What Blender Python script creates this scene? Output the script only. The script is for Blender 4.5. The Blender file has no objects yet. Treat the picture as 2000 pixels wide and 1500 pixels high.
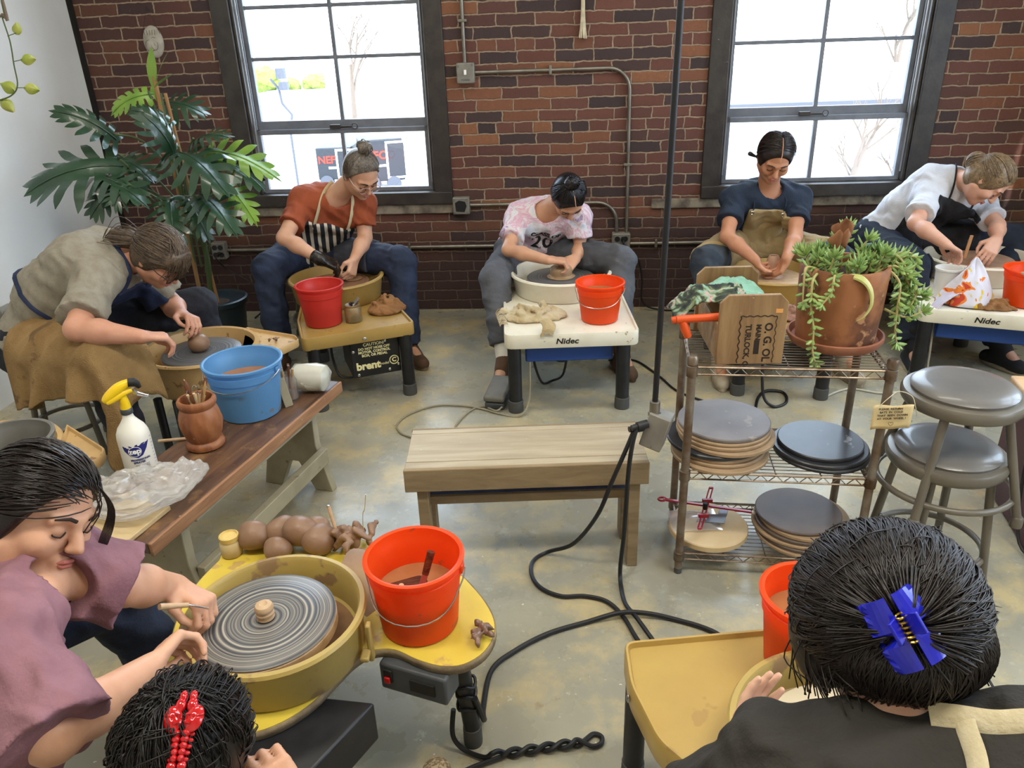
import bpy, math, random
import numpy as np
from mathutils import Vector, Matrix, Quaternion
random.seed(7); np.random.seed(7)
SC = bpy.context.scene; COL = SC.collection; PI = math.pi
def V(*a): return Vector(a)

# ---------------------------------------------------------------- camera, light, exposure
_th, _ro = math.radians(24.8), math.radians(2.05)
_F = V(0, math.cos(_th), -math.sin(_th)); _U0 = V(0, math.sin(_th), math.cos(_th)); _R0 = V(1, 0, 0)
_R = _R0*math.cos(_ro) - _U0*math.sin(_ro); _U = _U0*math.cos(_ro) + _R0*math.sin(_ro)
cam = bpy.data.objects.new('camera', bpy.data.cameras.new('camera')); COL.objects.link(cam)
cam.data.lens = 27.0; cam.data.sensor_width = 36.0; cam.data.clip_start = .02; cam.data.clip_end = 300
cam.matrix_world = Matrix(((_R.x, _U.x, -_F.x, 0), (_R.y, _U.y, -_F.y, 0), (_R.z, _U.z, -_F.z, 1.61), (0, 0, 0, 1)))
SC.camera = cam
SC.view_settings.view_transform = 'Standard'; SC.view_settings.look = 'None'
SC.view_settings.exposure = -0.06; SC.view_settings.gamma = 1.0; SC.view_settings.use_curve_mapping = False
w = bpy.data.worlds.new('sky'); SC.world = w; w.use_nodes = True
bg = w.node_tree.nodes['Background']; bg.inputs[0].default_value = (.66, .82, 1.0, 1); bg.inputs[1].default_value = 11.0
def area(name, loc, sx, sy, power, col, rot=(0, 0, 0)):
    L = bpy.data.lights.new(name, 'AREA'); L.shape = 'RECTANGLE'; L.size = sx; L.size_y = sy; L.energy = power; L.color = col
    o = bpy.data.objects.new(name, L); COL.objects.link(o); o.location = loc; o.rotation_euler = rot; return o
LAMPS = [(-1.0, 2.9), (1.2, 2.8), (-.9, .9), (1.3, .8)]
for i, (x, y) in enumerate(LAMPS):
    area('ceiling_lamp_light', (x, y, 3.20), 1.25, .28, 19 if i < 2 else 47, (1.0, .94, .82))
sun = bpy.data.objects.new('sun', bpy.data.lights.new('sun', 'SUN')); COL.objects.link(sun)
sun.data.energy = 5; sun.data.angle = .01; sun.rotation_euler = (math.radians(48), math.radians(12), 0)   # outside daylight, from behind the building

# ---------------------------------------------------------------- helpers
def lin(h):
    if isinstance(h, str):
        h = h.lstrip('#'); c = [int(h[i:i+2], 16)/255 for i in (0, 2, 4)]
    else: c = h
    return tuple((x/12.92 if x <= .04045 else ((x+.055)/1.055)**2.4) for x in c) + (1,)
class NT:
    def __init__(s, m): s.t = m.node_tree; s.n = s.t.nodes; s.b = s.n['Principled BSDF']
    def new(s, ty, **k):
        n = s.n.new(ty)
        for a, v in k.items(): setattr(n, a, v)
        return n
    def ln(s, a, b): s.t.links.new(a, b)
    def math(s, op, a, b=None, c=None):
        n = s.new('ShaderNodeMath', operation=op)
        for i, x in enumerate((a, b, c)):
            if x is None: continue
            if isinstance(x, (int, float)): n.inputs[i].default_value = x
            else: s.ln(x, n.inputs[i])
        return n.outputs[0]
    def noise(s, sc, det=3, vec=None, rough=.55, dist=0):
        n = s.new('ShaderNodeTexNoise'); n.inputs['Scale'].default_value = sc; n.inputs['Detail'].default_value = det
        n.inputs['Roughness'].default_value = rough; n.inputs['Distortion'].default_value = dist
        s.ln(vec if vec is not None else s.co(), n.inputs['Vector']); return n.outputs['Fac']
    def co(s):
        if not hasattr(s, '_co'): s._co = s.new('ShaderNodeTexCoord').outputs['Object']
        return s._co
    def ramp(s, f, stops, interp='LINEAR'):
        n = s.new('ShaderNodeValToRGB'); n.color_ramp.interpolation = interp; e = n.color_ramp.elements
        while len(e) < len(stops): e.new(.5)
        for el, (p, c) in zip(e, stops): el.position = p; el.color = c if len(c) == 4 else lin(c)
        s.ln(f, n.inputs[0]); return n.outputs[0]
    def mix(s, f, a, b, ty='MIX'):
        n = s.new('ShaderNodeMix', data_type='RGBA', blend_type=ty)
        for i, x in ((0, f), (6, a), (7, b)):
            if isinstance(x, (int, float, tuple)): n.inputs[i].default_value = x
            else: s.ln(x, n.inputs[i])
        return n.outputs[2]
    def bump(s, h, st, d=.01):
        n = s.new('ShaderNodeBump'); n.inputs['Strength'].default_value = st; n.inputs['Distance'].default_value = d
        s.ln(h, n.inputs['Height']); s.ln(n.outputs[0], s.b.inputs['Normal'])
W_ = (1, 1, 1, 1); K_ = (0, 0, 0, 1)
def M(name, c1, rough=.5, c2=None, sc=8, lo=.4, hi=.65, bump=0, bsc=60, metal=0, trans=0, spots=None, ssc=30, sth=.68, coat=0, sss=0, spec=.5, alpha=1, stretch=None, ior=1.45):
    m = bpy.data.materials.new(name); m.use_nodes = True; t = NT(m); b = t.b
    vec = t.co()
    if stretch:
        mp = t.new('ShaderNodeMapping'); mp.inputs['Scale'].default_value = stretch; t.ln(vec, mp.inputs[0]); vec = mp.outputs[0]
    c1 = lin(c1); b.inputs['Base Color'].default_value = c1; b.inputs['Roughness'].default_value = rough
    b.inputs['Metallic'].default_value = metal; b.inputs['Transmission Weight'].default_value = trans; b.inputs['IOR'].default_value = ior
    b.inputs['Coat Weight'].default_value = coat; b.inputs['Specular IOR Level'].default_value = spec; b.inputs['Alpha'].default_value = alpha
    if sss: b.inputs['Subsurface Weight'].default_value = sss; b.inputs['Subsurface Radius'].default_value = (.012, .005, .003); b.inputs['Subsurface Scale'].default_value = 1.0
    col = None
    if c2 is not None: col = t.ramp(t.noise(sc, 5, vec), [(lo, c1), (hi, lin(c2))])
    if spots is not None:
        f = t.ramp(t.noise(ssc, 4), [(sth, K_), (sth+.04, W_)]); col = t.mix(f, col if col is not None else c1, lin(spots))
    if col is not None: t.ln(col, b.inputs['Base Color'])
    if bump: t.bump(t.noise(bsc, 4, vec), bump)
    m['nt'] = 1; return m

class MB:
    def __init__(s): s.v = []; s.f = []
    def add(s, v, f):
        o = len(s.v); s.v += [tuple(p) for p in v]; s.f += [tuple(o+i for i in q) for q in f]; return s
    def box(s, c, d, R=None, tp=1.0):
        hx, hy, hz = d[0]/2, d[1]/2, d[2]/2; c = Vector(c)
        vs = [V(x*hx*(tp if z > 0 else 1), y*hy*(tp if z > 0 else 1), z*hz) for z in (-1, 1) for y in (-1, 1) for x in (-1, 1)]
        if R is not None: vs = [R @ p for p in vs]
        return s.add([p+c for p in vs], [(0, 2, 3, 1), (4, 5, 7, 6), (0, 1, 5, 4), (2, 6, 7, 3), (0, 4, 6, 2), (1, 3, 7, 5)])
    def beam(s, a, b, wd, ht, up=(0, 0, 1)):
        a = Vector(a); b = Vector(b); z = (b-a).normalized(); x = Vector(up).cross(z)
        if x.length < 1e-4: x = V(1, 0, 0).cross(z)
        x.normalize(); y = z.cross(x); R = Matrix((x, y, z)).transposed()
        return s.box((a+b)/2, (wd, ht, (b-a).length), R)
    def tube(s, pts, r, n=8, caps=True, flat=1.0):
        pts = [Vector(p) for p in pts]; m = len(pts); rs = r if isinstance(r, (list, tuple)) else [r]*m
        t0 = (pts[1]-pts[0]).normalized(); nrm = t0.orthogonal().normalized(); o = len(s.v)
        for i, p in enumerate(pts):
            t = (pts[min(i+1, m-1)]-pts[max(i-1, 0)])
            t = t.normalized() if t.length > 1e-9 else t0
            nrm = nrm - t*nrm.dot(t)
            nrm = nrm.normalized() if nrm.length > 1e-6 else t.orthogonal().normalized()
            bn = t.cross(nrm)
            for k in range(n):
                a = 2*PI*k/n; s.v.append(tuple(p + nrm*(math.cos(a)*rs[i]) + bn*(math.sin(a)*rs[i]*flat)))
        for i in range(m-1):
            for k in range(n):
                k2 = (k+1) % n; s.f.append((o+i*n+k, o+i*n+k2, o+(i+1)*n+k2, o+(i+1)*n+k))
        if caps: s.f.append(tuple(o+k for k in reversed(range(n)))); s.f.append(tuple(o+(m-1)*n+k for k in range(n)))
        return s
    def cyl(s, a, b, r, r2=None, n=20): return s.tube([a, b], [r, r if r2 is None else r2], n)
    def lathe(s, prof, n=40, c=(0, 0, 0), R=None, wob=None):
        o = len(s.v); c = Vector(c); m = len(prof)
        for i, (r, z) in enumerate(prof):
            for k in range(n):
                a = 2*PI*k/n; rr = r*(wob(a, i) if wob else 1); p = V(rr*math.cos(a), rr*math.sin(a), z)
                s.v.append(tuple((R @ p if R is not None else p)+c))
        for i in range(m-1):
            for k in range(n):
                k2 = (k+1) % n; s.f.append((o+i*n+k, o+i*n+k2, o+(i+1)*n+k2, o+(i+1)*n+k))
        if prof[0][0] > 1e-5: s.f.append(tuple(o+k for k in reversed(range(n))))
        if prof[-1][0] > 1e-5: s.f.append(tuple(o+(m-1)*n+k for k in range(n)))
        return s
    def prism(s, out, z0, z1, R=None, c=(0, 0, 0)):
        n = len(out); c = Vector(c); vs = [V(x, y, z) for z in (z0, z1) for x, y in out]
        if R is not None: vs = [R @ p for p in vs]
        return s.add([p+c for p in vs], [tuple(reversed(range(n))), tuple(range(n, 2*n))] + [(i, (i+1) % n, n+(i+1) % n, n+i) for i in range(n)])
    def grid(s, P, closeu=False):
        nu, nv = len(P), len(P[0]); o = len(s.v)
        for row in P: s.v += [tuple(p) for p in row]
        for i in range(nu-1):
            for j in range(nv-1): s.f.append((o+i*nv+j, o+i*nv+j+1, o+(i+1)*nv+j+1, o+(i+1)*nv+j))
        return s
    def ball(s, c, r, n=16, m=10, R=None):
        r = r if isinstance(r, (tuple, list)) else (r, r, r); c = Vector(c); P = []
        o = len(s.v)
        for i in range(m+1):
            t = PI*i/m
            for k in range(n):
                a = 2*PI*k/n; p = V(r[0]*math.sin(t)*math.cos(a), r[1]*math.sin(t)*math.sin(a), -r[2]*math.cos(t))
                s.v.append(tuple((R @ p if R is not None else p)+c))
        for i in range(m):
            for k in range(n):
                k2 = (k+1) % n; s.f.append((o+i*n+k, o+i*n+k2, o+(i+1)*n+k2, o+(i+1)*n+k))
        return s
def wobv(v, amp, fr, seed=0):
    v = np.asarray(v, float); o = np.zeros_like(v)
    for k in range(3):
        o[:, k] = np.sin(v[:, (k+1) % 3]*fr+seed+k)*np.cos(v[:, (k+2) % 3]*fr*1.3+seed*2.1) + .5*np.sin(v[:, k]*fr*2.3+seed*1.7+v[:, (k+1) % 3]*fr)
    return v + o*amp
def obj(name, mb, mat, parent=None, bev=0, seg=2, sub=0, ang=40, flat=False, world=False, loc=None, solid=0, kind=None, label=None):
    me = bpy.data.meshes.new(name)
    if isinstance(mb, MB): me.from_pydata(mb.v, [], mb.f)
    else: me.from_pydata(mb[0], [], mb[1])
    me.update()
    if not flat:
        me.polygons.foreach_set('use_smooth', [True]*len(me.polygons))
        if ang < 180: me.set_sharp_from_angle(angle=math.radians(ang))
    if mat is not None: me.materials.append(mat)
    o = bpy.data.objects.new(name, me); COL.objects.link(o)
    if parent is not None:
        o.parent = parent
        if world: o.matrix_parent_inverse = mw(parent).inverted()
    if loc is not None: o.location = loc
    if solid: md = o.modifiers.new('s', 'SOLIDIFY'); md.thickness = solid; md.offset = 0
    if bev: md = o.modifiers.new('b', 'BEVEL'); md.width = bev; md.segments = seg; md.limit_method = 'ANGLE'; md.angle_limit = math.radians(35); md.harden_normals = False
    if sub: md = o.modifiers.new('d', 'SUBSURF'); md.levels = sub; md.render_levels = sub
    if kind: o['kind'] = kind
    if label: o['label'] = label
    return o
def mw(o):
    m = Matrix.LocRotScale(o.location, o.rotation_euler, o.scale)
    return mw(o.parent) @ o.matrix_parent_inverse @ m if o.parent else m
def tag(o, label, cat, group=None):
    o['label'] = label; o['category'] = cat
    if group: o['group'] = group
    return o
def thing(name, label, cat, loc=(0, 0, 0), rz=0, group=None):
    o = bpy.data.objects.new(name, None); COL.objects.link(o); o.location = loc; o.rotation_euler = (0, 0, rz); o.empty_display_size = .05
    return tag(o, label, cat, group)
def dup(root, loc, rz, label, group=None):
    def cp(o, p):
        c = o.copy(); COL.objects.link(c)
        if p is not None: c.parent = p
        for ch in o.children: cp(ch, c)
        return c
    r = cp(root, None); r.location = loc; r.rotation_euler = (0, 0, rz); r['label'] = label
    if group: r['group'] = group
    return r
def text(name, s, size, mat, parent, loc, rot, depth=.0006, align='CENTER', shear=0, world=False, sx=1.0, bold=0.0):
    cu = bpy.data.curves.new(name, 'FONT'); cu.body = s; cu.size = size; cu.extrude = depth; cu.align_x = align; cu.align_y = 'CENTER'; cu.shear = shear; cu.offset = bold; cu.resolution_u = 3
    t = bpy.data.objects.new('tmp', cu); COL.objects.link(t)
    dg = bpy.context.evaluated_depsgraph_get(); me = bpy.data.meshes.new_from_object(t.evaluated_get(dg)); bpy.data.objects.remove(t)
    me.materials.clear(); me.materials.append(mat); me.name = name
    o = bpy.data.objects.new(name, me); COL.objects.link(o)
    if parent is not None:
        o.parent = parent
        if world: o.matrix_parent_inverse = mw(parent).inverted()
    o.location = loc
    if isinstance(rot, Matrix): o.rotation_mode = 'QUATERNION'; o.rotation_quaternion = rot.to_quaternion()
    else: o.rotation_euler = rot
    o.scale = (sx, 1, 1); return o
def face_rot(normal, up=(0, 0, 1)):
    z = Vector(normal).normalized(); y = Vector(up); y = (y - z*y.dot(z)).normalized(); x = y.cross(z); return Matrix((x, y, z)).transposed()
def spline(pts, n=8):
    P = [Vector(p) for p in pts]; out = []
    for i in range(len(P)-1):
        p0 = P[max(i-1, 0)]; p1 = P[i]; p2 = P[i+1]; p3 = P[min(i+2, len(P)-1)]
        for k in range(n):
            t = k/n; out.append(.5*((2*p1)+(p2-p0)*t+(2*p0-5*p1+4*p2-p3)*t*t+(3*p1-p0-3*p2+p3)*t*t*t))
    out.append(P[-1]); return out
def cable(name, pts, r, mat, label=None, cat='cord', parent=None, n=8, sm=8):
    o = obj(name, MB().tube(spline(pts, sm), r, n), mat, parent)
    if label: tag(o, label, cat)
    return o

# ---- signed distance field blobs: one continuous surface from many tapered limbs
class SDF:
    def __init__(s, lo, hi, vox):
        s.lo = np.array(lo, float); s.vx = vox; s.n = np.maximum(np.ceil((np.array(hi, float)-s.lo)/vox).astype(int)+1, 4)
        s.d = np.full(tuple(s.n), .1, np.float32)
    def _win(s, lo, hi):
        a = np.clip(np.floor((lo-s.lo)/s.vx).astype(int), 0, s.n-1); b = np.clip(np.ceil((hi-s.lo)/s.vx).astype(int)+1, 1, s.n)
        if np.any(b <= a): return None
        ax = [(np.arange(a[i], b[i])*s.vx+s.lo[i]).astype(np.float32) for i in range(3)]
        X = ax[0][:, None, None]; Y = ax[1][None, :, None]; Z = ax[2][None, None, :]
        return (slice(a[0], b[0]), slice(a[1], b[1]), slice(a[2], b[2])), X, Y, Z
    def _join(s, w, d, k, sub=False):
        o = s.d[w]
        if sub: d = -d; s.d[w] = np.maximum(o, d) + (np.maximum(k-np.abs(o-d), 0)**2/(4*k) if k else 0)
        else: s.d[w] = np.minimum(o, d) - (np.maximum(k-np.abs(o-d), 0)**2/(4*k) if k else 0)
    def cap(s, a, b, ra, rb=None, k=.02, sub=False):
        rb = ra if rb is None else rb; a = np.array(a, float); b = np.array(b, float); m = max(ra, rb)+k+.02
        w = s._win(np.minimum(a, b)-m, np.maximum(a, b)+m)
        if w is None: return s
        w, X, Y, Z = w; ab = b-a; L = max(ab@ab, 1e-9)
        t = np.clip(((X-a[0])*ab[0]+(Y-a[1])*ab[1]+(Z-a[2])*ab[2])/L, 0, 1)
        d = np.sqrt((X-a[0]-ab[0]*t)**2+(Y-a[1]-ab[1]*t)**2+(Z-a[2]-ab[2]*t)**2)-(ra+(rb-ra)*t)
        s._join(w, d.astype(np.float32), k, sub); return s
    def ell(s, c, r, R=None, k=.02, sub=False):
        c = np.array(c, float); r = np.array(r if hasattr(r, '__len__') else (r, r, r), float); m = r.max()+k+.02
        w = s._win(c-m, c+m)
        if w is None: return s
        w, X, Y, Z = w; R = np.eye(3) if R is None else np.array(R, float)
        x, y, z = X-c[0], Y-c[1], Z-c[2]
        q = [(R[0, i]*x+R[1, i]*y+R[2, i]*z) for i in range(3)]
        k0 = np.sqrt((q[0]/r[0])**2+(q[1]/r[1])**2+(q[2]/r[2])**2); k1 = np.sqrt((q[0]/r[0]**2)**2+(q[1]/r[1]**2)**2+(q[2]/r[2]**2)**2)
        s._join(w, (k0*(k0-1)/np.maximum(k1, 1e-6)).astype(np.float32), k, sub); return s
    def chain(s, P, R, k=.02):
        for i in range(len(P)-1): s.cap(P[i], P[i+1], R[i], R[i+1], k)
        return s
    def sleeve(s, a, b, ra, rb, k=.02):
        """tapered limb cut flat at b"""
        a = np.array(a, float); b = np.array(b, float); m = max(ra, rb)+k+.02
        w, X, Y, Z = s._win(np.minimum(a, b)-m, np.maximum(a, b)+m); ab = b-a; L2 = ab@ab; L = L2**.5
        tt = ((X-a[0])*ab[0]+(Y-a[1])*ab[1]+(Z-a[2])*ab[2])/L2; t = np.clip(tt, 0, 1)
        d = np.sqrt((X-a[0]-ab[0]*tt.clip(0, 2))**2+(Y-a[1]-ab[1]*tt.clip(0, 2))**2+(Z-a[2]-ab[2]*tt.clip(0, 2))**2)-(ra+(rb-ra)*t)
        d = np.maximum(d, (tt-1)*L); s._join(w, d.astype(np.float32), k); return s
    def plane(s, p, n):
        """keep the side n points away from"""
        n = np.array(n, float); n /= np.linalg.norm(n); p = np.array(p, float)
        _, X, Y, Z = s._win(s.lo-1, s.lo+s.n*s.vx+1)
        s.d = np.maximum(s.d, ((X-p[0])*n[0]+(Y-p[1])*n[1]+(Z-p[2])*n[2]).astype(np.float32)); return s
    def folds(s, amp, fr, dirv=(1, .6, .3), seed=0.):
        _, X, Y, Z = s._win(s.lo-1, s.lo+s.n*s.vx+1); a, b, c = dirv
        q = np.sin((X*b+Y*c+Z*a)*fr*.45+seed)*2.2+np.sin((X*c-Y*a+Z*b)*fr*.8+seed*2)*1.1
        s.d += (amp*(np.sin((X*a+Y*b+Z*c)*fr+q)+.5*np.sin((X*c+Y*a-Z*b)*fr*1.9+q*1.3+seed))).astype(np.float32); return s
    def copy(s):
        c = SDF.__new__(SDF); c.lo = s.lo; c.vx = s.vx; c.n = s.n; c.d = s.d.copy(); return c
    def mesh(s):
        d = s.d; d[0], d[-1] = .05, .05; d[:, 0], d[:, -1] = .05, .05; d[:, :, 0], d[:, :, -1] = .05, .05
        ins = d < 0; n = np.array(d.shape)-1
        cnt = np.zeros(n, np.int8)
        for i in (0, 1):
            for j in (0, 1):
                for k in (0, 1): cnt += ins[i:i+n[0], j:j+n[1], k:k+n[2]]
        I, J, K = np.nonzero((cnt > 0) & (cnt < 8)); nv = len(I)
        idx = np.full(n, -1, np.int32); idx[I, J, K] = np.arange(nv)
        acc = np.zeros((nv, 3), np.float32); num = np.zeros(nv, np.float32)
        for ax in range(3):
            for u in (0, 1):
                for v_ in (0, 1):
                    o = [0, 0, 0]; o[(ax+1) % 3] = u; o[(ax+2) % 3] = v_; e = list(o); e[ax] += 1
                    d0 = d[I+o[0], J+o[1], K+o[2]]; d1 = d[I+e[0], J+e[1], K+e[2]]; m = (d0 < 0) != (d1 < 0)
                    t = np.where(m, d0/np.where(m, d0-d1, 1), 0); p = np.zeros((nv, 3), np.float32)
                    p[:, 0], p[:, 1], p[:, 2] = o; p[:, ax] += t; acc += p*m[:, None]; num += m
        vs = (np.stack([I, J, K], 1)+acc/np.maximum(num, 1)[:, None])*s.vx+s.lo; fs = []
        for ax in range(3):
            sl0 = [slice(None)]*3; sl1 = [slice(None)]*3; sl0[ax] = slice(0, -1); sl1[ax] = slice(1, None)
            a_, b_ = ins[tuple(sl0)], ins[tuple(sl1)]; E = np.nonzero(a_ != b_); fl = a_[E]
            u, v_ = (ax+1) % 3, (ax+2) % 3; E = list(E); ok = (E[u] > 0) & (E[v_] > 0) & (E[u] < n[u]) & (E[v_] < n[v_]); E = [e[ok] for e in E]; fl = fl[ok]
            def at(du, dv): q = [e.copy() for e in E]; q[u] -= du; q[v_] -= dv; return idx[q[0], q[1], q[2]]
            Q = np.stack([at(1, 1), at(0, 1), at(0, 0), at(1, 0)], 1); Q[~fl] = Q[~fl][:, ::-1]; fs.append(Q)
        return vs, np.concatenate(fs)
def sobj(name, S, mat, parent=None, sm=2, world=True, label=None, disp=None):
    vs, fs = S.mesh(); vs = vs.astype(np.float64)
    for _ in range(sm):
        a = np.zeros_like(vs); c = np.zeros(len(vs))
        for i in range(4):
            np.add.at(a, fs[:, i], vs[fs[:, (i+1) % 4]]); np.add.at(a, fs[:, i], vs[fs[:, (i+3) % 4]]); np.add.at(c, fs[:, i], 2)
        vs = vs*.5+.5*a/np.maximum(c, 1)[:, None]
    if disp is not None: vs = disp(vs)
    me = bpy.data.meshes.new(name); nf = len(fs)
    me.vertices.add(len(vs)); me.vertices.foreach_set('co', vs.astype(np.float32).ravel())
    me.loops.add(nf*4); me.loops.foreach_set('vertex_index', fs.astype(np.int32).ravel())
    me.polygons.add(nf); me.polygons.foreach_set('loop_start', np.arange(0, nf*4, 4, dtype=np.int32))
    me.update(calc_edges=True); me.polygons.foreach_set('use_smooth', [True]*nf); me.materials.append(mat)
    o = bpy.data.objects.new(name, me); COL.objects.link(o)
    if parent is not None:
        o.parent = parent
        if world: o.matrix_parent_inverse = mw(parent).inverted()
    if label: o['label'] = label
    return o
# ---------------------------------------------------------------- setting
YAW = math.radians(-4.3); WU = V(math.cos(YAW), math.sin(YAW), 0); WN = V(-math.sin(YAW), math.cos(YAW), 0); WO = V(0, 4.63, 0)
def wp(u, z, d=0): return WO + WU*u + WN*d + V(0, 0, z)      # a point on the brick wall: along, up, into the wall
def brick_mat():
    m = bpy.data.materials.new('old_brick'); m.use_nodes = True; t = NT(m)
    sep = t.new('ShaderNodeSeparateXYZ'); t.ln(t.co(), sep.inputs[0])
    nz = t.new('ShaderNodeTexNoise'); nz.inputs['Scale'].default_value = 22; t.ln(t.co(), nz.inputs['Vector'])
    s2 = t.new('ShaderNodeSeparateColor'); t.ln(nz.outputs['Color'], s2.inputs[0])
    nl = t.new('ShaderNodeTexNoise'); nl.inputs['Scale'].default_value = 1.6; t.ln(t.co(), nl.inputs['Vector'])
    x = t.math('ADD', sep.outputs[0], t.math('MULTIPLY', t.math('SUBTRACT', s2.outputs[0], .5), .022))
    z = t.math('ADD', sep.outputs[2], t.math('ADD', t.math('MULTIPLY', t.math('SUBTRACT', s2.outputs[1], .5), .014), t.math('MULTIPLY', t.math('SUBTRACT', nl.outputs[0], .5), .02)))
    r = t.math('DIVIDE', z, .0625); row = t.math('FLOOR', r); fz = t.math('FRACT', r)
    wn0 = t.new('ShaderNodeTexWhiteNoise', noise_dimensions='1D'); t.ln(row, wn0.inputs['W'])
    hdr = t.math('COMPARE', t.math('MODULO', t.math('ADD', row, 4), 7), 0, .1)
    wd = t.math('SUBTRACT', .212, t.math('MULTIPLY', hdr, .105))
    cx = t.math('DIVIDE', t.math('ADD', x, t.math('ADD', t.math('MULTIPLY', t.math('MODULO', row, 2), .106), t.math('MULTIPLY', wn0.outputs[0], .05))), wd)
    col = t.math('FLOOR', cx); fx = t.math('FRACT', cx)
    cmb = t.new('ShaderNodeCombineXYZ'); t.ln(col, cmb.inputs[0]); t.ln(row, cmb.inputs[1])
    wn = t.new('ShaderNodeTexWhiteNoise', noise_dimensions='2D'); t.ln(cmb.outputs[0], wn.inputs['Vector'])
    ex = t.math('MULTIPLY', t.math('MINIMUM', fx, t.math('SUBTRACT', 1, fx)), wd); ez = t.math('MULTIPLY', t.math('MINIMUM', fz, t.math('SUBTRACT', 1, fz)), .0625)
    e = t.math('MINIMUM', ex, ez)
    n1 = t.noise(60, 4)
    mask = t.math('SUBTRACT', 1, t.math('SMOOTH_MIN', 1, t.math('MULTIPLY', t.math('MAXIMUM', t.math('SUBTRACT', e, t.math('MULTIPLY', n1, .0062)), 0), 420), .1))
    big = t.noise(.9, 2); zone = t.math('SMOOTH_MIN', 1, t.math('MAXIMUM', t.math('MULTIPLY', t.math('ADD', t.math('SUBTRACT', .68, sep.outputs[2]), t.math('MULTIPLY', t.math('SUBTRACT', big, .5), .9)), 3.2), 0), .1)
    brick = t.ramp(wn.outputs['Value'], [(0, '#322b2d'), (.12, '#3a2f30'), (.24, '#4f3530'), (.40, '#663d32'), (.56, '#704437'), (.72, '#5a3a33'), (.86, '#805038'), (1, '#93603f')])
    brick = t.mix(t.math('MULTIPLY', t.noise(45, 5), .55), brick, lin('#4b332d'))
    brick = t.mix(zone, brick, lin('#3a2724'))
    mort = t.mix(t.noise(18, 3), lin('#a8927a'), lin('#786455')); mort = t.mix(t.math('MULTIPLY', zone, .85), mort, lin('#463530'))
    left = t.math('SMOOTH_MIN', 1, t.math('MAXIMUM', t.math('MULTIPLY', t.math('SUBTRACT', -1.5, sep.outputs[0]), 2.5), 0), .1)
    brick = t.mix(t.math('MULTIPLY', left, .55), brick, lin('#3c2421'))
    c = t.mix(mask, brick, mort)
    sp = t.ramp(t.noise(75, 2), [(.735, K_), (.76, W_)]); c = t.mix(t.math('MULTIPLY', sp, .6), c, lin('#b9a58c'))
    t.ln(c, t.b.inputs['Base Color']); t.b.inputs['Roughness'].default_value = .85
    t.bump(t.math('ADD', t.math('MULTIPLY', mask, -1.0), t.math('MULTIPLY', t.noise(90, 4), .35)), .9, .006)
    return m
def floor_mat():
    m = bpy.data.materials.new('worn_painted_concrete'); m.use_nodes = True; t = NT(m)
    c = t.ramp(t.noise(1.3, 5), [(.35, '#8a887b'), (.65, '#a39e8a')])
    c = t.mix(t.ramp(t.noise(3.1, 6, rough=.7), [(.48, K_), (.64, W_)]), c, lin('#b8a87f'))
    c = t.mix(t.ramp(t.noise(7, 6, rough=.75), [(.6, K_), (.66, (.7, .7, .7, 1))]), c, lin('#b6b3a2'))
    c = t.mix(t.ramp(t.noise(21, 5, rough=.7), [(.66, K_), (.7, W_)]), c, lin('#c4bda3'))
    c = t.mix(t.ramp(t.noise(70, 2), [(.715, K_), (.74, W_)]), c, lin('#cfccc0'))
    c = t.mix(t.ramp(t.noise(5.3, 6, rough=.72), [(.63, K_), (.7, (.8, .8, .8, 1))]), c, lin('#857459'))
    t.ln(c, t.b.inputs['Base Color'])
    rr = t.ramp(t.noise(6, 5), [(.3, (.2, .2, .2, 1)), (.7, (.38, .38, .38, 1))]); t.ln(rr, t.b.inputs['Roughness'])
    t.bump(t.noise(30, 6), .15, .004); return m
m_brick = brick_mat(); m_floor = floor_mat()
m_white_wall = M('white_wall_paint', '#d9d8d4', .6, '#cfccc4', 1.5, .4, .7, bump=.05, bsc=30)
m_plaster = M('plain_plaster', '#d8d0c2', .8)
m_ceil = M('ceiling_paint', '#dcd8d0', .8)
m_casing = M('dark_window_paint', '#3b3530', .45, '#2c2725', 12, spots='#8d8577', ssc=60, sth=.72, bump=.1)
m_sash = M('glare_lightened_sash', '#73767d', .4, '#63666d', 10)  # lightened grey: glare from the bright panes is mixed into the sash colour
m_stone = M('stone_sill', '#8c8272', .9, '#5a5147', 14, bump=.5, bsc=40)
m_gap = M('dark_corner_gap', '#17120f', .9)
m_glass = bpy.data.materials.new('window_glass'); m_glass.use_nodes = True
_t = NT(m_glass); _g = _t.new('ShaderNodeBsdfGlossy'); _tr = _t.new('ShaderNodeBsdfTransparent'); _mx = _t.new('ShaderNodeMixShader'); _g.inputs['Roughness'].default_value = .02
_mx.inputs[0].default_value = .06; _t.ln(_tr.outputs[0], _mx.inputs[1]); _t.ln(_g.outputs[0], _mx.inputs[2]); _t.ln(_mx.outputs[0], _t.n['Material Output'].inputs[0])

obj('floor', MB().box((.4, 1.5, -.03), (6.6, 6.8, .06)), m_floor, kind='structure', flat=True)
W1 = (-1.595, -.312, .675, 2.85); W2 = (1.145, 2.402, .675, 2.85)
mb = MB(); TH = .32
def wb(u0, u1, z0, z1): mb.box(((u0+u1)/2, TH/2, (z0+z1)/2), (u1-u0, TH, z1-z0))
wb(-2.46, W1[0], 0, 3.3); wb(W1[1], W2[0], 0, 3.3); wb(W2[1], 3.4, 0, 3.3)
for W in (W1, W2): wb(W[0], W[1], 0, W[2]); wb(W[0], W[1], W[3], 3.3)
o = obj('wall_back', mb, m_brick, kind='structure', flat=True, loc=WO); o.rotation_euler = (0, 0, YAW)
def wallobj(name, mb, mat, **k):
    o = obj(name, mb, mat, loc=WO, **k); o.rotation_euler = (0, 0, YAW); return o
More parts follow.
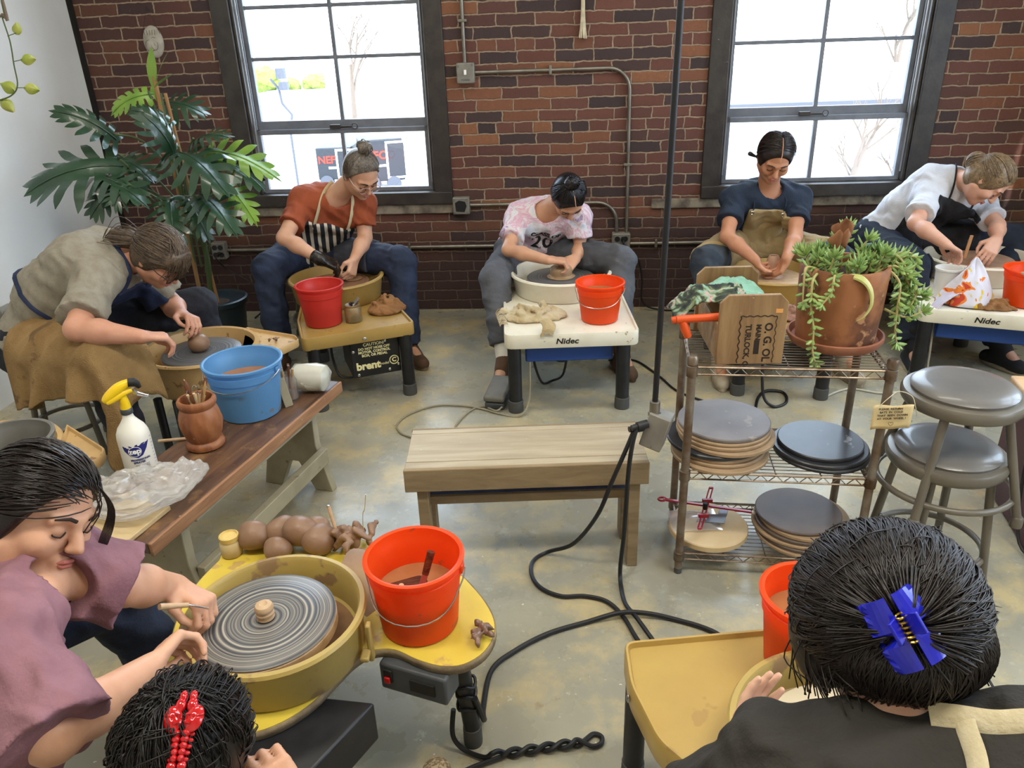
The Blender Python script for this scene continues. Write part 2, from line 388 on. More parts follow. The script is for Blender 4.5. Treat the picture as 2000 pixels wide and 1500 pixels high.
# white side wall: square to the brick wall
LX = -2.40
wallobj('wall_left', MB().box((LX-.1, -3.05, 1.65), (.2, 6.1, 3.3)), m_white_wall, kind='structure', flat=True)
wallobj('trim_1', MB().box((LX+.012, -.012, 1.65), (.024, .024, 3.3)), m_gap, kind='structure', flat=True)
_w = MB()
for c_, s_ in (((3.3, -.55, 1.65), (.2, 1.1, 3.3)), ((3.3, -2.75, 1.65), (.2, .7, 3.3)), ((3.3, -5.2, 1.65), (.2, 1.6, 3.3)), ((3.3, -1.75, .45), (.2, 1.3, .9)), ((3.3, -1.75, 3.0), (.2, 1.3, .6)), ((3.3, -3.75, .45), (.2, 1.3, .9)), ((3.3, -3.75, 3.0), (.2, 1.3, .6))): _w.box(c_, s_)
wallobj('wall_right', _w, m_plaster, kind='structure', flat=True)
for k_, y_ in ((3, -1.75), (4, -3.75)):      # two unseen windows, added in the side wall to bring in daylight
    f_ = MB()
    for yy in (-.62, 0, .62): f_.box((3.3, y_+yy, 1.8), (.08, .06, 1.8))
    for zz in (.93, 1.8, 2.67): f_.box((3.3, y_, zz), (.08, 1.3, .06))
    wallobj(f'window_{k_}', f_, m_casing, kind='structure', flat=True)
wallobj('wall_front', MB().box((.4, -6.1, 1.65), (6.2, .2, 3.3)), m_plaster, kind='structure', flat=True)
wallobj('ceiling', MB().box((.4, -2.9, 3.36), (6.4, 6.7, .1)), m_ceil, kind='structure', flat=True)
def window(i, W, lockx):
    u0, u1, z0, z1 = W; cw = .105; ym = .075
    r = bpy.data.objects.new(f'window_{i}', None); COL.objects.link(r); r.location = WO; r.rotation_euler = (0, 0, YAW); r['kind'] = 'structure'
    b = MB()
    for a, c in ((u0+cw/2, cw), (u1-cw/2, cw)): b.box((a, .04, (z0+z1)/2), (c, .12, z1-z0))
    b.box(((u0+u1)/2, .03, z0+.035), (u1-u0, .14, .07)); b.box(((u0+u1)/2, .04, z1-.05), (u1-u0, .12, .1))
    for a in (u0+cw+.008, u1-cw-.008): b.box((a, .075, (z0+z1)/2), (.016, .15, z1-z0-.14))
    obj('window_casing', b, m_casing, r, bev=.004)
    b = MB()
    for sx, x in ((1, u0+cw+.016), (-1, u1-cw-.016)):
        for k in range(3): b.box((x+sx*.004, .035+.03*k, (z0+z1)/2+.02), (.008, .006, z1-z0-.2))
    obj('sash_track', b, M('pale_sash_track', '#a9adb2', .35, metal=.3) if i == 1 else bpy.data.materials['pale_sash_track'], r, flat=True)
    g0, g1 = u0+cw+.02, u1-cw-.02; zm = 1.113; zt = z1-.1; xm = (g0+g1)/2
    for nm, y, a, c, bars in (('lower_sash', .055, z0+.07, zm, ()), ('upper_sash', .10, zm, zt, (1.497, 1.765, 2.15, 2.5))):
        b = MB(); fw = .026
        for x in (g0+fw/2, g1-fw/2): b.box((x, y, (a+c)/2), (fw, .035, c-a))
        b.box((xm, y, a+(.012 if nm[0] == 'l' else .02)), (g1-g0, .04, .024 if nm[0] == 'l' else .05)); b.box((xm, y, c-.014), (g1-g0, .035, .028))
        b.box((xm, y, (a+c)/2), (.022, .028, c-a))
        for z in bars: b.box((xm, y, z), (g1-g0, .026, .02))
        s = obj(nm, b, m_sash, r, bev=.003)
        obj('glass_pane', MB().box((xm, y, (a+c)/2), (g1-g0-.03, .004, c-a-.03)), m_glass, s, flat=True)
    b = MB().box((lockx, .03, zm+.012), (.06, .03, .022)).box((lockx+.05, .03, zm+.008), (.1, .012, .012)).tube([(lockx+.115+.016*math.cos(t), .03, zm+.012+.016*math.sin(t)) for t in np.linspace(0, 2*PI, 17)], .003, 6, caps=False)
    obj('sash_lock', b, m_casing, r, bev=.003)
window(1, W1, -.985); window(2, W2, 1.7)
for i, (W, e0, e1) in enumerate(((W1, -.06, .1), (W2, -.28, .04))):
    b = MB().box(((W[0]+W[1]+e0+e1)/2, .05, .645), (W[1]-W[0]+e1-e0, .14, .058)); v = wobv(b.v, .003, 9, i)
    wallobj(f'trim_{i+2}', MB().add(v, b.f), m_stone, kind='structure', bev=.006)

# ---------------------------------------------------------------- outside, seen through the panes
m_og = M('outside_paving', '#b9b7b2', .9, '#a9a79f', .4); m_trailer = M('trailer_navy_panel', '#23262c', .5); m_red = M('sign_red', '#d8301c', .5); m_wtxt = M('sign_white', '#f2f0ea', .5)
m_ob = M('pale_building_panel', '#c9c6c4', .8); m_oroof = M('blue_grey_roof', '#8e9aa5', .6); m_bark = M('bare_bark', '#6b5d52', .9); m_shrub = M('outside_shrub', '#6e8038', .9, '#8f9a4a', 9); m_dk = M('dark_opening', '#4a4c55', .7)
GZ = -5.0
obj('ground_outside', MB().box((0, 30, GZ-.1), (160, 120, .2)), m_og, kind='structure', flat=True)
def trailer(loc, rz, L, h, label, word, size, tx):
    t = thing('cargo_trailer', label, 'trailer', loc, rz)
    obj('trailer_body', MB().box((0, 0, .45+h/2), (L, 2.0, h)), m_trailer, t, bev=.05)
    for x in (-.45, .45): obj('wheel', MB().cyl((x, -1.05, .33), (x, -.85, .33), .33, n=20), m_dk, t)
    text('lettering', word, size, m_red, t, (tx, -1.012, .45+h*.62), (PI/2, 0, 0), .01, bold=.01)
    obj('stripe', MB().box((tx, -1.01, .45+h*.38), (L*.36, .02, .1)), m_wtxt, t, flat=True)
    d = MB()
    for x in (L*.33-.42, L*.33+.42): d.box((x, -1.015, .45+h*.5), (.09, .03, h*.86))
    for z in (.45+h*.08, .45+h*.92): d.box((L*.33, -1.015, z), (.93, .03, .09))
    obj('door_frame', d, m_wtxt, t, flat=True); obj('door', MB().box((L*.33, -1.012, .45+h*.5), (.78, .02, h*.8)), m_trailer, t, flat=True)
    return t
trailer((-7.9, 37.9, GZ), math.radians(1), 1.65, 1.45, 'black cargo trailer with red letters, seen behind the left window sash', 'NEFCO', .46, 0)
trailer((-5.75, 37.0, GZ), math.radians(13), 1.95, 1.85, 'taller black cargo trailer with white framed door outside the left window', 'NEFCO', .5, -.2)
obj('ground_bank', MB().box((-12, 56, GZ/2-1.4), (34, 9, 5.0)), m_og, kind='structure', flat=True)
for x, r, lb in ((-15.0, .95, 'largest pale green shrub outside, left end of the three beyond the window'), (-13.1, .42, 'middle small yellow green shrub outside the left window'), (-11.75, .6, 'grey green shrub outside nearest the window bar')):
    v = MB().ball((0, 0, r*.6), (r*1.15, r, r*.8), 22, 14); o = obj('shrub', MB().add(wobv(v.v, .14, 6, r), v.f), m_shrub, loc=(x, 52, -1.42)); tag(o, lb, 'shrub', 'shrubs outside')
t = thing('street_lamp', 'crooked dark lamp pole with two boxes outside the left window', 'lamp', (-7.95, 30, GZ))
obj('pole', MB().tube([(.05, 0, 0), (.05, 0, 3.4), (.2, 0, 4.0), (-.1, 0, 4.4), (-.15, 0, 4.9), (-.4, 0, 5.25)], .05, 6), m_dk, t); obj('lamp_box', MB().box((.0, 0, 5.42), (.3, .3, .36)), m_dk, t); obj('lamp_box', MB().box((.05, 0, 5.0), (.3, .3, .28)), m_dk, t)
t = thing('long_building', 'long pale low building with blue grey roof outside the right window', 'building', (14, 34, GZ))
obj('wall', MB().box((0, 0, 1.75), (17, 5, 3.5)), m_ob, t, flat=True); obj('roof', MB().prism([(-3.2, 0), (3.2, 0), (0, 1.25)], -8.8, 8.8, Matrix(((0, 0, 1), (1, 0, 0), (0, 1, 0))), (0, 0, 3.6)), m_oroof, t, flat=True)
obj('gutter', MB().box((0, -3.0, 3.62), (17.4, .4, .2)), m_dk, t, flat=True)
for k in range(5): obj('post', MB().box((-7+3.4*k, -3.0, 1.75), (.16, .16, 3.5)), m_oroof, t, flat=True)
for k in range(5): obj('window', MB().box((-5.5+3.4*k, -2.52, 1.9), (.9, .06, .9)), m_oroof, t, flat=True)
def bare_tree(loc, h, seed, label):
    rnd = random.Random(seed); t = thing('bare_tree', label, 'tree', loc, 0, 'bare trees outside'); tr = MB(); br = MB()
    def grow(m, p, d, L, r, lv):
        q = p + d*L; m.tube([p, (p+q)/2+V(rnd.uniform(-.05, .05), 0, 0)*L, q], [r, r*.8, r*.6], 5)
        if lv == 0: return
        for k in range(3 if lv > 1 else 4):
            nd = (d + V(rnd.uniform(-.8, .8), rnd.uniform(-.6, .6), rnd.uniform(-.15, .6))).normalized(); grow(br, p+d*L*rnd.uniform(.5, 1), nd, L*rnd.uniform(.5, .75), r*.5, lv-1)
    grow(tr, V(0, 0, 0), V(.03, 0, 1), h*.4, h*.02, 4); obj('trunk', tr, m_bark, t); obj('branches', br, m_bark, t)
bare_tree((10.2, 23, GZ), 6.5, 3, 'bare tree outside filling the lower right corner of the right window')
bare_tree((20, 42, GZ), 11, 5, 'tall bare tree beyond the long building, right window')
bare_tree((12.5, 25, GZ), 5.5, 9, 'small bare tree outside by the right edge of the right window')
bare_tree((-8, 44, GZ+2), 8, 12, 'bare tree on the rise outside, top right of the left window')

# ---------------------------------------------------------------- conduits, boxes, things on the wall
m_cond = M('galvanised_conduit', '#8f8a80', .4, '#7b756a', 10, metal=.75); m_gbox = M('grey_box', '#8d8a82', .5, '#7b776f', 9, spots='#4b463f', ssc=40, sth=.66, metal=.2); m_blk = M('black_rubber', '#16161a', .5, spots='#6d6a66', ssc=70, sth=.75); m_blkpl = M('black_plastic', '#1c1c1f', .45)
def conduit(label, pts, clips):
    t = thing('electrical_conduit', label, 'conduit', wp(*pts[0], -.022), YAW); o = V(pts[0][0], 0, pts[0][1])
    obj('pipe', MB().tube([V(u, 0, z)-o for u, z in pts], .0105, 10), m_cond, t)
    for u, z, hz in clips:
        obj('clip', MB().box(V(u, .004, z)-o, (.016 if hz else .05, .03, .05 if hz else .016)), m_cond, t, bev=.003)
def arc(c, r, a0, a1, n=8): return [(c[0]+r*math.cos(a0+(a1-a0)*i/n), c[1]+r*math.sin(a0+(a1-a0)*i/n)) for i in range(n+1)]
conduit('metal conduit dropping from above into the grey switch box', [(-.2, 3.25), (-.197, 1.45)], [(-.199, 1.66, 0)])
conduit('metal conduit running right from the switch box and bending down to the outlet', [(-.146, 1.396)]+arc((.6, 1.28), .117, PI/2, 0)+[(.722, .48)], [(.277, 1.397, 1), (.719, .877, 0)])
conduit('short metal conduit from the torn box bending down behind the tie-dye shirt', [(-.215, .662)]+arc((.545, .545), .117, PI/2, 0)+[(.664, .48)], [(.2, .662, 1)])
conduit('long metal conduit along the lower brick wall', [(-1.755, .412), (3.1, .412)], [(-.6, .412, 1), (.3, .412, 1), (.9, .412, 1), (1.9, .412, 1)])
def wallbox(name, label, cat, u, z, w, h, d=.05):
    t = thing(name, label, cat, wp(u, z, 0), YAW); obj('box', MB().box((0, -d/2, 0), (w, d, h)), m_gbox, t, bev=.006)
    for sx in (-1, 1):
        for sz in (-1, 1): obj('screw', MB().cyl((sx*w*.4, -d-.004, sz*h*.4), (sx*w*.4, -d+.004, sz*h*.4), .006, n=10), m_cond, t)
    return t
t = wallbox('switch_box', 'grey metal switch box high on the brick between the windows', 'switch', -.194, 1.395, .1, .108)
obj('toggle', MB().box((0, -.056, .005), (.014, .02, .026)), m_wtxt, t, bev=.002); text('lettering', 'POWER', .014, m_dk, t, (0, -.0508, -.036), (PI/2, 0, 0))
t = wallbox('junction_box', 'grey junction box with torn black cover beside the left window', 'electrical box', -.263, .662, .1, .1)
obj('torn_cover', MB().prism([(-.03, -.03), (.02, -.034), (.034, .0), (.026, .026), (-.01, .034), (-.034, .02)], 0, .003, face_rot((0, -1, 0)), (0, -.051, 0)), m_blkpl, t, flat=True)
def outlet(label, u, z, w, h, plugs):
    t = wallbox('power_outlet', label, 'outlet', u, z, w, h, .06)
    for sx in (-1, 1):
        for sz in (-1, 1): obj('socket', MB().cyl((sx*w*.22, -.064, sz*h*.22), (sx*w*.22, -.055, sz*h*.22), .016, n=14), m_blkpl, t)
    return t
outlet('grey four-way outlet box below the bent conduits with black plugs in it', .69, .425, .108, .114, 0); outlet('grey outlet box on the dark brick beside the plant pot', -1.796, .415, .085, .105, 0)
def plug(u, z, label, path, parent_group):
    t = thing('power_cable', label, 'cord', wp(u, z, -.066), 0, parent_group); L = V(*t.location)
    obj('plug', MB().cyl((0, 0, 0), -WN*.03, .014, n=12).cyl(-WN*.03, -WN*.045, .009, n=12), m_blkpl, t)
    obj('cable', MB().tube([p-L for p in spline([L-WN*.03, L-WN*.05-V(0, 0, .02)]+path, 8)], .0055, 7), m_blk, t)
plug(.669, .4, 'left black power cord hanging straight from the four-way outlet', [wp(.672, .3, -.05), wp(.69, .1, -.04), wp(.70, .006, -.1), wp(.5, .006, -.3)], 'cords at the four-way outlet')
plug(.7, .452, 'middle black power cord hanging from the four-way outlet behind the red-orange bucket', [wp(.712, .3, -.06), wp(.722, .1, -.05), wp(.73, .006, -.1), wp(.6, .006, -.35)], 'cords at the four-way outlet')
plug(.714, .402, 'rightmost black cord from the four-way outlet curving off along the wall foot', [wp(.79, .33, -.07), wp(.82, .2, -.07), wp(.83, .06, -.07), wp(.93, .01, -.08), wp(1.2, .006, -.1), wp(1.75, .006, -.12)], 'cords at the four-way outlet')
plug(-1.79, .4, 'thin black cord hanging from the outlet beside the plant pot to the floor', [wp(-1.76, .3, -.06), wp(-1.62, .2, -.06), wp(-1.57, .05, -.07), wp(-1.6, .006, -.15)], None)
m_cotton = M('cotton_rope', '#d8cfb4', .9, '#b9ad90', 30)
b = MB()
for k in range(14):
    a = k*2.4; b.tube(spline([(.004*math.cos(a), .004*math.sin(a), .55), (.008*math.cos(a), .008*math.sin(a), .14), (.02*math.cos(a), .016*math.sin(a), .002*(k % 5))], 4), .0035, 5)
tag(obj('cotton_tassel', b, m_cotton, loc=wp(.455, 1.55, -.03)), 'cream cotton tassel hanging in front of the upper brick wall', 'tassel')
m_clayw = M('pale_bisque', '#b3aca0', .8, '#97907f', 20); t = thing('clay_mask', 'pale oval clay face mask hung on the brick above the plant', 'mask', wp(-1.957, 1.53, -.01), YAW)
S = SDF((-.1, -.05, -.03), (.1, .02, .2), .004); S.ell((0, .01, .08), (.058, .03, .085), k=.01); S.ell((0, .035, .08), (.06, .04, .09), k=.005, sub=True); sobj('face_plate', S, m_clayw, t, world=False)
b = MB(); b.tube(arc3 := [(.028*math.cos(a)-.012, -.018, .06+.03*math.sin(a)) for a in np.linspace(0, 5.4, 14)], .0015, 5); b.tube([(.02*math.cos(a)+.014, -.018, .07+.034*math.sin(a)) for a in np.linspace(1, 6.5, 14)], .0015, 5)
for k in range(5): b.tube([(-.03+.014*k, -.017, .115), (-.034+.016*k, -.014, .14)], .0013, 5)
obj('drawn_lines', b, M('pencil_grey', '#6d6a64', .8), t); obj('string', MB().tube([(-.05, 0, .12), (0, .006, .26), (.05, 0, .12)], .0012, 5), m_blk, t)
# ---------------------------------------------------------------- materials of the studio
def rings(name, c1, c2, fr, rough=.4):
    m = bpy.data.materials.new(name); m.use_nodes = True; t = NT(m); ln = t.new('ShaderNodeVectorMath', operation='LENGTH')
    mp = t.new('ShaderNodeMapping'); mp.inputs['Scale'].default_value = (1, 1, 0); t.ln(t.co(), mp.inputs[0]); t.ln(mp.outputs[0], ln.inputs[0])
    r = t.math('ADD', t.math('MULTIPLY', ln.outputs['Value'], fr), t.math('MULTIPLY', t.noise(5, 2), 1.2))
    n1 = t.new('ShaderNodeTexNoise', noise_dimensions='1D'); n1.inputs['Scale'].default_value = 1; n1.inputs['Detail'].default_value = 4; t.ln(r, n1.inputs['W'])
    t.ln(t.mix(t.ramp(n1.outputs[0], [(.42, K_), (.7, W_)]), lin(c1), lin(c2)), t.b.inputs['Base Color']); t.b.inputs['Roughness'].default_value = rough
    t.bump(n1.outputs[0], .3, .002); return m
def wood(name, c1, c2, c3, grain=(1, 12, 12), sc=4, rough=.55, spots=None):
    m = bpy.data.materials.new(name); m.use_nodes = True; t = NT(m)
    mp = t.new('ShaderNodeMapping'); mp.inputs['Scale'].default_value = grain; t.ln(t.co(), mp.inputs[0])
    n = t.noise(sc, 6, mp.outputs[0], .6, .6); c = t.ramp(n, [(.3, c1), (.5, c2), (.72, c3)])
    if spots: c = t.mix(t.ramp(t.noise(9, 6, rough=.7), [(.56, K_), (.68, (.85, .85, .85, 1))]), c, lin(spots))
    c = t.mix(t.ramp(t.noise(80, 2), [(.74, K_), (.76, (.7, .7, .7, 1))]), c, lin('#cfc6b4'))
    t.ln(c, t.b.inputs['Base Color']); t.b.inputs['Roughness'].default_value = rough; t.bump(n, .15, .003); return m
m_mustard = M('mustard_plastic', '#a8894a', .45, '#9a7d44', 6, spots='#8a6a40', ssc=26, sth=.66); m_ochre = M('ochre_plastic', '#b79a54', .35, '#ad9150', 4, spots='#a88a4e', ssc=12, sth=.64)
m_tanpl = M('tan_plastic', '#c2a06c', .45, '#b08f60', 7, spots='#8a6c4c', ssc=24, sth=.62); m_whitepl = M('cream_white_plastic', '#e4dfcd', .35, '#d8d1bd', 6, spots='#9a8a6e', ssc=30, sth=.68)
m_yellow = M('yellow_laminate', '#d6bd48', .35, '#ccb24a', 5, spots='#b99a5a', ssc=14, sth=.62); m_yellowpan = M('clay_smeared_yellow_plastic', '#b39c54', .4, '#a48c54', 6, lo=.35, hi=.7, spots='#8e7350', ssc=9, sth=.6)
m_plyedge = M('dirty_board_edge', '#8e7d60', .85, '#6e5f4a', 18, bump=.3); m_blkmetal = M('black_painted_metal', '#15161a', .42, '#1f2024', 20, spots='#5d5a56', ssc=90, sth=.74); m_foot = M('grey_rubber_foot', '#4a4a48', .8)
m_head = rings('slip_streaked_metal', '#4c4f57', '#79756d', 130); m_headfg = rings('slip_streaked_black_bat', '#45464b', '#a59f92', 150, .35); m_headbr = rings('clay_covered_head', '#7d5a44', '#8f6e55', 80, .25); m_slip = M('wet_slip', '#8b6a4d', .15, '#7a5b42', 14, bump=.15)
m_clay = M('damp_brown_clay', '#8a6b54', .42, '#7a5d48', 12, bump=.12); m_claydk = M('wet_dark_clay', '#6f5444', .28, '#826552', 16, bump=.4, bsc=30); m_clayp = M('pinkish_clay', '#a07c66', .45, '#b08f78', 20); m_claypale = M('pale_turned_clay', '#c4a684', .55, '#b3946f', 30)
m_motor = M('grey_motor_housing', '#4a4d50', .5, '#3f4245', 12); m_blue = M('blue_enamel', '#24488f', .35); m_label = M('printed_cream', '#e8dfa6', .6); m_steel = M('bright_steel', '#b9b9b8', .25, metal=.95); m_lblk = M('printed_black', '#1a1917', .6)
def lathe_pan(r, z0, z1, th=.012, flare=.93):
    return MB().lathe([(r*flare*.98, z0), (r*flare, z0+.004), (r*.985, z1-.02), (r+.004, z1-.012), (r+.008, z1-.004), (r+.004, z1+.003), (r-.006, z1+.004), (r-th, z1-.004), (r*flare-th, z0+.02), (r*flare-th-.012, z0+.012), (0.001, z0+.012)], 64)
def head(t, r, z, mat, c=(0, 0), th=.012, name='wheel_head'):
    return obj(name, MB().lathe([(r*.98, -th), (r, -th+.003), (r, -.003), (r-.004, 0), (r*.55, .0006), (.0005, 0)], 56), mat, t, loc=(c[0], c[1], z))
def rimtray(out, z, h, lip, th=.02):
    """tray table: slab with a raised lip following the outline, apron down"""
    n = len(out); cx = sum(p[0] for p in out)/n; cy = sum(p[1] for p in out)/n
    def inset(d):
        r = []
        for i in range(n):
            p = Vector(out[i]); a = (p-Vector(out[i-1])).normalized(); b = (Vector(out[(i+1) % n])-p).normalized(); na = V(-a.y, a.x, 0).to_2d(); nb = V(-b.y, b.x, 0).to_2d()
            k = (na+nb); k = k/max(k.length_squared, .3)*2/1; r.append(tuple(p + k*d*.5*2/2))
        return r
    mb = MB(); L = [(inset(.004), z-h), (out, z-h+.004), (out, z+lip-.005), (inset(.005), z+lip), (inset(th), z+lip-.001), (inset(th+.008), z)]
    for o_, zz in L: mb.v += [(x, y, zz) for x, y in o_]
    for i in range(len(L)-1):
        for k in range(n): k2 = (k+1) % n; mb.f.append((i*n+k, i*n+k2, (i+1)*n+k2, (i+1)*n+k))
    mb.f.append(tuple(reversed(range(n)))); mb.f.append(tuple((len(L)-1)*n+k for k in range(n))); return mb
def rc(pts, r, n=5):
    """round the corners of an outline"""
    out = []; m = len(pts)
    for i in range(m):
        p = Vector(pts[i]); a = (Vector(pts[i-1])-p); b = (Vector(pts[(i+1) % m])-p); d = min(r, a.length*.45, b.length*.45); A = p+a.normalized()*d; B = p+b.normalized()*d
        for k in range(n+1):
            t = k/n; out.append(tuple((1-t)**2*A+2*t*(1-t)*p+t*t*B))
    return out
def leg(t, x, y, z, r=.03, mat=None, foot=True, dx=0, dy=0, sq=False):
    l = obj('leg', MB().cyl((x, y, .05), (x+dx, y+dy, z), r, n=20), mat or m_blkmetal, t)
    if foot: obj('foot', MB().lathe([(r*1.1, 0), (r*1.14, .01), (r*1.1, .055), (r*.9, .058)], 20, (x, y, 0)), m_foot, l)

# ---------------------------------------------------------------- potter's wheels
# mustard wheel of the person in the orange shirt
t = thing('pottery_wheel_station', 'mustard pottery wheel with black motor box reading CAUTION, below the left window', 'pottery wheel', (-.89, 3.86, 0), math.radians(20)); wheelB = t
obj('table', rimtray(rc([(-.262, -.575), (.262, -.575), (.25, -.3), (.17, .12), (-.17, .12), (-.25, -.3)], .03), .362, .05, .012), m_mustard, t)
obj('splash_pan', lathe_pan(.236, .365, .478), m_mustard, t); obj('slip_film', MB().lathe([(.205, .384), (.001, .385)], 40), m_slip, t); head(t, .165, .448, m_headbr)
obj('shaft', MB().cyl((0, 0, .2), (0, 0, .44), .03), m_blkmetal, t)
for x, y in ((-.215, -.547), (.215, -.547), (-.12, .06), (.12, .06)): leg(t, x, y, .315)
mo = obj('motor_box', MB().box((.07, -.40, .215), (.235, .26, .19)), m_blkmetal, t, bev=.006)
for s, z, sz in (('CAUTION!', .282, .021), ('DO NOT HOSE OFF', .262, .017), ('MOTOR, CONTROL', .245, .017), ('BOX, OR PEDAL', .228, .017)): text('lettering', s, sz, m_label, mo, (.065, -.5305, z), (PI/2, 0, 0), bold=.0006)
text('lettering', 'brent', .052, m_label, mo, (.03, -.5305, .175), (PI/2, 0, 0), bold=.0022); text('lettering', 'model', .018, m_label, mo, (.107, -.5305, .175), (PI/2, 0, 0)); text('lettering', 'C', .03, m_label, mo, (.155, -.5305, .185), (PI/2, 0, 0), bold=.0012)
obj('ring', MB().tube([(.155+.021*math.cos(a), -.5305, .185+.021*math.sin(a)) for a in np.linspace(0, 2*PI, 25)], .0025, 6, caps=False), m_label, mo)
for x, z in ((-.035, .255), (.12, .29), (-.02, .135), (.13, .14), (.175, .16)): obj('bolt', MB().ball((x, -.532, z), (.008, .004, .008), 12, 6), m_steel, mo)
obj('bolt', MB().ball((.02, -.577, .33), (.01, .004, .009), 12, 6), m_steel, t)
obj('drive_cover', MB().cyl((.05, -.38, .105), (.05, -.38, .13), .05), m_tanpl, t)
# white wheel with the word on its front
def white_wheel(label, loc, rz, full=True):
    t = thing('pottery_wheel_station', label, 'pottery wheel', loc, rz)
    obj('table', rimtray(rc([(-.298, -.645), (.302, -.645), (.302, -.1), (.2, .15), (-.2, .15), (-.298, -.1)], .045), .378, .058, .008), m_whitepl, t)
    obj('splash_pan', lathe_pan(.252, .38, .482), m_whitepl, t); obj('slip_film', MB().lathe([(.22, .398), (.001, .399)], 40), m_slip, t); head(t, .175, .452, m_head)
    obj('shaft', MB().cyl((0, 0, .25), (0, 0, .44), .03), m_blkmetal, t)
    for x, y in ((-.255, -.612), (.236, -.612), (0, -.03)): leg(t, x, y, .325, .031)
    obj('motor_case', MB().box((-.005, -.33, .275), (.4, .5, .095)), m_blue, t, bev=.008); text('lettering', 'Nidec', .036, m_lblk, t, (-.02, -.6462, .351), (PI/2, 0, 0), shear=.18, bold=.0008, sx=1.15)
    return t
wheelN = white_wheel('white pottery wheel with Nidec on its front, under the tie-dye shirt', (.27, 3.80, 0), 0)
o = white_wheel('white pottery wheel at the right edge beneath the floral rag', (2.41, 3.80, 0), math.radians(-23))
# ochre wheel behind the crate
t = thing('pottery_wheel_station', 'mustard pottery wheel half hidden behind the wooden crate, below the right window', 'pottery wheel', (1.33, 3.72, 0), math.radians(-12))
obj('table', rimtray(rc([(-.25, -.56), (.25, -.56), (.24, -.3), (.17, .12), (-.17, .12), (-.24, -.3)], .03), .352, .05, .012), m_mustard, t)
obj('splash_pan', lathe_pan(.226, .355, .464), m_mustard, t); obj('slip_film', MB().lathe([(.2, .374), (.001, .375)], 40), m_slip, t); head(t, .15, .44, m_claypale)
for x, y in ((-.165, -.48), (.21, -.48), (0, .06)): leg(t, x, y, .305)
obj('motor_box', MB().box((.06, -.3, .21), (.2, .24, .17)), m_blkmetal, t, bev=.006)
# tan wheel, tub and tray in one
def tan_wheel(label, loc, rz, full):
    t = thing('pottery_wheel_station', label, 'pottery wheel', loc, rz)
    obj('splash_pan', MB().lathe([(.16, .30), (.19, .305), (.215, .40), (.222, .452), (.232, .462), (.228, .47), (.214, .468), (.205, .44), (.185, .345), (.16, .34), (.001, .34)], 60), m_tanpl, t)
    obj('tray', rimtray(rc([(.17, -.19), (.33, -.085), (.395, .0), (.375, .06), (.14, .22), (.2, .1), (.222, 0)], .02), .448, .02, .012, .012), m_tanpl, t)
    obj('slip_film', MB().lathe([(.182, .365), (.001, .366)], 40), m_slip, t); head(t, .158, .448, m_head, th=.016); obj('bat', MB().lathe([(.155, .415), (.16, .418), (.16, .43), (.001, .43)], 40), m_clayp, t)
    obj('motor_case', MB().box((0, 0, .2), (.24, .3, .2)), m_motor, t, bev=.015)
    for x, y in ((.16, -.17), (.16, .17), (-.17, -.14), (-.17, .14)): leg(t, x, y, .31, .017, foot=True)
    return t
tan_wheel('tan pottery wheel with attached corner tray, beside the white wall', (-1.275, 2.955, 0), math.radians(8), True)
tan_wheel('tan pottery wheel carrying the grey bucket, cut off at the left edge', (-1.66, 2.10, 0), math.radians(-6), False)
# kidney-table wheel in front
t = thing('pottery_wheel_station', 'yellow pottery wheel with kidney-shaped table and spinning streaked bat, nearest on the left', 'pottery wheel', (-.55, 1.30, 0), 0)
KID = [(-.784, 1.646), (-.783, 1.694), (-.742, 1.739), (-.677, 1.759), (-.578, 1.757), (-.49, 1.74), (-.393, 1.70), (-.284, 1.638), (-.173, 1.58), (-.105, 1.488), (-.067, 1.405), (-.061, 1.345), (-.083, 1.288), (-.127, 1.253), (-.176, 1.251), (-.228, 1.272), (-.282, 1.304), (-.333, 1.303), (-.368, 1.275), (-.398, 1.225), (-.433, 1.165), (-.484, 1.116), (-.548, 1.092), (-.635, 1.11), (-.733, 1.178), (-.785, 1.31), (-.812, 1.443), (-.809, 1.555)]
kl = [(x+.55, y-1.30) for x, y in KID]; kl = [tuple(p[:2]) for p in spline([(x, y, 0) for x, y in kl+kl[:1]], 4)[:-1]][::-1]
obj('table', MB().prism(kl, .349, .370), m_yellow, t, flat=True)
e_ = [(x*1.004, y*1.004) for x, y in kl]; obj('table_edge', MB().add([(x, y, z) for z in (.347, .3685) for x, y in e_], [(i, (i+1) % len(e_), len(e_)+(i+1) % len(e_), len(e_)+i) for i in range(len(e_))]), m_plyedge, t, solid=.004)
PC = (.016, .018)
o = obj('splash_pan', lathe_pan(.19, .372, .478, .011, .96), m_yellowpan, t, loc=(PC[0], PC[1], 0)); obj('pan_clip', MB().box((.205, -.03, .41), (.012, .02, .1)).box((.196, -.05, .39), (.02, .035, .012)), m_yellowpan, o, bev=.004)
obj('slip_film', MB().lathe([(.172, .388), (.001, .389)], 48), m_slip, t, loc=(PC[0], PC[1], 0)); head(t, .15, .474, m_headfg, (0, .0), .006, 'bat'); obj('wheel_head', MB().lathe([(.146, .442), (.151, .444), (.151, .466), (.146, .4675), (.001, .4675)], 56), m_claypale, t)
obj('shaft', MB().cyl((0, 0, .2), (0, 0, .44), .025), m_blkmetal, t)
b = MB()
for k in range(16):
    a = .5+2.2*k/15+random.uniform(-.04, .04); b.ball((PC[0]+.182*math.cos(a), PC[1]+.182*math.sin(a), .435+random.uniform(-.012, .014)), (.006, .012*random.uniform(.4, 1.4), .006*random.uniform(.5, 1.3)), 10, 6, Matrix.Rotation(a, 3, 'Z'))
obj('clay_smear', b, m_claydk, t)
b = MB().prism([(.13, -.10), (.24, -.12), (.13, -.30), (-.1, -.28), (-.25, -.1), (-.2, .1)], .24, .345); obj('frame', b, m_blkmetal, t, bev=.006)
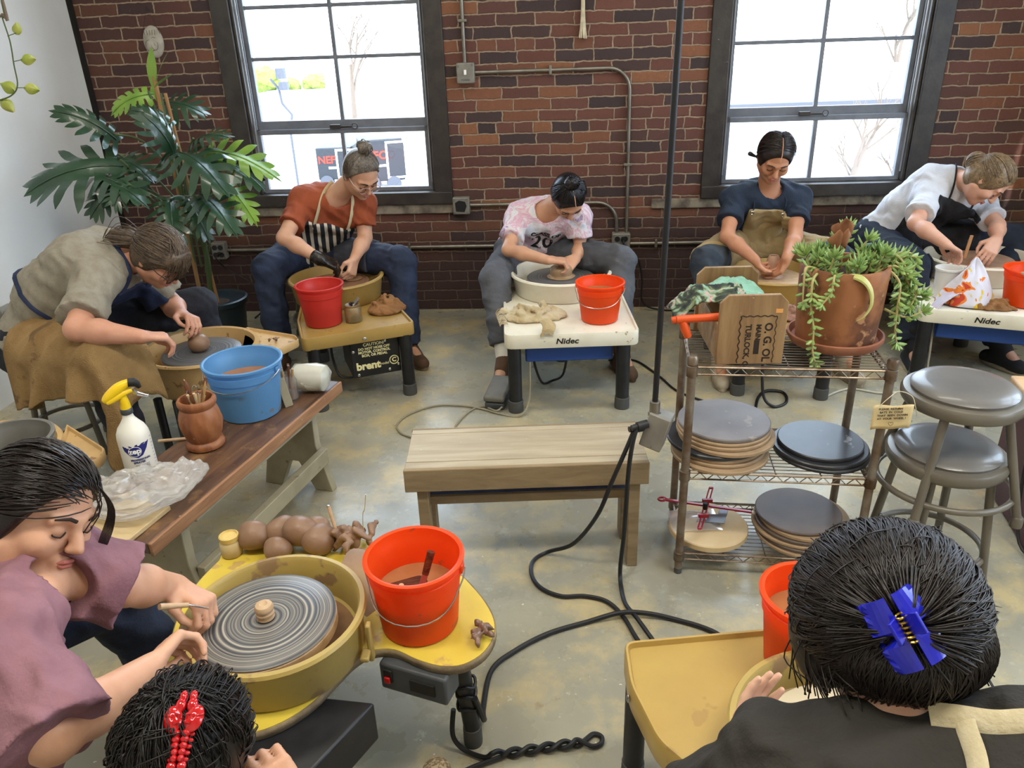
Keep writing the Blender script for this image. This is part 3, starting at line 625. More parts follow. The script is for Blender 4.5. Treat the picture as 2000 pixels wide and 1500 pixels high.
cb = obj('control_box', MB().box((.320, -.010, .308), (.165, .065, .075), Matrix.Rotation(math.radians(-22), 3, 'Z')), m_motor, t, bev=.006)
RZ = Matrix.Rotation(math.radians(-22), 3, 'Z'); cc = V(.320, -.010, .308)
obj('switch', MB().box(cc+RZ @ V(-.06, -.034, .008), (.022, .006, .034), RZ), m_lblk, cb, bev=.002); obj('switch_light', MB().box(cc+RZ @ V(-.06, -.039, -.001), (.014, .006, .016), RZ), M('red_rocker', '#b81418', .3), cb, bev=.002)
obj('dark_panel', MB().box(cc+RZ @ V(.025, -.034, .0), (.06, .006, .03), RZ), m_lblk, cb, flat=True)
leg(t, .422, .066, .35, .021, dx=-.024, dy=.0); leg(t, -.2, .38, .35, .021); leg(t, -.2, -.16, .35, .021)
b = MB()
for z, r in ((.20, .0235), (.17, .0235), (.13, .0235)): b.tube([(.418+r*math.cos(a)-.004, .066+r*math.sin(a), z+.006*math.sin(3*a)) for a in np.linspace(0, 2*PI, 19)], .004, 6)
obj('cable_tie', b, m_blkpl, t)
# big ochre wheel front right
t = thing('pottery_wheel_station', 'ochre pottery wheel with wide tray in the front right corner', 'pottery wheel', (.52, .95, 0), 0)
OC = [(.223, 1.281), (.218, 1.16), (.25, 1.022), (.33, .92), (.40, .80), (.66, .80), (.80, 1.0), (.84, 1.16), (.83, 1.327)]
obj('table', rimtray(rc([(x-.52, y-.95) for x, y in OC], .025), .38, .055, .012, .014), m_ochre, t)
PO = (.05, -.01)
o = obj('splash_pan', lathe_pan(.205, .382, .478, .011, .96), m_yellowpan, t, loc=(PO[0], PO[1], 0)); obj('slip_film', MB().lathe([(.188, .405), (.001, .406)], 48), M('milky_slip', '#8d7a5c', .1, '#a08a68', 10), t, loc=(PO[0], PO[1], 0)); head(t, .15, .452, M('wet_white_bat', '#c9bfa4', .2), PO)
for x, y in ((-.27, .30), (.27, .31), (.0, -.12)): leg(t, x, y, .325, .024)
obj('motor_box', MB().box((.02, .06, .23), (.26, .3, .18)), m_blkmetal, t, bev=.01); obj('bolt', MB().ball((-.304, .21, .352), (.004, .008, .01), 10, 6), m_steel, t)

# ---------------------------------------------------------------- benches
m_btop = wood('dark_stained_worn_wood', '#3f2c24', '#5a4030', '#75563c', (10, 1, 10), 3.5, .4, spots='#93704a'); m_bedge = wood('reddish_wood_edge', '#80573c', '#936848', '#a67a56', (10, 1, 10), 5); m_bleg = M('cream_grey_paint', '#a39a80', .65, '#948b72', 9, spots='#77705c', ssc=40, sth=.68)
t = thing('bench', 'long wooden bench holding the blue bucket and spray bottle', 'bench', (-.816, 2.176, 0), math.radians(-17.5))
obj('seat', MB().box((-.15, 0, .392), (.30, 1.05, .036)), m_btop, t, bev=.004); obj('edge_board', MB().box((.004, 0, .390), (.010, 1.052, .042)), m_bedge, t, bev=.003)
for y, nm in ((.40, 'far'), (-.34, 'near')):
    obj('leg', MB().prism([(-.26, .372), (-.04, .372), (-.045, .20), (-.0, 0), (-.075, 0), (-.13, .12), (-.17, .12), (-.225, 0), (-.30, 0), (-.255, .2)], -.018, .018, Matrix(((1, 0, 0), (0, 0, -1), (0, 1, 0))), (-.01, y, 0)), m_bleg, t, bev=.003)
obj('stretcher', MB().box((-.03, .03, .155), (.03, .74, .06)), m_bleg, t, bev=.003); obj('apron', MB().box((-.03, .03, .355), (.018, .70, .04)), m_bleg, t, bev=.003); obj('apron', MB().box((-.27, .03, .355), (.018, .70, .04)), m_bleg, t, bev=.003)
m_wt = wood('bleached_bench_top', '#968871', '#a7997f', '#b5a890', (1, 10, 10), 2.6, .6); m_wl = wood('raw_bench_lumber', '#776448', '#877354', '#958162', (1.5, 9, 9), 4, .7); m_bluep = M('worn_blue_paint', '#2c3f6e', .5, '#425580', 14)
t = thing('bench', 'low pale wooden bench standing alone mid floor', 'bench', (.035, 2.15, 0), 0)
for y, wd in ((-.105, .036), (.006, .18), (.113, .03)): obj('board', MB().box((0, y, .390), (.748, wd, .022)), m_wt, t, bev=.0025)
obj('apron', MB().box((0, -.129, .362), (.752, .016, .078)), m_wl, t, bev=.003); obj('apron', MB().box((0, .129, .362), (.752, .016, .078)), m_wl, t, bev=.003)
for x in (-.325, .335):
    for y in (-.095, .06): obj('leg', MB().box((x, y, .19), (.035, .055 if y < 0 else .07, .38)), m_wl, t, bev=.003)
obj('shelf', MB().box((0, .0, .265), (.63, .15, .016)), m_bluep, t, bev=.002); obj('stretcher', MB().box((0, -.079, .258), (.63, .014, .03)), m_wl, t, bev=.002)

# ---------------------------------------------------------------- wire cart with bats
m_wire = M('rusty_chrome_wire', '#8e8172', .4, '#5a4636', 16, metal=.8); m_post = M('rusty_post', '#6f5a48', .5, '#8d8478', 14, metal=.55, bump=.2)
CART = thing('wire_cart', 'rusty three-shelf wire rack holding stacked bats', 'rack', (.80, 2.10, 0), math.radians(-8.2)); CR = Matrix.Rotation(math.radians(-8.2), 3, 'Z')
HX, HY = .268, .148
def cartp(x, y, z=0): return V(.80, 2.10, 0) + CR @ V(x, y, z)
for sx in (-1, 1):
    for sy in (-1, 1):
        p = obj('post', MB().cyl((sx*HX, sy*HY, .02), (sx*HX, sy*HY, .755), .0125, n=14), m_post, CART)
        obj('cap', MB().lathe([(.0155, -.02), (.016, .0), (.012, .006), (.001, .006)], 14, (sx*HX, sy*HY, .753)), m_wire, p); obj('foot', MB().lathe([(.012, 0), (.013, .012), (.008, .03)], 12, (sx*HX, sy*HY, 0)), m_foot, p)
for z in (.075, .375, .722):
    b = MB()
    for sy in (-1, 1):
        b.cyl((-HX, sy*HY, z), (HX, sy*HY, z), .0035, n=6).cyl((-HX, sy*HY, z-.022), (HX, sy*HY, z-.022), .003, n=6)
        b.tube([(-HX+.536*i/24, sy*HY, z-(.022 if i % 2 else 0)) for i in range(25)], .002, 5)
    for sx in (-1, 1):
        b.cyl((sx*HX, -HY, z), (sx*HX, HY, z), .0035, n=6).cyl((sx*HX, -HY, z-.022), (sx*HX, HY, z-.022), .003, n=6); b.tube([(sx*HX, -HY+.296*i/14, z-(.022 if i % 2 else 0)) for i in range(15)], .002, 5)
    for k in range(15): y = -HY+.296*(k+.5)/15; b.cyl((-HX, y, z+.002), (HX, y, z+.002), .0016, n=5)
    for x in (-.13, 0, .13): b.cyl((x, -HY, z-.001), (x, HY, z-.001), .0022, n=5)
    s = obj('shelf', b, m_wire, CART)
    for sx in (-1, 1):
        for sy in (-1, 1): obj('collar', MB().lathe([(.0135, -.028), (.0165, -.026), (.017, .006), (.0135, .008)], 12, (sx*HX, sy*HY, z)), m_wire, s)
m_bgrey = M('grey_worn_bat', '#7d7672', .5, '#6d6462', 5, spots='#8f857a', ssc=20, sth=.64); m_btan = M('tan_particle_bat', '#a3896a', .7, '#8f7759', 10); m_bblk = M('black_plastic_bat', '#2b2c30', .35, '#3a3c42', 6, spots='#7d7e82', ssc=18, sth=.66); m_bbrown = M('brown_hardboard_bat', '#564840', .5, '#63544a', 5); m_bcream = M('cream_plaster_bat', '#cdb58c', .6, '#c2a77c', 7)
def bat(x, y, z, r, th, mat, label, group):
    tag(obj('bat', MB().lathe([(r-.003, 0), (r, .002), (r, th-.003), (r-.003, th), (.001, th)], 56), mat, loc=(x, y, z)), label, 'bat', group)
Z = .3795; G = 'bats at the left of the middle shelf'
for th, r, dx, dy, m_, lb in ((.013, .150, -.01, -.02, m_btan, 'lowest tan bat of the left stack, sticking out toward the front of the middle shelf'), (.011, .146, -.012, -.004, m_btan, 'tan bat second from the bottom of the left middle-shelf stack'), (.011, .143, -.014, .0, m_btan, 'thin tan bat just under the black bat of the left middle-shelf stack'), (.013, .148, -.022, .004, m_bblk, 'black bat slid out to the left midway down the left stack'), (.013, .148, .012, -.004, m_btan, 'wide tan bat resting directly on the black bat'), (.012, .145, .004, .006, m_btan, 'tan bat with pale rim, third from the top of the left stack'), (.010, .143, .004, .01, m_btan, 'thin tan bat right beneath the grey top bat'), (.012, .142, .006, .014, m_bgrey, 'grey worn bat on top of the left middle-shelf stack')):
    bat(.655+dx, 2.120+dy, Z, r, th, m_, lb, G); Z += th+.0006
Z = .3795
for th, r, dx, dy, lb in ((.012, .143, .0, -.004, 'lowest black bat of the right middle-shelf stack'), (.012, .144, -.003, .003, 'middle black bat of the right middle-shelf stack, wider than the top one'), (.013, .128, -.002, .006, 'smaller black bat with bluish sheen on top of the right middle-shelf stack')):
    bat(.958+dx, 2.085+dy, Z, r, th, m_bblk, lb, 'black bats at the right of the middle shelf'); Z += th+.0006
bat(.633, 2.105, .0795, .128, .022, m_bcream, 'thick cream round bat under the red calipers on the bottom shelf', None)
Z = .0795
for th, r, dx, dy, m_, lb in ((.012, .152, .012, -.012, m_btan, 'lowest bat of the bottom-shelf stack'), (.012, .148, .006, -.004, m_bbrown, 'brown bat second from the bottom on the bottom shelf'), (.011, .146, -.004, .002, m_btan, 'tan bat third from the bottom on the bottom shelf'), (.012, .142, .002, .0, m_bbrown, 'brown bat third from the top on the bottom shelf'), (.013, .141, .012, .0, m_btan, 'tan bat just below the dark top bat of the bottom shelf'), (.010, .135, -.004, .01, m_bbrown, 'dark brown bat on top of the bottom-shelf stack')):
    bat(.925+dx, 2.085+dy, Z, r, th, m_, lb, 'bats at the right of the bottom shelf'); Z += th+.0006

# ---------------------------------------------------------------- stools
m_stool = M('taupe_stool_enamel', '#716b60', .35, '#676157', 8, spots='#a49c8c', ssc=40, sth=.73, metal=.2); m_vinyl = M('grey_vinyl_pad', '#6d6a66', .35, '#625f5d', 6, coat=.2)
def stool(label, loc, rz, h, rb=.17, ring=.15, r=.164, zb=0, group=None):
    t = thing('stool', label, 'stool', loc, rz, group); L = h-.05
    obj('seat_ring', MB().lathe([(r-.02, h-.045), (r-.006, h-.044), (r, h-.036), (r+.002, h-.018), (r-.004, h-.008), (r-.018, h-.004), (.12, h-.004), (.001, h-.004)], 56), m_stool, t); obj('cushion', MB().lathe([(r-.022, h-.004), (r-.02, h+.004), (r-.03, h+.013), (r*.6, h+.02), (.001, h+.021)], 56), m_vinyl, t)
    for k in range(4):
        a = PI/4+k*PI/2; c, s = math.cos(a), math.sin(a); l = obj('leg', MB().cyl((rb*c, rb*s, .02), (.125*c, .125*s, L), .0125, n=14), m_stool, t)
        obj('foot', MB().lathe([(.0155, 0), (.017, .004), (.016, .03), (.0125, .034)], 14, (rb*c, rb*s, 0)), m_stool, l)
    rr = rb+(.125-rb)*ring/L-.004
    obj('foot_ring', MB().tube([(rr*math.cos(a), rr*math.sin(a), ring) for a in np.linspace(0, 2*PI, 49)], .0095, 10, caps=False), m_stool, t); return t
stool('grey padded stool standing on the floor under another stool', (1.276, 1.955, 0), math.radians(3), .45, .172, .12)
stool('upper grey padded stool stacked on another, right of the wire rack', (1.287, 1.962, .265), math.radians(-1), .375, .208, .075, .160)
# ---------------------------------------------------------------- people
def skin(name, c, c2): return M(name, c, .48, c2, 14, .35, .7, sss=.12, bump=.04, bsc=220)
def hairmat(name, c1, c2, rough=.32):
    m = bpy.data.materials.new(name); m.use_nodes = True; t = NT(m)
    t.ln(t.ramp(t.noise(55, 3, None, .6, 1.5), [(.3, c1), (.7, c2)]), t.b.inputs['Base Color']); t.b.inputs['Roughness'].default_value = rough; t.b.inputs['Specular IOR Level'].default_value = .45
    t.bump(t.noise(160, 3), .25, .002); return m
def cloth(name, c1, c2=None, sc=9, rough=.85, **k): return M(name, c1, rough, c2, sc, bump=.25, bsc=140, **k)
def stripes(name, c1, c2, d, fr, duty=.42):
    m = bpy.data.materials.new(name); m.use_nodes = True; t = NT(m); dt = t.new('ShaderNodeVectorMath', operation='DOT_PRODUCT'); dt.inputs[1].default_value = d; t.ln(t.co(), dt.inputs[0])
    f = t.math('LESS_THAN', t.math('FRACT', t.math('ADD', t.math('MULTIPLY', dt.outputs['Value'], fr), t.math('MULTIPLY', t.noise(7, 2), .35))), duty)
    t.ln(t.mix(f, lin(c1), lin(c2)), t.b.inputs['Base Color']); t.b.inputs['Roughness'].default_value = .85; t.bump(t.noise(140, 3), .25); return m
m_lip = M('lip_skin', '#b0685c', .4); m_brow = M('brow_hair', '#2b201c', .8); m_denim = cloth('dark_denim', '#26314a', '#1d2638', 10); m_greypant = cloth('grey_trousers', '#56585e', '#4a4c52', 8); m_sock = cloth('white_sock', '#d8d5cc'); m_shoebr = M('brown_suede', '#5a4230', .85, '#4a3627', 20); m_shoewh = M('dirty_white_shoe', '#a89d8a', .8, '#8d816c', 16); m_shoebk = M('black_canvas', '#1e1f24', .8); m_lace = M('white_lace', '#d9d4c6', .8)
A = lambda p: np.array(p, float)
def nrm(v): v = np.array(v, float); return v/np.linalg.norm(v)
def frame(f, u):
    f = nrm(f); u = np.array(u, float); u = nrm(u-f*(u@f)); return f, u, np.cross(u, f)       # forward, up, left
def head_sdf(S, c, fr, k=1.0):
    f, u, l = fr; R = np.stack([l, f, u], 1); c = A(c); P = lambda x, y, z: c+(l*x+f*y+u*z)*k
    S.ell(P(0, -.012, .028), (.074*k, .094*k, .086*k), R, .02); S.ell(P(0, .014, -.042), (.058*k, .061*k, .069*k), R, .03)
    S.cap(P(0, .048, -.092), P(0, .062, -.094), .022*k, k=.03)                        # chin
    for s in (-1, 1):
        S.cap(P(s*.03, .02, -.085), P(s*.055, -.005, -.055), .02*k, k=.03); S.ell(P(s*.04, .058, -.028), .022*k, k=.03)      # jaw, cheek
        S.cap(P(s*.012, .083, .022), P(s*.045, .07, .022), .009*k, k=.015); S.ell(P(s*.031, .087, .002), .0135*k, k=.012, sub=True); S.ell(P(s*.031, .071, .002), (.0145*k, .0125*k, .0125*k), R, .004)
        S.ell(P(s*.077, -.008, -.005), (.008*k, .017*k, .03*k), R, .008); S.ell(P(s*.083, -.002, -.003), (.005*k, .009*k, .018*k), R, .004, sub=True)
        S.ell(P(s*.0105, .092, -.031), .0075*k, k=.008)
    S.chain([P(0, .082, .014), P(0, .094, -.012), P(0, .105, -.028)], [.0075*k, .0085*k, .0100*k], .012)
    S.cap(P(-.015, .079, -.057), P(.015, .079, -.057), .0075*k, k=.01); S.cap(P(-.013, .078, -.067), P(.013, .078, -.067), .0075*k, k=.01)
def face_parts(t, c, fr, k=1.0, brow=None, lash=True):
    f, u, l = fr; c = A(c); P = lambda x, y, z: V(*(c+(l*x+f*y+u*z)*k))
    b = MB().tube([P(-.021, .082, -.061), P(-.010, .0905, -.0575), P(0, .0913, -.0585), P(.010, .0905, -.0575), P(.021, .082, -.061)], [.001, .0046*k, .0042*k, .0046*k, .001], 8)
    b.tube([P(-.020, .082, -.063), P(-.009, .0900, -.067), P(.009, .0900, -.067), P(.020, .082, -.063)], [.001, .005*k, .005*k, .001], 8)
    obj('lips', b, m_lip, t, world=True)
    for s in (-1, 1):
        obj('eyebrow', MB().tube([P(s*.014, .093, .024), P(s*.03, .091, .031), P(s*.05, .077, .026)], [.0035*k, .0036*k, .0015], 6, flat=.5), brow or m_brow, t, world=True)
        obj('eyelashes', MB().tube([P(s*(.031+.015*math.cos(a)), .0845-.006*abs(math.cos(a)), -.002-.006*math.sin(a)) for a in np.linspace(0, PI, 7)], .0016*k, 5), m_brow, t, world=True)
def hand_sdf(S, w, d, n, side, curl=.6, k=1.0, spread=.10, thumb=.6, r=1.0, curls=None):
    """w wrist, d along the hand, n the way the palm faces, side +1 if the thumb lies on d x n"""
    d = nrm(d); n = np.array(n, float); n = nrm(n-d*(n@d)); tdir = np.cross(d, n)*side; w = A(w)
    for i in range(4):
        o = tdir*(.028-.0185*i)*k; kn = w+d*(.085-.004*abs(i-1))*k+o; S.cap(w+o*.55+d*.005, kn, .0135*k*r, .0105*k*r, .012)
        c = curl if curls is None else curls[i]; L = [.043, .027, .021]; sc = (.94, 1.05, .98, .78)[i]*k
        p = kn; a = (.28+c*.75); fd = d*math.cos(spread*(1.2-i)*.8)+tdir*math.sin(spread*(1.2-i)*.8); fd = nrm(fd); rr = [.0092, .0083, .0075, .0064]
        for j in range(3):
            dr = fd*math.cos(a)+n*math.sin(a); q = p+dr*L[j]*sc; S.cap(p, q, rr[j]*k*r, rr[j+1]*k*r, .0035); p = q; a += c*(1.05 if j == 0 else .8)
    b = w+d*.022*k+tdir*.022*k; q = b+(d*.55+tdir*.62+n*.35)*.046*k; S.cap(b, q, .0155*k*r, .0115*k*r, .012); e = q+nrm(d*.8+tdir*(.5-thumb)+n*(.25+.4*thumb))*.032*k; S.cap(q, e, .0105*k*r, .0092*k*r, .004); S.cap(e, e+nrm(d*.9+tdir*(.2-thumb)+n*.4*thumb)*.024*k, .0092*k*r, .0072*k*r, .004)
def torso_sdf(S, J, o=0., w=1., k=.05, bust=.06, arch=.05):
    pv, nk = A(J['pv']), A(J['nk']); l = nrm(A(J['sL'])-A(J['sR'])); lh = nrm(A(J['hL'])-A(J['hR'])); up = nrm(nk-pv); f = nrm(np.cross(l, up)); H = nk-pv
    mid = pv+H*.45-f*arch*.7; ch = pv+H*.80-f*arch*.6
    S.cap(A(J['hR']), A(J['hL']), .095*w+o, k=k)
    for s in (-1, 1):
        S.cap(pv+lh*s*.055*w, mid+(l+lh)*.5*s*.055*w, .098*w+o, .09*w+o, k); S.cap(mid+(l+lh)*.5*s*.055*w, ch+l*s*.072*w, .09*w+o, .092*w+o, k)
        if bust: S.ell(ch-H*.06+f*.075*w+l*s*.07, bust*w+o*.6, k=.05)
        sh = A(J['sL'] if s > 0 else J['sR']); S.cap(nk-up*.02, sh, .045+o*.7, .05+o*.7, k)
    S.cap(ch, nk-up*.05, .085*w+o, .055+o, k); S.cap(A(J['sR']), A(J['sL']), .05+o, k=k); return f, up, l
def lerp(a, b, t): a = A(a); return a+(A(b)-a)*t
def bounds(J, pad=.16, keys=None):
    Q = np.array([J[k] for k in (keys or J)]); return Q.min(0)-pad, Q.max(0)+pad
def body(t, J, fr, mat, vox, w=1., hands=(), arm=1., hk=1., legs=True, sm=2, arch=.05):
    S = SDF(*bounds(J), vox); f, up, l = torso_sdf(S, J, -.012, w, arch=arch); head_sdf(S, J['hd'], fr, hk)
    S.cap(A(J['hd'])-fr[1]*.05-fr[0]*.03, A(J['nk'])-up*.02, .05, .056, .03)
    for s in 'RL':
        if 'w'+s in J:
            S.chain([J['s'+s], lerp(J['s'+s], J['e'+s], .5), J['e'+s]], [.046*arm, .044*arm, .037*arm], .02); S.chain([J['e'+s], lerp(J['e'+s], J['w'+s], .35), J['w'+s]], [.036*arm, .039*arm, .0255*arm**.5], .02)
        if legs and 'k'+s in J: S.chain([J['h'+s], J['k'+s]], [.08*w, .055], .03).chain([J['k'+s], lerp(J['k'+s], J['a'+s], .35), J['a'+s]], [.053, .052, .036], .02).cap(J['a'+s], lerp(J['a'+s], J.get('t'+s, A(J['a'+s])+A((0, -.15, -.06))), .8), .034, .026, .02)
    for h in hands: hand_sdf(S, **h)
    sobj('body', S, mat, t, sm=sm); return f, up, l
def shirt(t, J, mat, vox, w=1., o=.016, sl=.62, arm=1., fold=.0028, neck=.066, hem=.03, seed=0., neckdrop=.0, name='shirt', arch=.05, sr=.066):
    S = SDF(*bounds(J, .17, [k for k in J if k[0] in 'snehp' and k != 'hd' and k in ('pv', 'hR', 'hL', 'nk', 'sR', 'sL', 'eR', 'eL')]), vox); f, up, l = torso_sdf(S, J, o, w, arch=arch)
    for s in 'RL':
        if 'e'+s in J: S.sleeve(J['s'+s], lerp(J['s'+s], J['e'+s], sl), .058*arm, sr*arm, .03)
    S.folds(fold*1.25, 34, (.5, .6, 1.), seed); S.folds(fold*.75, 78, (1., .2, .5), seed+2)
    S.cap(A(J['nk'])+f*(.012+neckdrop)-up*.02, A(J['nk'])+up*.1+f*(.05+neckdrop), neck, neck*1.05, .008, sub=True); S.plane(A(J['pv'])-up*hem, -up)
    o_ = sobj(name, S, mat, t, sm=2); return S, o_, (f, up, l)
def trousers(t, J, mat, vox, w=1., fold=.003, cut=.88, seed=1., o=.012, name='trousers'):
    ks = [k for k in ('pv', 'hR', 'hL', 'kR', 'kL', 'aR', 'aL') if k in J]; S = SDF(*bounds(J, .15, ks), vox); S.cap(J['hR'], J['hL'], .098*w+o, k=.04); S.cap(A(J['pv']), A(J['pv'])+A((0, 0, .06)), .1*w+o*.5, k=.05)
    for s in 'RL': S.chain([J['h'+s], J['k'+s]], [.09*w+o, .068+o], .04); S.sleeve(J['k'+s], lerp(J['k'+s], J['a'+s], cut), .064+o, .054+o, .02)
    S.folds(fold*1.2, 38, (.3, .5, 1.), seed); S.folds(fold*.6, 90, (.2, 1., .6), seed+1); o_ = sobj(name, S, mat, t, sm=2); return S, o_
def shoe(t, a, tp, mat, sole, laces=False, name='shoe', hi=.0):
    a, tp = A(a), A(tp); d = tp-a; d[2] = 0; d = nrm(d); g = a.copy(); g[2] = .03; S = SDF(np.minimum(a, tp)-.1, np.maximum(a, tp)+.1+A((0, 0, hi)), .005)
    S.cap(g-d*.035, g+d*.15, .036, .034, .02); S.cap(a, a+d*.05-A((0, 0, .03)), .043, .036, .03); S.cap(g+d*.02+A((0, 0, .02)), g+d*.12, .036, .03, .03)
    if hi: S.cap(a, a+A((0, 0, hi)), .043, k=.01)
    S.plane((0, 0, .012), (0, 0, -1)); o = sobj(name, S, mat, t, sm=2); sd = nrm(np.cross((0, 0, 1), d))
    out = [(g-d*.07*math.cos(x)*0+d*(.058+.125*math.cos(x))+sd*(.040*math.sin(x)))[:2] for x in np.linspace(0, 2*PI, 24, endpoint=False)]; obj('sole', MB().prism([tuple(p) for p in out], .001, .022), sole, o, world=True, bev=.003)
    if laces:
        b = MB()
        for i in range(5):
            p = g+d*(.035+.02*i)+A((0, 0, .052-.006*i)); b.tube([p-sd*.028-A((0, 0, .012)), p+A((0, 0, .004)), p+sd*.028+d*.012-A((0, 0, .012))], .0035, 5); b.tube([p+sd*.028-A((0, 0, .012)), p+A((0, 0, .005)), p-sd*.028+d*.012-A((0, 0, .012))], .0035, 5)
        obj('laces', b, m_lace, o, world=True)
def strands(mb, c, fr, rad, starts, gather, n, off=.006, r=.0017, jit=.12, t1=1.0, rnd=None, lift=.0, seg=9):
    """thin hair strands swept over an ellipsoid from start directions to a gathering direction (l, f, u axes)"""
    rnd = rnd or random.Random(3); f, u, l = fr; c = A(c); rad = A(rad); g = nrm(gather)
    for i in range(n):
        s = nrm(A(starts(rnd))+A([rnd.gauss(0, jit*.3) for _ in range(3)])); gg = nrm(g+A([rnd.gauss(0, jit) for _ in range(3)])); om = math.acos(max(-1, min(1, s@gg))); pts = []; o = off*rnd.uniform(.3, 1.5)
        if om < .15: continue
        for k in range(seg):
            x = k/(seg-1)*t1*rnd.uniform(.97, 1.0); q = (math.sin((1-x)*om)*s+math.sin(x*om)*gg)/math.sin(om); e = q*(rad+o+lift*math.sin(PI*x)); pts.append(V(*(c+l*e[0]+f*e[1]+u*e[2])))
        mb.tube(pts, [r*.5]+[r]*(seg-2)+[r*.4], 4, caps=False)
def hair_cap(t, c, fr, mat, vox=.005, k=1.0, front=(.075, .070), back=(-.02, -.095), extra=None, grow=.008, strand=None, side=.0, name='hair'):
    f, u, l = fr; R = np.stack([l, f, u], 1); c = A(c); S = SDF(c-.26, c+.26, vox)
    S.ell(c+(f*-.014+u*.026)*k, A((.077+side, .094, .089))*k+grow, R, .01); S.ell(c+(f*-.03-u*.03)*k, A((.068+side, .066, .062))*k+grow, R, .03)
    a = A(front)*k; b = A(back)*k; d = b-a; nn = A((-d[1], d[0])); nn = nn if nn[0] > 0 else -nn
    S.plane(c+f*a[0]+u*a[1], f*nn[0]+u*nn[1])
    if extra: extra(S, c, f, u, l)
    vs, fs = S.mesh(); b_ = MB().add(vs.tolist(), [tuple(q) for q in fs.tolist()])
    if strand: strand(b_)
    return obj(name, b_, mat, t, world=True, ang=180)
def project_text(o, target, d):
    """lay lettering onto a garment: each vertex slides along d until it meets the cloth"""
    from mathutils.bvhtree import BVHTree
    me = target.data; n = len(me.polygons); vv = [tuple(v.co) for v in me.vertices]; bv = BVHTree.FromPolygons(vv, [tuple(p.vertices) for p in me.polygons]); M_ = Matrix.LocRotScale(o.location, o.rotation_quaternion, o.scale); Mi = M_.inverted(); d = Vector(d)
    for v in o.data.vertices:
        p = M_ @ v.co; h = bv.ray_cast(p-d*.2, d)[0]
        if h is not None: v.co = Mi @ (h-d*.0012)
def on_cloth(so, pts, off=.004):
    """lay a strap path onto a garment"""
    from mathutils.bvhtree import BVHTree
    me = so.data; bv = BVHTree.FromPolygons([tuple(v.co) for v in me.vertices], [tuple(p.vertices) for p in me.polygons]); out = []
    for p in pts:
        h = bv.find_nearest(Vector(p)); out.append(h[0]+h[1]*off if h[0] is not None else Vector(p))
    for _ in range(6): out = [out[0]]+[(out[i-1]+out[i]*2+out[i+1])/4 for i in range(1, len(out)-1)]+[out[-1]]
    return out
def ring_on(so, c, a1, a2, off=.004, n=48):
    from mathutils.bvhtree import BVHTree
    me = so.data; bv = BVHTree.FromPolygons([tuple(v.co) for v in me.vertices], [tuple(p.vertices) for p in me.polygons]); out = []; c = Vector(c)
    for a in np.linspace(0, 2*PI, n+1):
        dv = V(*(nrm(a1)*math.cos(a)+nrm(a2)*math.sin(a))); h = bv.ray_cast(c+dv*.34, -dv, .34)
        if h[0] is not None: out.append(h[0]+dv*off)
    return out
def region(S, off, planes):
    c = S.copy(); c.d = c.d-np.float32(off)
    for p, n in planes: c.plane(p, n)
    return c
def person(label, J): return thing('person', label, 'person', (J['pv'][0], J['pv'][1], 0))
def stool_under(label, J, h=None): return stool(label, (J['pv'][0], J['pv'][1], 0), .4, (h or J['pv'][2]-.122), .165, .14, .15)
def bun_starts(r):
    if r.random() < .55: return (r.uniform(-.75, .75), .80-.2*r.random(), .62)
    return (r.choice((-1, 1)), r.uniform(-.3, .3), r.uniform(-.5, .55))
def top_strands(fr, c, rad, gather, n=220, lim=.2, seed=3, **k):
    return lambda b: strands(b, A(c)+(fr[0]*-.014+fr[1]*.026), fr, rad, lambda r: (r.uniform(-1, 1), r.uniform(-.2, .85), r.uniform(lim, 1)), gather, n, rnd=random.Random(seed), **k)

# --- person in the tan apron, right window
J = dict(hd=(1.342, 3.900, 0.990), nk=(1.364, 4.020, 0.806), sR=(1.192, 4.020, 0.765), sL=(1.517, 4.000, 0.757), eR=(1.111, 3.815, 0.624), wR=(1.204, 3.628, 0.552), eL=(1.449, 3.794, 0.617), wL=(1.352, 3.612, 0.562), pv=(1.360, 4.140, 0.500), hR=(1.270, 4.140, 0.500), hL=(1.450, 4.140, 0.500), kR=(0.995, 3.740, 0.517), kL=(1.655, 3.74, 0.507), aR=(1.030, 3.480, 0.100), aL=(1.64, 3.470, 0.100), tR=(1.010, 3.330, 0.040), tL=(1.66, 3.32, 0.040))
fr = frame((-.12, -.80, -.60), (0, -.6, .8)); t = person('person in navy short sleeves and tan apron shaping a clay cylinder below the right window', J)
sk = skin('skin_warm_tan', '#c08a6a', '#b57c5e')
body(t, J, fr, sk, .005, .92, [dict(w=J['wR'], d=(.55, .45, -.65), n=(.8, -.1, .3), side=1, curl=.55), dict(w=J['wL'], d=(-.1, .55, -.75), n=(-.9, -.1, .2), side=-1, curl=.5)], arm=.92); face_parts(t, J['hd'], fr)
m_navy = cloth('navy_cotton', '#1d2a3d', '#17212f'); S, so, ax = shirt(t, J, m_navy, .006, .92, sl=.62, seed=.4, neck=.06)
S2, to = trousers(t, J, cloth('dark_slate_denim', '#2a333f', '#3d464c', 7), .006, .95); f, up, l = ax; pv = A(J['pv']); C0 = lerp(J['pv'], J['nk'], .5)
ap = region(S, .009, [(pv+f*.03, -f), (A(J['nk'])-up*.045, up), (C0-l*.105, -l), (C0+l*.105, l)]); m_apr = cloth('tan_canvas', '#a48f68', '#968058', 8)
sobj('apron', ap, m_apr, t)
ap2 = region(S2, .010, [(pv+A((0, .02, 0)), (0, 1, 0)), ((0, 3.80, 0), (0, -1, 0)), ((0, 0, .43), (0, 0, -1))]); sobj('apron_skirt', ap2, m_apr, t)
b = MB()
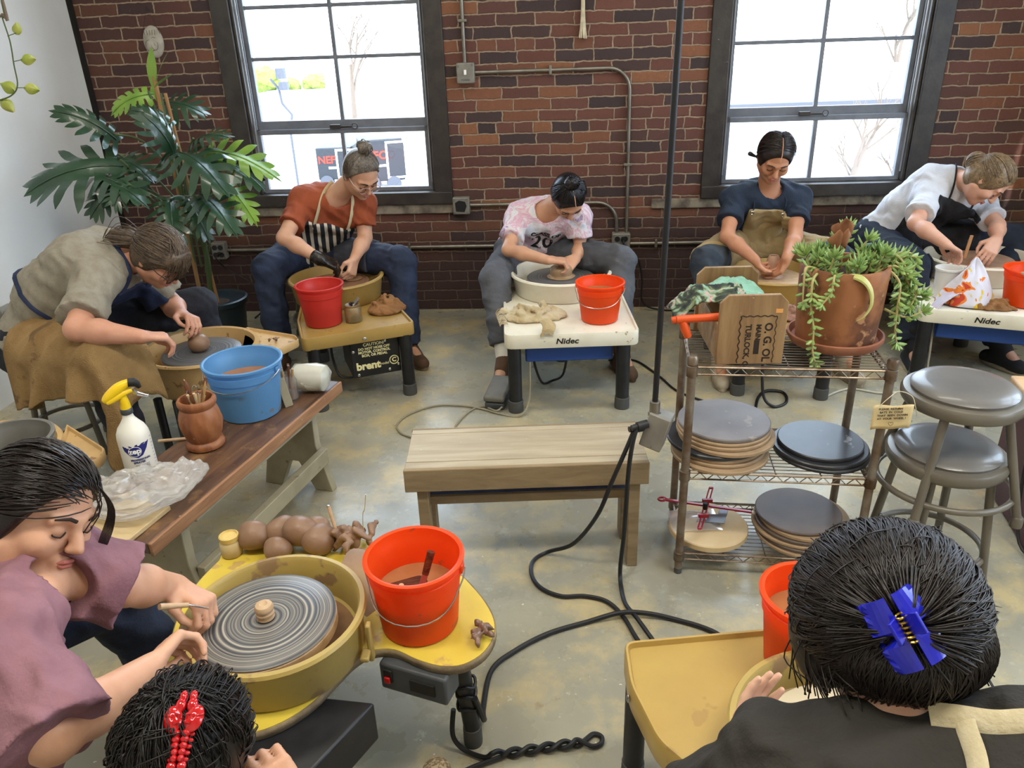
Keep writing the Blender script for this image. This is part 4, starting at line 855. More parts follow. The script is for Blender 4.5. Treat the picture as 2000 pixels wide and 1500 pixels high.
for s in (-1, 1): b.tube(on_cloth(so, spline([V(*(A(J['nk'])-up*.05+f*.115+l*s*.08)), V(*(A(J['nk'])+up*.0+f*.075+l*s*.085)), V(*(A(J['nk'])+up*.035+l*s*.06)), V(*(A(J['nk'])+up*.03-f*.05+l*s*.03))], 5)), .009, 6, flat=.3)
obj('apron_strap', b, m_navy, t, world=True)
b = MB()
for s in (-1, 1): p = on_cloth(so, [A(J['nk'])-up*.06+f*.14+l*s*.085], .012)[0]; b.tube([p+V(*(l*math.cos(a)*.009+up*math.sin(a)*.009)) for a in np.linspace(0, 2*PI, 15)], .0028, 6, caps=False)
obj('grommet', b, m_steel, t, world=True)
for s in (-1, 1): obj('shirt_collar', MB().prism([(0, 0), (.055, .01), (.075, -.05), (.03, -.075)], -.003, .003, Matrix([l*s, up, f]).transposed().to_3x3(), V(*(A(J['nk'])+up*.0+f*.085+l*s*.02))), m_navy, t, world=True, bev=.002)
m_hair = hairmat('near_black_hair', '#120d0c', '#2c201b')
rad = (.083, .1, .095); st = lambda b: [strands(b, A(J['hd'])+(fr[0]*-.014+fr[1]*.026), fr, rad, (lambda r, s=s: (s*.06, r.uniform(-.3, .75), 1)), (s*.9, -.55, -.55), 150, t1=.95, rnd=random.Random(5), jit=.16) for s in (-1, 1)]
def ex(S, c, f, u, l): S.cap(c-f*.09-u*.05, c-f*.12-u*.09-l*.02, .028, .012, .02); S.cap(c-l*.085-f*.03-u*.03, c-l*.115-f*.04-u*.022, .006, .012, .004)
hair_cap(t, J['hd'], fr, m_hair, front=(.072, .072), back=(.01, -.09), extra=ex, strand=st)
P = lambda x, y, z: V(*(A(J['hd'])+fr[2]*x+fr[0]*y+fr[1]*z)); obj('parting', MB().tube([P(.002, .094, .055), P(.002, .075, .092), P(.002, .04, .117), P(.002, .0, .127)], .0022, 5), sk, t, world=True)
for s in 'RL': shoe(t, J['a'+s], J['t'+s], m_shoewh, m_shoewh, True)
stool_under('stool under the person in the tan apron', J)
# --- person in the tie-dye shirt
J = dict(hd=(0.317, 3.900, 0.833), nk=(0.212, 4.050, 0.735), sR=(0.068, 4.060, 0.703), sL=(0.375, 4.020, 0.706), eR=(0.006, 3.846, 0.588), wR=(0.200, 3.726, 0.560), eL=(0.388, 3.99, 0.548), wL=(0.352, 3.865, 0.525), pv=(0.120, 4.200, 0.480), hR=(0.030, 4.200, 0.480), hL=(0.210, 4.200, 0.480), kR=(-0.065, 3.760, 0.468), kL=(0.575, 3.82, 0.518), aR=(-0.033, 3.520, 0.120), aL=(0.555, 3.620, 0.120), tR=(-0.07, 3.40, 0.040), tL=(0.59, 3.49, 0.040))
fr = frame((.12, -.47, -.87), (.08, -.88, .47)); t = person('person in pink tie-dye shirt bent over the white wheel between the windows', J)
sk = skin('skin_light_olive', '#c99a7c', '#bd8a6c')
body(t, J, fr, sk, .005, .9, [dict(w=J['wR'], d=(.9, .1, -.1), n=(.2, .1, -.9), side=1, curl=.95, thumb=.8), dict(w=J['wL'], d=(-.62, -.70, -.30), n=(-.35, .25, -.9), side=-1, curl=.5, thumb=.8)], arm=.88); face_parts(t, J['hd'], fr)
m = bpy.data.materials.new('tie_dye_cotton'); m.use_nodes = True; q = NT(m); c = q.ramp(q.noise(7, 5, None, .6, 1.8), [(.32, '#b9c3d6'), (.44, '#d9d6d6'), (.5, '#cf9fb6'), (.56, '#d8d2d2'), (.66, '#8d6f9c'), (.74, '#d6c3c8')]); q.ln(c, q.b.inputs['Base Color']); q.b.inputs['Roughness'].default_value = .85; q.bump(q.noise(140, 3), .25)
S, so, ax = shirt(t, J, m, .006, .92, sl=.68, seed=1.7); f, up, l = ax
for s_, sz, dz in (('CLASS OF', .036, -.085), ('20', .12, -.155)):
    R = Matrix([l, up, f]).transposed().to_3x3(); o = text('lettering', s_, sz, m_lblk, None, V(*(A(J['nk'])+up*dz+f*.2+l*.03)), R, bold=.002, depth=.0004); project_text(o, so, -f); o.parent = t; o.matrix_parent_inverse = mw(t).inverted()
trousers(t, J, m_greypant, .006, .9, cut=.82); 
m_hair2 = hairmat('black_glossy_hair', '#0c0c10', '#1c1a1e', .25)
def ex(S, c, f, u, l): S.ell(c-f*.02+u*.155-l*.005, (.036, .036, .032), None, .012); S.cap(c-f*.02+u*.10, c-f*.02+u*.14, .024, k=.02)
def st(b):
    strands(b, A(J['hd'])+(fr[0]*-.014+fr[1]*.026), fr, rad, bun_starts, (0, -.05, 1), 320, t1=.95, rnd=random.Random(8), jit=.08)
    for i in range(40):
        a = i*2.39; cc = A(J['hd'])-fr[0]*.02+fr[1]*.155; b.tube([V(*(cc+.036*(fr[2]*math.cos(x+a)*math.cos(a*.37)+fr[1]*math.sin(x+a)+fr[0]*math.cos(x+a)*math.sin(a*.37)))) for x in np.linspace(0, 3.2, 9)], .0022, 4)
hair_cap(t, J['hd'], fr, m_hair2, front=(.074, .068), back=(.03, -.09), extra=ex, strand=st)
P = lambda x, y, z: V(*(A(J['hd'])+fr[2]*x+fr[0]*y+fr[1]*z)); obj('parting', MB().tube([P(.012, .096, .05), P(.012, .08, .088), P(.008, .045, .115), P(.004, .01, .126)], .0022, 5), sk, t, world=True)
for s in 'RL': obj('sock', MB().cyl(V(*lerp(J['k'+s], J['a'+s], .78)), V(*A(J['a'+s])), .045, .042), m_sock, t, world=True); shoe(t, J['a'+s], J['t'+s], m_shoebr, m_shoebr)
stool_under('stool under the person in the tie-dye shirt', J)
# --- person in the orange shirt
J = dict(hd=(-0.712, 3.920, 0.979), nk=(-0.880, 4.050, 0.858), sR=(-1.045, 4.020, 0.835), sL=(-0.754, 4.100, 0.80), eR=(-1.113, 3.811, 0.698), wR=(-0.929, 3.727, 0.608), eL=(-0.752, 4.04, 0.63), wL=(-0.790, 3.890, 0.56), pv=(-1.100, 4.230, 0.500), hR=(-1.186, 4.203, 0.500), hL=(-1.014, 4.257, 0.500), kR=(-1.23, 3.840, 0.538), kL=(-0.56, 3.93, 0.525), aR=(-1.220, 3.780, 0.100), aL=(-0.545, 3.836, 0.090), tR=(-1.240, 3.63, 0.040), tL=(-0.465, 3.712, 0.030))
fr = frame((.45, -.60, -.66), (.35, -.50, .78)); t = person('person in orange shirt and striped apron at the mustard wheel under the left window', J)
sk = skin('skin_fair', '#cfa287', '#c49276')
body(t, J, fr, sk, .005, .98, [dict(w=J['wR'], d=(.8, .35, -.5), n=(.3, .4, -.8), side=1, curl=.6), dict(w=J['wL'], d=(-.2, -.55, -.8), n=(-.7, .1, -.3), side=-1, curl=.75)], arm=.98); face_parts(t, J['hd'], fr)
S, so, ax = shirt(t, J, cloth('rust_orange_cotton', '#9a4c2c', '#8b4226'), .006, .98, sl=.66, seed=2.2); S2, to = trousers(t, J, m_denim, .006, 1.05, cut=.98); f, up, l = ax; pv = A(J['pv']); C0 = lerp(J['pv'], J['nk'], .55)
m_str = stripes('striped_canvas', '#20222c', '#d3cab8', tuple(l+A((0, 0, .12))), 26)
ap = region(S, .010, [(pv+f*.02, -f), (A(J['nk'])-up*.12+f*.1, up+f*.5), (C0-l*.125, -l), (C0+l*.16, l)]); sobj('apron', ap, m_str, t)
sobj('apron_skirt', region(S2, .010, [(A((-.85, 4.1, 0)), (0, 1, 0)), (A((-.95, 4.0, 0)), (-1, .1, 0)), ((-.78, 3.9, 0), (1, -.5, 0)), ((0, 0, .46), (0, 0, -1))]), cloth('dark_apron_cloth', '#3c3e48'), t)
b = MB()
for s, o_ in ((-1, .085), (1, .10)): b.tube(on_cloth(so, spline([V(*(A(J['nk'])-up*.15+f*.135+l*s*o_)), V(*(A(J['nk'])-up*.04+f*.11+l*s*.085)), V(*(A(J['nk'])+up*.035+f*.03+l*s*.075)), V(*(A(J['nk'])+up*.05-f*.04+l*s*.03))], 6)), .011, 6, flat=.35)
obj('apron_strap', b, cloth('cream_strap', '#cdbd98'), t, world=True)
m_hairg = hairmat('greying_brown_hair', '#3a322c', '#857b70', .4)
def ex(S, c, f, u, l): S.ell(c-f*.035+u*.15, (.036, .036, .028), None, .01); S.cap(c-f*.03+u*.1, c-f*.03+u*.14, .02, k=.02)
def st(b):
    strands(b, A(J['hd'])+(fr[0]*-.014+fr[1]*.026), fr, rad, bun_starts, (0, -.2, 1), 420, t1=.95, rnd=random.Random(8), jit=.05, r=.0013, off=.004)
    for i in range(30):
        a = i*2.39; cc = A(J['hd'])-fr[0]*.035+fr[1]*.15; b.tube([V(*(cc+(.034+.008*math.sin(a*3))*(fr[2]*math.cos(x+a)*math.cos(a*.37)+fr[1]*.8*math.sin(x+a)+fr[0]*math.cos(x+a)*math.sin(a*.37)))) for x in np.linspace(0, 3.4, 9)], .0025, 4)
hair_cap(t, J['hd'], fr, m_hairg, front=(.060, .086), back=(-.025, -.07), extra=ex, strand=st)
def glasses(J, fr, mat, k=1.0):
    P = lambda x, y, z: V(*(A(J['hd'])+(fr[2]*x+fr[0]*y+fr[1]*z)*k)); b = MB()
    for s in (-1, 1): b.tube([P(s*.033+.024*math.cos(a), .101, -.004+.021*math.sin(a)) for a in np.linspace(0, 2*PI, 21)], .0018, 6, caps=False); b.tube([P(s*.057, .10, .004), P(s*.074, .06, .005), P(s*.08, -.005, .01)], .0018, 6)
    b.tube([P(-.01, .102, .002), P(0, .106, .004), P(.01, .102, .002)], .0018, 6); obj('glasses', b, mat, t, world=True)
glasses(J, fr, M('clear_pink_frame', '#a58a86', .2))
S = SDF(A(J['wR'])-.14, A(J['wR'])+.16, .005); hand_sdf(S, J['wR'], (.8, .35, -.5), (.3, .4, -.8), 1, .6, r=1.28); S.cap(lerp(J['wR'], J['eR'], .1), J['wR'], .034, .034, .02); sobj('glove', S, M('wet_black_rubber', '#1a1715', .2, '#2b241f', 20, bump=.3), t)
shoe(t, J['aL'], J['tL'], m_shoebr, m_plyedge); shoe(t, J['aR'], J['tR'], m_shoebr, m_plyedge)
stool_under('stool under the person in the orange shirt', J)
# --- person in white at the right edge
J = dict(hd=(2.368, 3.800, 0.862), nk=(2.315, 3.965, 0.843), sR=(2.159, 3.920, 0.763), sL=(2.50, 4.03, 0.69), eR=(2.008, 3.725, 0.680), wR=(2.054, 3.510, 0.628), eL=(2.492, 3.841, 0.625), wL=(2.42, 3.71, 0.585), pv=(2.10, 4.14, 0.50), hR=(2.011, 4.153, 0.50), hL=(2.189, 4.127, 0.50), kR=(2.053, 3.76, 0.46), kL=(2.72, 4.02, 0.50), aR=(2.017, 3.555, 0.12), aL=(2.421, 3.52, 0.12), tR=(1.985, 3.42, 0.04), tL=(2.469, 3.40, 0.04))
fr = frame((.38, -.42, -.82), (.72, -.48, .50)); t = person('person in white shirt and dark apron bending low at the right edge', J)
sk = skin('skin_rosy', '#d0a088', '#c38f78')
body(t, J, fr, sk, .005, .95, [dict(w=J['wR'], d=(.75, .25, -.4), n=(.1, .1, -1), side=1, curl=.5), dict(w=J['wL'], d=(-.6, -.55, -.5), n=(-.3, .3, -.8), side=-1, curl=.35)], arm=.95); face_parts(t, J['hd'], fr)
S, so, ax = shirt(t, J, cloth('white_cotton', '#c9cbd2', '#bfc1c8'), .006, 1.0, sl=.72, seed=3.1, arm=1.05); S2, to = trousers(t, J, cloth('dark_navy_denim', '#1f2838', '#19202d'), .006, 1.0, cut=1.0); f, up, l = ax; pv = A(J['pv']); C0 = lerp(J['pv'], J['nk'], .5)
m_dkap = cloth('paint_flecked_black_apron', '#17181c', '#1f2026', spots='#8d8678', ssc=50, sth=.7)
sobj('apron', region(S, .010, [(pv+f*.03, -f), (A(J['nk'])-up*.06+f*.05, up), (C0-l*.13, -l), (C0+l*.16, l)]), m_dkap, t); sobj('apron_skirt', region(S2, .010, [(A((2.1, 4.12, 0)), (0, 1, 0)), ((2.12, 0, 0), (-1, 0, 0)), ((2.5, 0, 0), (1, 0, 0)), ((0, 0, .40), (0, 0, -1))]), m_dkap, t)
b = MB()
for s in (-1, 1): b.tube(on_cloth(so, spline([V(*(A(J['nk'])-up*.10+f*.125+l*s*.10)), V(*(A(J['nk'])-up*.02+f*.10+l*s*.085)), V(*(A(J['nk'])+up*.035+f*.02+l*s*.075)), V(*(A(J['nk'])+up*.04-f*.05+l*s*.03))], 6)), .012, 6, flat=.35)
obj('apron_strap', b, m_dkap, t, world=True)
m_blond = hairmat('dark_blond_hair', '#4d3c2b', '#8f7757', .38)
def ex(S, c, f, u, l): S.ell(c-f*.10-u*.01, (.05, .05, .045), None, .02)
def st(b):
    strands(b, A(J['hd'])+(fr[0]*-.014+fr[1]*.026), fr, rad, bun_starts, (0, -1, .1), 460, t1=.95, rnd=random.Random(4), jit=.04, r=.0013, off=.004)
    for i in range(44):
        a = i*2.39; cc = A(J['hd'])-fr[0]*.10-fr[1]*.01; b.tube([V(*(cc+.054*(fr[2]*math.cos(x+a)*math.cos(a*.37)+fr[1]*math.sin(x+a)*.9+fr[0]*math.cos(x+a)*math.sin(a*.37)))) for x in np.linspace(0, 3.0, 9)], .0028, 4)
hair_cap(t, J['hd'], fr, m_blond, front=(.070, .072), back=(.03, -.08), extra=ex, strand=st)
for s in 'RL': shoe(t, J['a'+s], J['t'+s], m_shoebk, m_shoewh, True, hi=.06, name='sneaker')
stool_under('stool under the person in white at the right edge', J)
# --- person in grey at the white wall
J = dict(hd=(-1.343, 2.920, 0.855), nk=(-1.520, 2.970, 0.850), sR=(-1.537, 2.800, 0.812), sL=(-1.534, 3.120, 0.778), eR=(-1.525, 2.560, 0.70), wR=(-1.295, 2.535, 0.672), eL=(-1.445, 3.150, 0.59), wL=(-1.352, 3.010, 0.592), pv=(-1.920, 2.980, 0.520), hR=(-1.920, 2.880, 0.520), hL=(-1.920, 3.080, 0.520), kR=(-1.50, 2.63, 0.565), kL=(-1.373, 3.250, 0.542), aR=(-1.42, 2.52, 0.10), aL=(-1.36, 3.28, 0.10), tR=(-1.27, 2.50, 0.04), tL=(-1.21, 3.30, 0.04))
fr = frame((.62, -.22, -.75), (.68, -.25, .66)); t = person('person in grey shirt with glasses hunched over the tan wheel by the white wall', J)
sk = skin('skin_pinkish', '#c8957c', '#b9836a')
body(t, J, fr, sk, .005, 1.12, [dict(w=J['wR'], d=(.75, .62, -.25), n=(.2, .2, -.9), side=1, curl=.75, thumb=.7), dict(w=J['wL'], d=(.75, -.55, -.05), n=(-.1, -.5, -.85), side=-1, curl=.7, thumb=.7)], arm=1.12, arch=.09); face_parts(t, J['hd'], fr)
m_grey = cloth('heather_grey_cotton', '#8d8778', '#82796a', 30); S, so, ax = shirt(t, J, m_grey, .006, 1.16, o=.02, sl=.80, arm=1.25, seed=4.5, arch=.10, hem=-.0); f, up, l = ax; pv = A(J['pv']); C0 = lerp(J['pv'], J['nk'], .6)
S2, to = trousers(t, J, cloth('black_trousers', '#1c1e26', '#242732'), .006, 1.15, cut=.95)
m_nv = cloth('worn_navy_apron', '#1d2742', '#2a3452', spots='#77777c', ssc=40, sth=.68); sobj('apron', region(S, .010, [(pv+f*.05, -f), (A(J['nk'])-up*.06+f*.05, up), (C0-l*.12, -l), (C0+l*.14, l), (pv+up*.12, -up)]), m_nv, t)
b = MB()
for s in (-1, 1): b.tube(on_cloth(so, spline([V(*(A(J['nk'])-up*.06+f*.14+l*s*.09)), V(*(A(J['nk'])+up*.02+f*.10+l*s*.08)), V(*(A(J['nk'])+up*.035+f*.02+l*s*.075)), V(*(A(J['nk'])+up*.04-f*.05+l*s*.03))], 6)), .011, 6, flat=.35)
b.tube(ring_on(so, lerp(J['pv'], J['nk'], .40), f, l), .009, 6, caps=False); obj('apron_strap', b, m_nv, t, world=True)
m_brn = hairmat('brown_grey_hair', '#33271f', '#6b5a48', .4)
def ex(S, c, f, u, l): S.chain([c-f*.095-u*.02-l*.0, c-f*.13-u*.045-l*.01, c-f*.165-u*.075-l*.02, c-f*.185-u*.12-l*.02], [.024, .034, .03, .010], .015); S.ell(c+f*.062+u*.055, A((.062, .030, .055)), np.stack([l, f, u], 1), .02)
def st(b):
    strands(b, A(J['hd'])+(fr[0]*-.014+fr[1]*.026), fr, rad, lambda r: (r.uniform(-.6, 1), r.uniform(.0, .6), r.uniform(.1, 1)), (-.25, -1, -.35), 240, t1=.95, rnd=random.Random(4), jit=.1)
    rp = random.Random(2)
    for i in range(120):
        c_ = A(J['hd']); f_, u_, l_ = fr; o = [rp.gauss(0, .010), rp.gauss(0, .010)]; pp = [c_-f_*.095-u_*.02, c_-f_*.13-u_*.045-l_*.01, c_-f_*.165-u_*.075-l_*.02, c_-f_*.19-u_*.135-l_*.02]; sc = (1.8, 2.9, 2.7, 1.0)
        b.tube(spline([V(*(p+(l_*o[0]+(f_*.5-u_*.8)*o[1])*s_)) for p, s_ in zip(pp, sc)], 4), .0012, 4)
    strands(b, A(J['hd'])+(fr[0]*-.006+fr[1]*.02), fr, (.083, .108, .1), lambda r: (r.uniform(-.2, .2), r.uniform(-.1, .2), 1), (.0, 1, .12), 170, t1=1, rnd=random.Random(9), jit=.3, off=.008)
hair_cap(t, J['hd'], fr, m_brn, front=(.075, .06), back=(-.01, -.085), extra=ex, strand=st)
P = lambda x, y, z: V(*(A(J['hd'])+fr[2]*x+fr[0]*y+fr[1]*z)); obj('hair_tie', MB().tube([P(.026*math.cos(a), -.10+.014*math.sin(a), -.022+.026*math.sin(a)) for a in np.linspace(0, 2*PI, 17)], .006, 6, caps=False), m_blkpl, t, world=True)
glasses(J, fr, m_blkpl)
for s in 'RL': shoe(t, J['a'+s], J['t'+s], m_shoebk, m_shoebk)
stool_under('stool under the person in grey, beside the white wall', J, .375)
# --- person in mauve, front left
J = dict(hd=(-0.863, 1.181, 0.842), nk=(-0.945, 1.075, 0.715), sR=(-0.825, .935, 0.752), sL=(-0.862, 1.175, 0.715), wR=(-0.668, 1.045, 0.592), eR=(-0.700, 0.825, 0.680), wL=(-0.737, 1.322, 0.552), eL=(-0.768, 1.205, 0.650), pv=(-1.27, 1.04, .47), hR=(-1.27, .94, .47), hL=(-1.27, 1.14, .47), kR=(-.97, .99, .47), kL=(-.96, 1.42, .46), aR=(-.90, .96, .1), aL=(-.90, 1.52, .1))
fr = frame((.86, -.38, -.26), (.16, .42, .90)); t = person('person in mauve linen shirt trimming a small knob on the yellow wheel', J)
sk = skin('skin_peach', '#d0a083', '#c39174')
body(t, J, fr, sk, .004, .95, [dict(w=J['wR'], d=(.08, .97, -.15), n=(.62, -.05, -.75), side=1, curl=.8, thumb=.75), dict(w=J['wL'], d=(.80, -.36, -.22), n=(-.25, -.35, -.88), side=-1, curl=1.0, thumb=.8)], arm=1.02, hk=.98, legs=True); face_parts(t, J['hd'], fr, .98)
m_mauve = cloth('mauve_linen', '#8e6670', '#815a64', 10); S, so, ax = shirt(t, J, m_mauve, .005, 1.04, o=.024, sl=1.06, arm=1.22, seed=5.5, fold=.0036, neck=.072, neckdrop=.012, sr=.070)
trousers(t, J, m_denim, .007, 1.0)
m_dark = hairmat('dark_brown_hair', '#100c0b', '#241a17', .28)
def ex(S, c, f, u, l): S.ell(c-f*.10-u*.02, (.05, .05, .05), None, .03); S.cap(c-f*.06-u*.06-l*.05, c-f*.10-u*.12-l*.04, .03, .022, .02)
def st(b):
    strands(b, A(J['hd'])+(fr[0]*-.014+fr[1]*.026), fr, rad, lambda r: (r.uniform(-1, 1), r.uniform(.25, .75), r.uniform(.2, .8)), (-.3, -1, -.35), 420, t1=.95, rnd=random.Random(4), jit=.12, off=.007, r=.0014, seg=11)
    for k in range(9): P = lambda x, y, z: V(*(A(J['hd'])+fr[2]*x+fr[0]*y+fr[1]*z)); e = .004*k; b.tube(spline([P(.02, .078, .085), P(.05+e*.3, .092+e*.2, .04), P(.062+e*.4, .088+e*.3, -.03), P(.052+e, .10-e, -.10), P(.05-e, .09, -.14-e)], 5), .0011, 4)
hair_cap(t, J['hd'], fr, m_dark, vox=.004, front=(.066, .075), back=(-.02, -.085), extra=ex, strand=st)
# --- person with the red claw clip, front left
J = dict(hd=(-0.499, 0.822, 0.645), nk=(-.53, .70, .50), sR=(-.34, .68, .44), sL=(-.72, .66, .44), eR=(-.20, .80, .36), wR=(-.335, .775, .555), eL=(-.74, .78, .28), wL=(-.64, .93, .31), pv=(-.56, .40, .30), hR=(-.47, .40, .30), hL=(-.65, .40, .30))
fr = frame((.10, .80, -.55), (.02, .55, .80)); t = person('person with short black hair and red claw clip, seen from behind at bottom left', J)
body(t, J, fr, sk, .005, .95, [dict(w=J['wR'], d=(-.55, .35, .55), n=(-.35, .6, -.7), side=1, curl=.8)], legs=False, hk=.92); shirt(t, J, cloth('charcoal_shirt', '#2a2a2c'), .007, .95, o=.016)
def ex(S, c, f, u, l): S.ell(c-f*.03+u*.015, A((.080, .092, .083)), np.stack([l, f, u], 1), .03); S.ell(c-f*.06-u*.05, A((.073, .054, .06)), np.stack([l, f, u], 1), .03)
def messy(b, c, fr, n, rd, seed, gather, rr=.0013, curl=.010):
    rnd = random.Random(seed); g = nrm(gather); rd = A(rd)
    for i in range(n):
        s = nrm([rnd.uniform(-1, 1), rnd.uniform(-.9, 1), rnd.uniform(-.5, 1)]); om = math.acos(max(-1, min(1, s@g))); L = rnd.uniform(.25, .75); x0 = rnd.uniform(0, .6); sw = nrm([rnd.gauss(0, 1) for _ in range(3)]); pts = []; ph = rnd.uniform(0, 6.28); lf = rnd.uniform(-.002, .010)
        if om < .2: continue
        for k in range(9):
            x = min(1, x0+L*k/8*.6); q = (math.sin((1-x)*om)*s+math.sin(x*om)*g)/math.sin(om); q = q+sw*.10*math.sin(2.2*k/8+ph)*(k/8)
            e = q*(rd+.004+lf*math.sin(PI*k/8)+curl*(k/8)**3*rnd.uniform(.2, 1)); pts.append(V(*(c+fr[2]*e[0]+fr[0]*e[1]+fr[1]*e[2])))
        b.tube(pts, [rr*.6]+[rr]*6+[rr*.7, rr*.2], 4, caps=False)
hair_cap(t, J['hd'], fr, hairmat('black_tousled_hair', '#0a090a', '#1e1916', .4), vox=.005, k=.92, front=(.09, .06), back=(.0, -.10), extra=ex, strand=lambda b: messy(b, A(J['hd'])-fr[0]*.03+fr[1]*.015, fr, 1600, (.082, .094, .085), 21, (0, -.45, .85), .0012, .006) or messy(b, A(J['hd'])-fr[0]*.014+fr[1]*.026, fr, 900, (.079, .095, .090), 22, (.2, .95, .25), .0012, .006) or messy(b, A(J['hd'])-fr[0]*.03+fr[1]*.015, fr, 300, (.083, .095, .086), 23, (.9, -.2, -.3), .0012, .010))
HC8 = []
def claw(t, c, R, mat, L, pin, spread):
    """two notched blades hinged on a spring; x across, y along, z outward"""
    for s in (-1, 1):
        b = MB(); P = []; n = 14
        for i in range(n+1):
            y = -L/2+L*i/n; w = spread*(1+.25*math.sin(PI*i/n))*(.35 if i in (6, 7) else 1.0); row = []
            for j in range(6):
                a = j/5; row.append(c+R @ V(s*(.004+w*a), y, .016-.002*a-.012*a*a+(.004*((i*7) % 3-1) if j == 5 else 0)))
            P.append(row)
        b.grid(P)
        for i in range(1, n, 2):
            y = -L/2+L*i/n; w = spread*1.15; b.tube([c+R @ V(s*w, y, .0), c+R @ V(s*w*1.1, y+.002, -.018), c+R @ V(s*w*.7, y+.002, -.030)], [.0035, .003, .0015], 6)
        obj('jaw', b, mat, t, world=True, solid=.0035, flat=True)
        obj('grip', MB().box(c+R @ V(s*.010, .008, .026), (.004, L*.30, .022), R @ Matrix.Rotation(s*.6, 3, 'Y')), mat, t, world=True, bev=.001)
    obj('spring', MB().tube([c+R @ V(.0045*math.cos(a), -.012+.034*a/37.7, .020+.0045*math.sin(a)) for a in np.linspace(0, 37.7, 90)], .0013, 5), pin, t, world=True)
def lobster(t, c, R, mat):
    """mirrored halves: head, big rounded pincers, notched tail"""
    R = R*.74
    for s in (-1, 1):
        b = MB(); e = lambda x, y, z, r: b.ball(c+R @ V(s*x, y, z), r, 18, 12, R)
        e(.009, .046, .004, (.0075, .012, .007)); e(.0105, .030, .006, (.010, .014, .008)); e(.013, .034, .003, (.006, .005, .005)); e(.014, .024, .004, (.006, .005, .005))
        obj('head_half', b, mat, t, world=True)
        b = MB(); P = []
        for u in np.linspace(0, 2*PI, 25): P.append([c+R @ V(s*(.0185+.0155*k*math.cos(u)*(1.0 if math.cos(u) > 0 else .95)), .004+.023*k*math.sin(u)+.004*k*math.cos(u), .010+.006*(1-k*k)-.003*k) for k in (.02, .4, .7, .9, 1.0)])
        b.grid(P); obj('pincer', b, mat, t, world=True, solid=.005)
        b = MB()
        for i in range(5):
            y = -.020-.0105*i; b.ball(c+R @ V(s*(.0085-.0006*i), y, .006-.0012*i), (.0085-.0005*i, .0068, .0075), 14, 10, R); b.ball(c+R @ V(s*(.0175-.0012*i), y-.001, .001-.0012*i), (.0065, .0042, .004), 12, 8, R)
        b.ball(c+R @ V(s*.009, -.074, -.002), (.0085, .009, .005), 14, 10, R); obj('tail_half', b, mat, t, world=True)
        obj('grip', MB().tube([c+R @ V(s*.014, .012, .016), c+R @ V(s*.005, .009, .020)], [.0028, .0012], 8).tube([c+R @ V(s*.014, -.004, .016), c+R @ V(s*.005, -.004, .020)], [.0028, .0012], 8), mat, t, world=True)
m_redpl = M('glossy_red_plastic', '#c01218', .12, coat=.6, trans=.12); m_bluepl = M('cobalt_plastic', '#1c22b8', .25, coat=.3)
clip = bpy.data.objects.new('claw_clip', None); COL.objects.link(clip); clip.parent = t; clip.matrix_parent_inverse = mw(t).inverted(); clip['label'] = 'red lobster-shaped claw clip'
n_ = V(.10, -.42, .90).normalized(); lobster(clip, V(-.468, .772, .757), face_rot(n_, V(-.06, 1, .25)), m_redpl)
# --- person with the blue claw clip, front right
J = dict(hd=(.467, .785, .893), nk=(.455, .665, .790), sL=(.325, .680, .742), sR=(.615, .625, .815), eL=(.240, .745, .54), wL=(.345, .828, .54), eR=(.76, .76, .60), wR=(.66, .93, .53), pv=(.52, .33, .45), hL=(.43, .33, .45), hR=(.61, .33, .45))
fr = frame((-.16, .78, -.60), (-.05, .60, .80)); t = person('person in charcoal shirt with blue claw clip, seen from behind at bottom right', J)
sk2 = skin('skin_light', '#d3a68c', '#c6957b')
body(t, J, fr, sk2, .004, .95, [dict(w=J['wL'], d=(.15, .62, .22), n=(.75, -.35, .45), side=1, curl=.22, spread=.13, thumb=-.25), dict(w=J['wR'], d=(-.6, .3, -.1), n=(-.6, 0, -.6), side=-1, curl=.5)], legs=False); face_parts(t, J['hd'], fr)
m_char = cloth('charcoal_brown_cotton', '#312e2a', '#2a2723'); S, so, ax = shirt(t, J, m_char, .005, .98, o=.018, sl=1.02, arm=1.2, seed=7, fold=.003, neck=.06, name='shirt')
b = MB()
b.tube(on_cloth(so, spline([(.462, .645, .90), (.485, .63, .915), (.52, .62, .92), (.57, .61, .92), (.64, .60, .915)], 8), .006), .0145, 8, flat=.22)
b.tube(on_cloth(so, spline([(.497, .62, .915), (.49, .585, .89), (.485, .55, .84), (.475, .51, .78), (.47, .46, .70)], 8), .007), .012, 8, flat=.25)
obj('apron_strap', b, cloth('cream_webbing', '#cfc3a4', '#c2b491', 40), t, world=True)
HCN = A(J['hd'])-fr[0]*.028+fr[1]*.012; gw = A((.431, .658, .983))-HCN; GA = (gw@fr[2], gw@fr[0], gw@fr[1]); GN = nrm(GA)
def ex(S, c, f, u, l):
    R = np.stack([l, f, u], 1); S.ell(HCN, A((.102, .110, .100)), R, .03); S.ell(HCN-f*.045-u*.045, A((.092, .060, .06)), R, .04)
    for s in (-1, 1): S.ell(c+f*.02+l*s*.078-u*.03, A((.026, .05, .055)), R, .03)
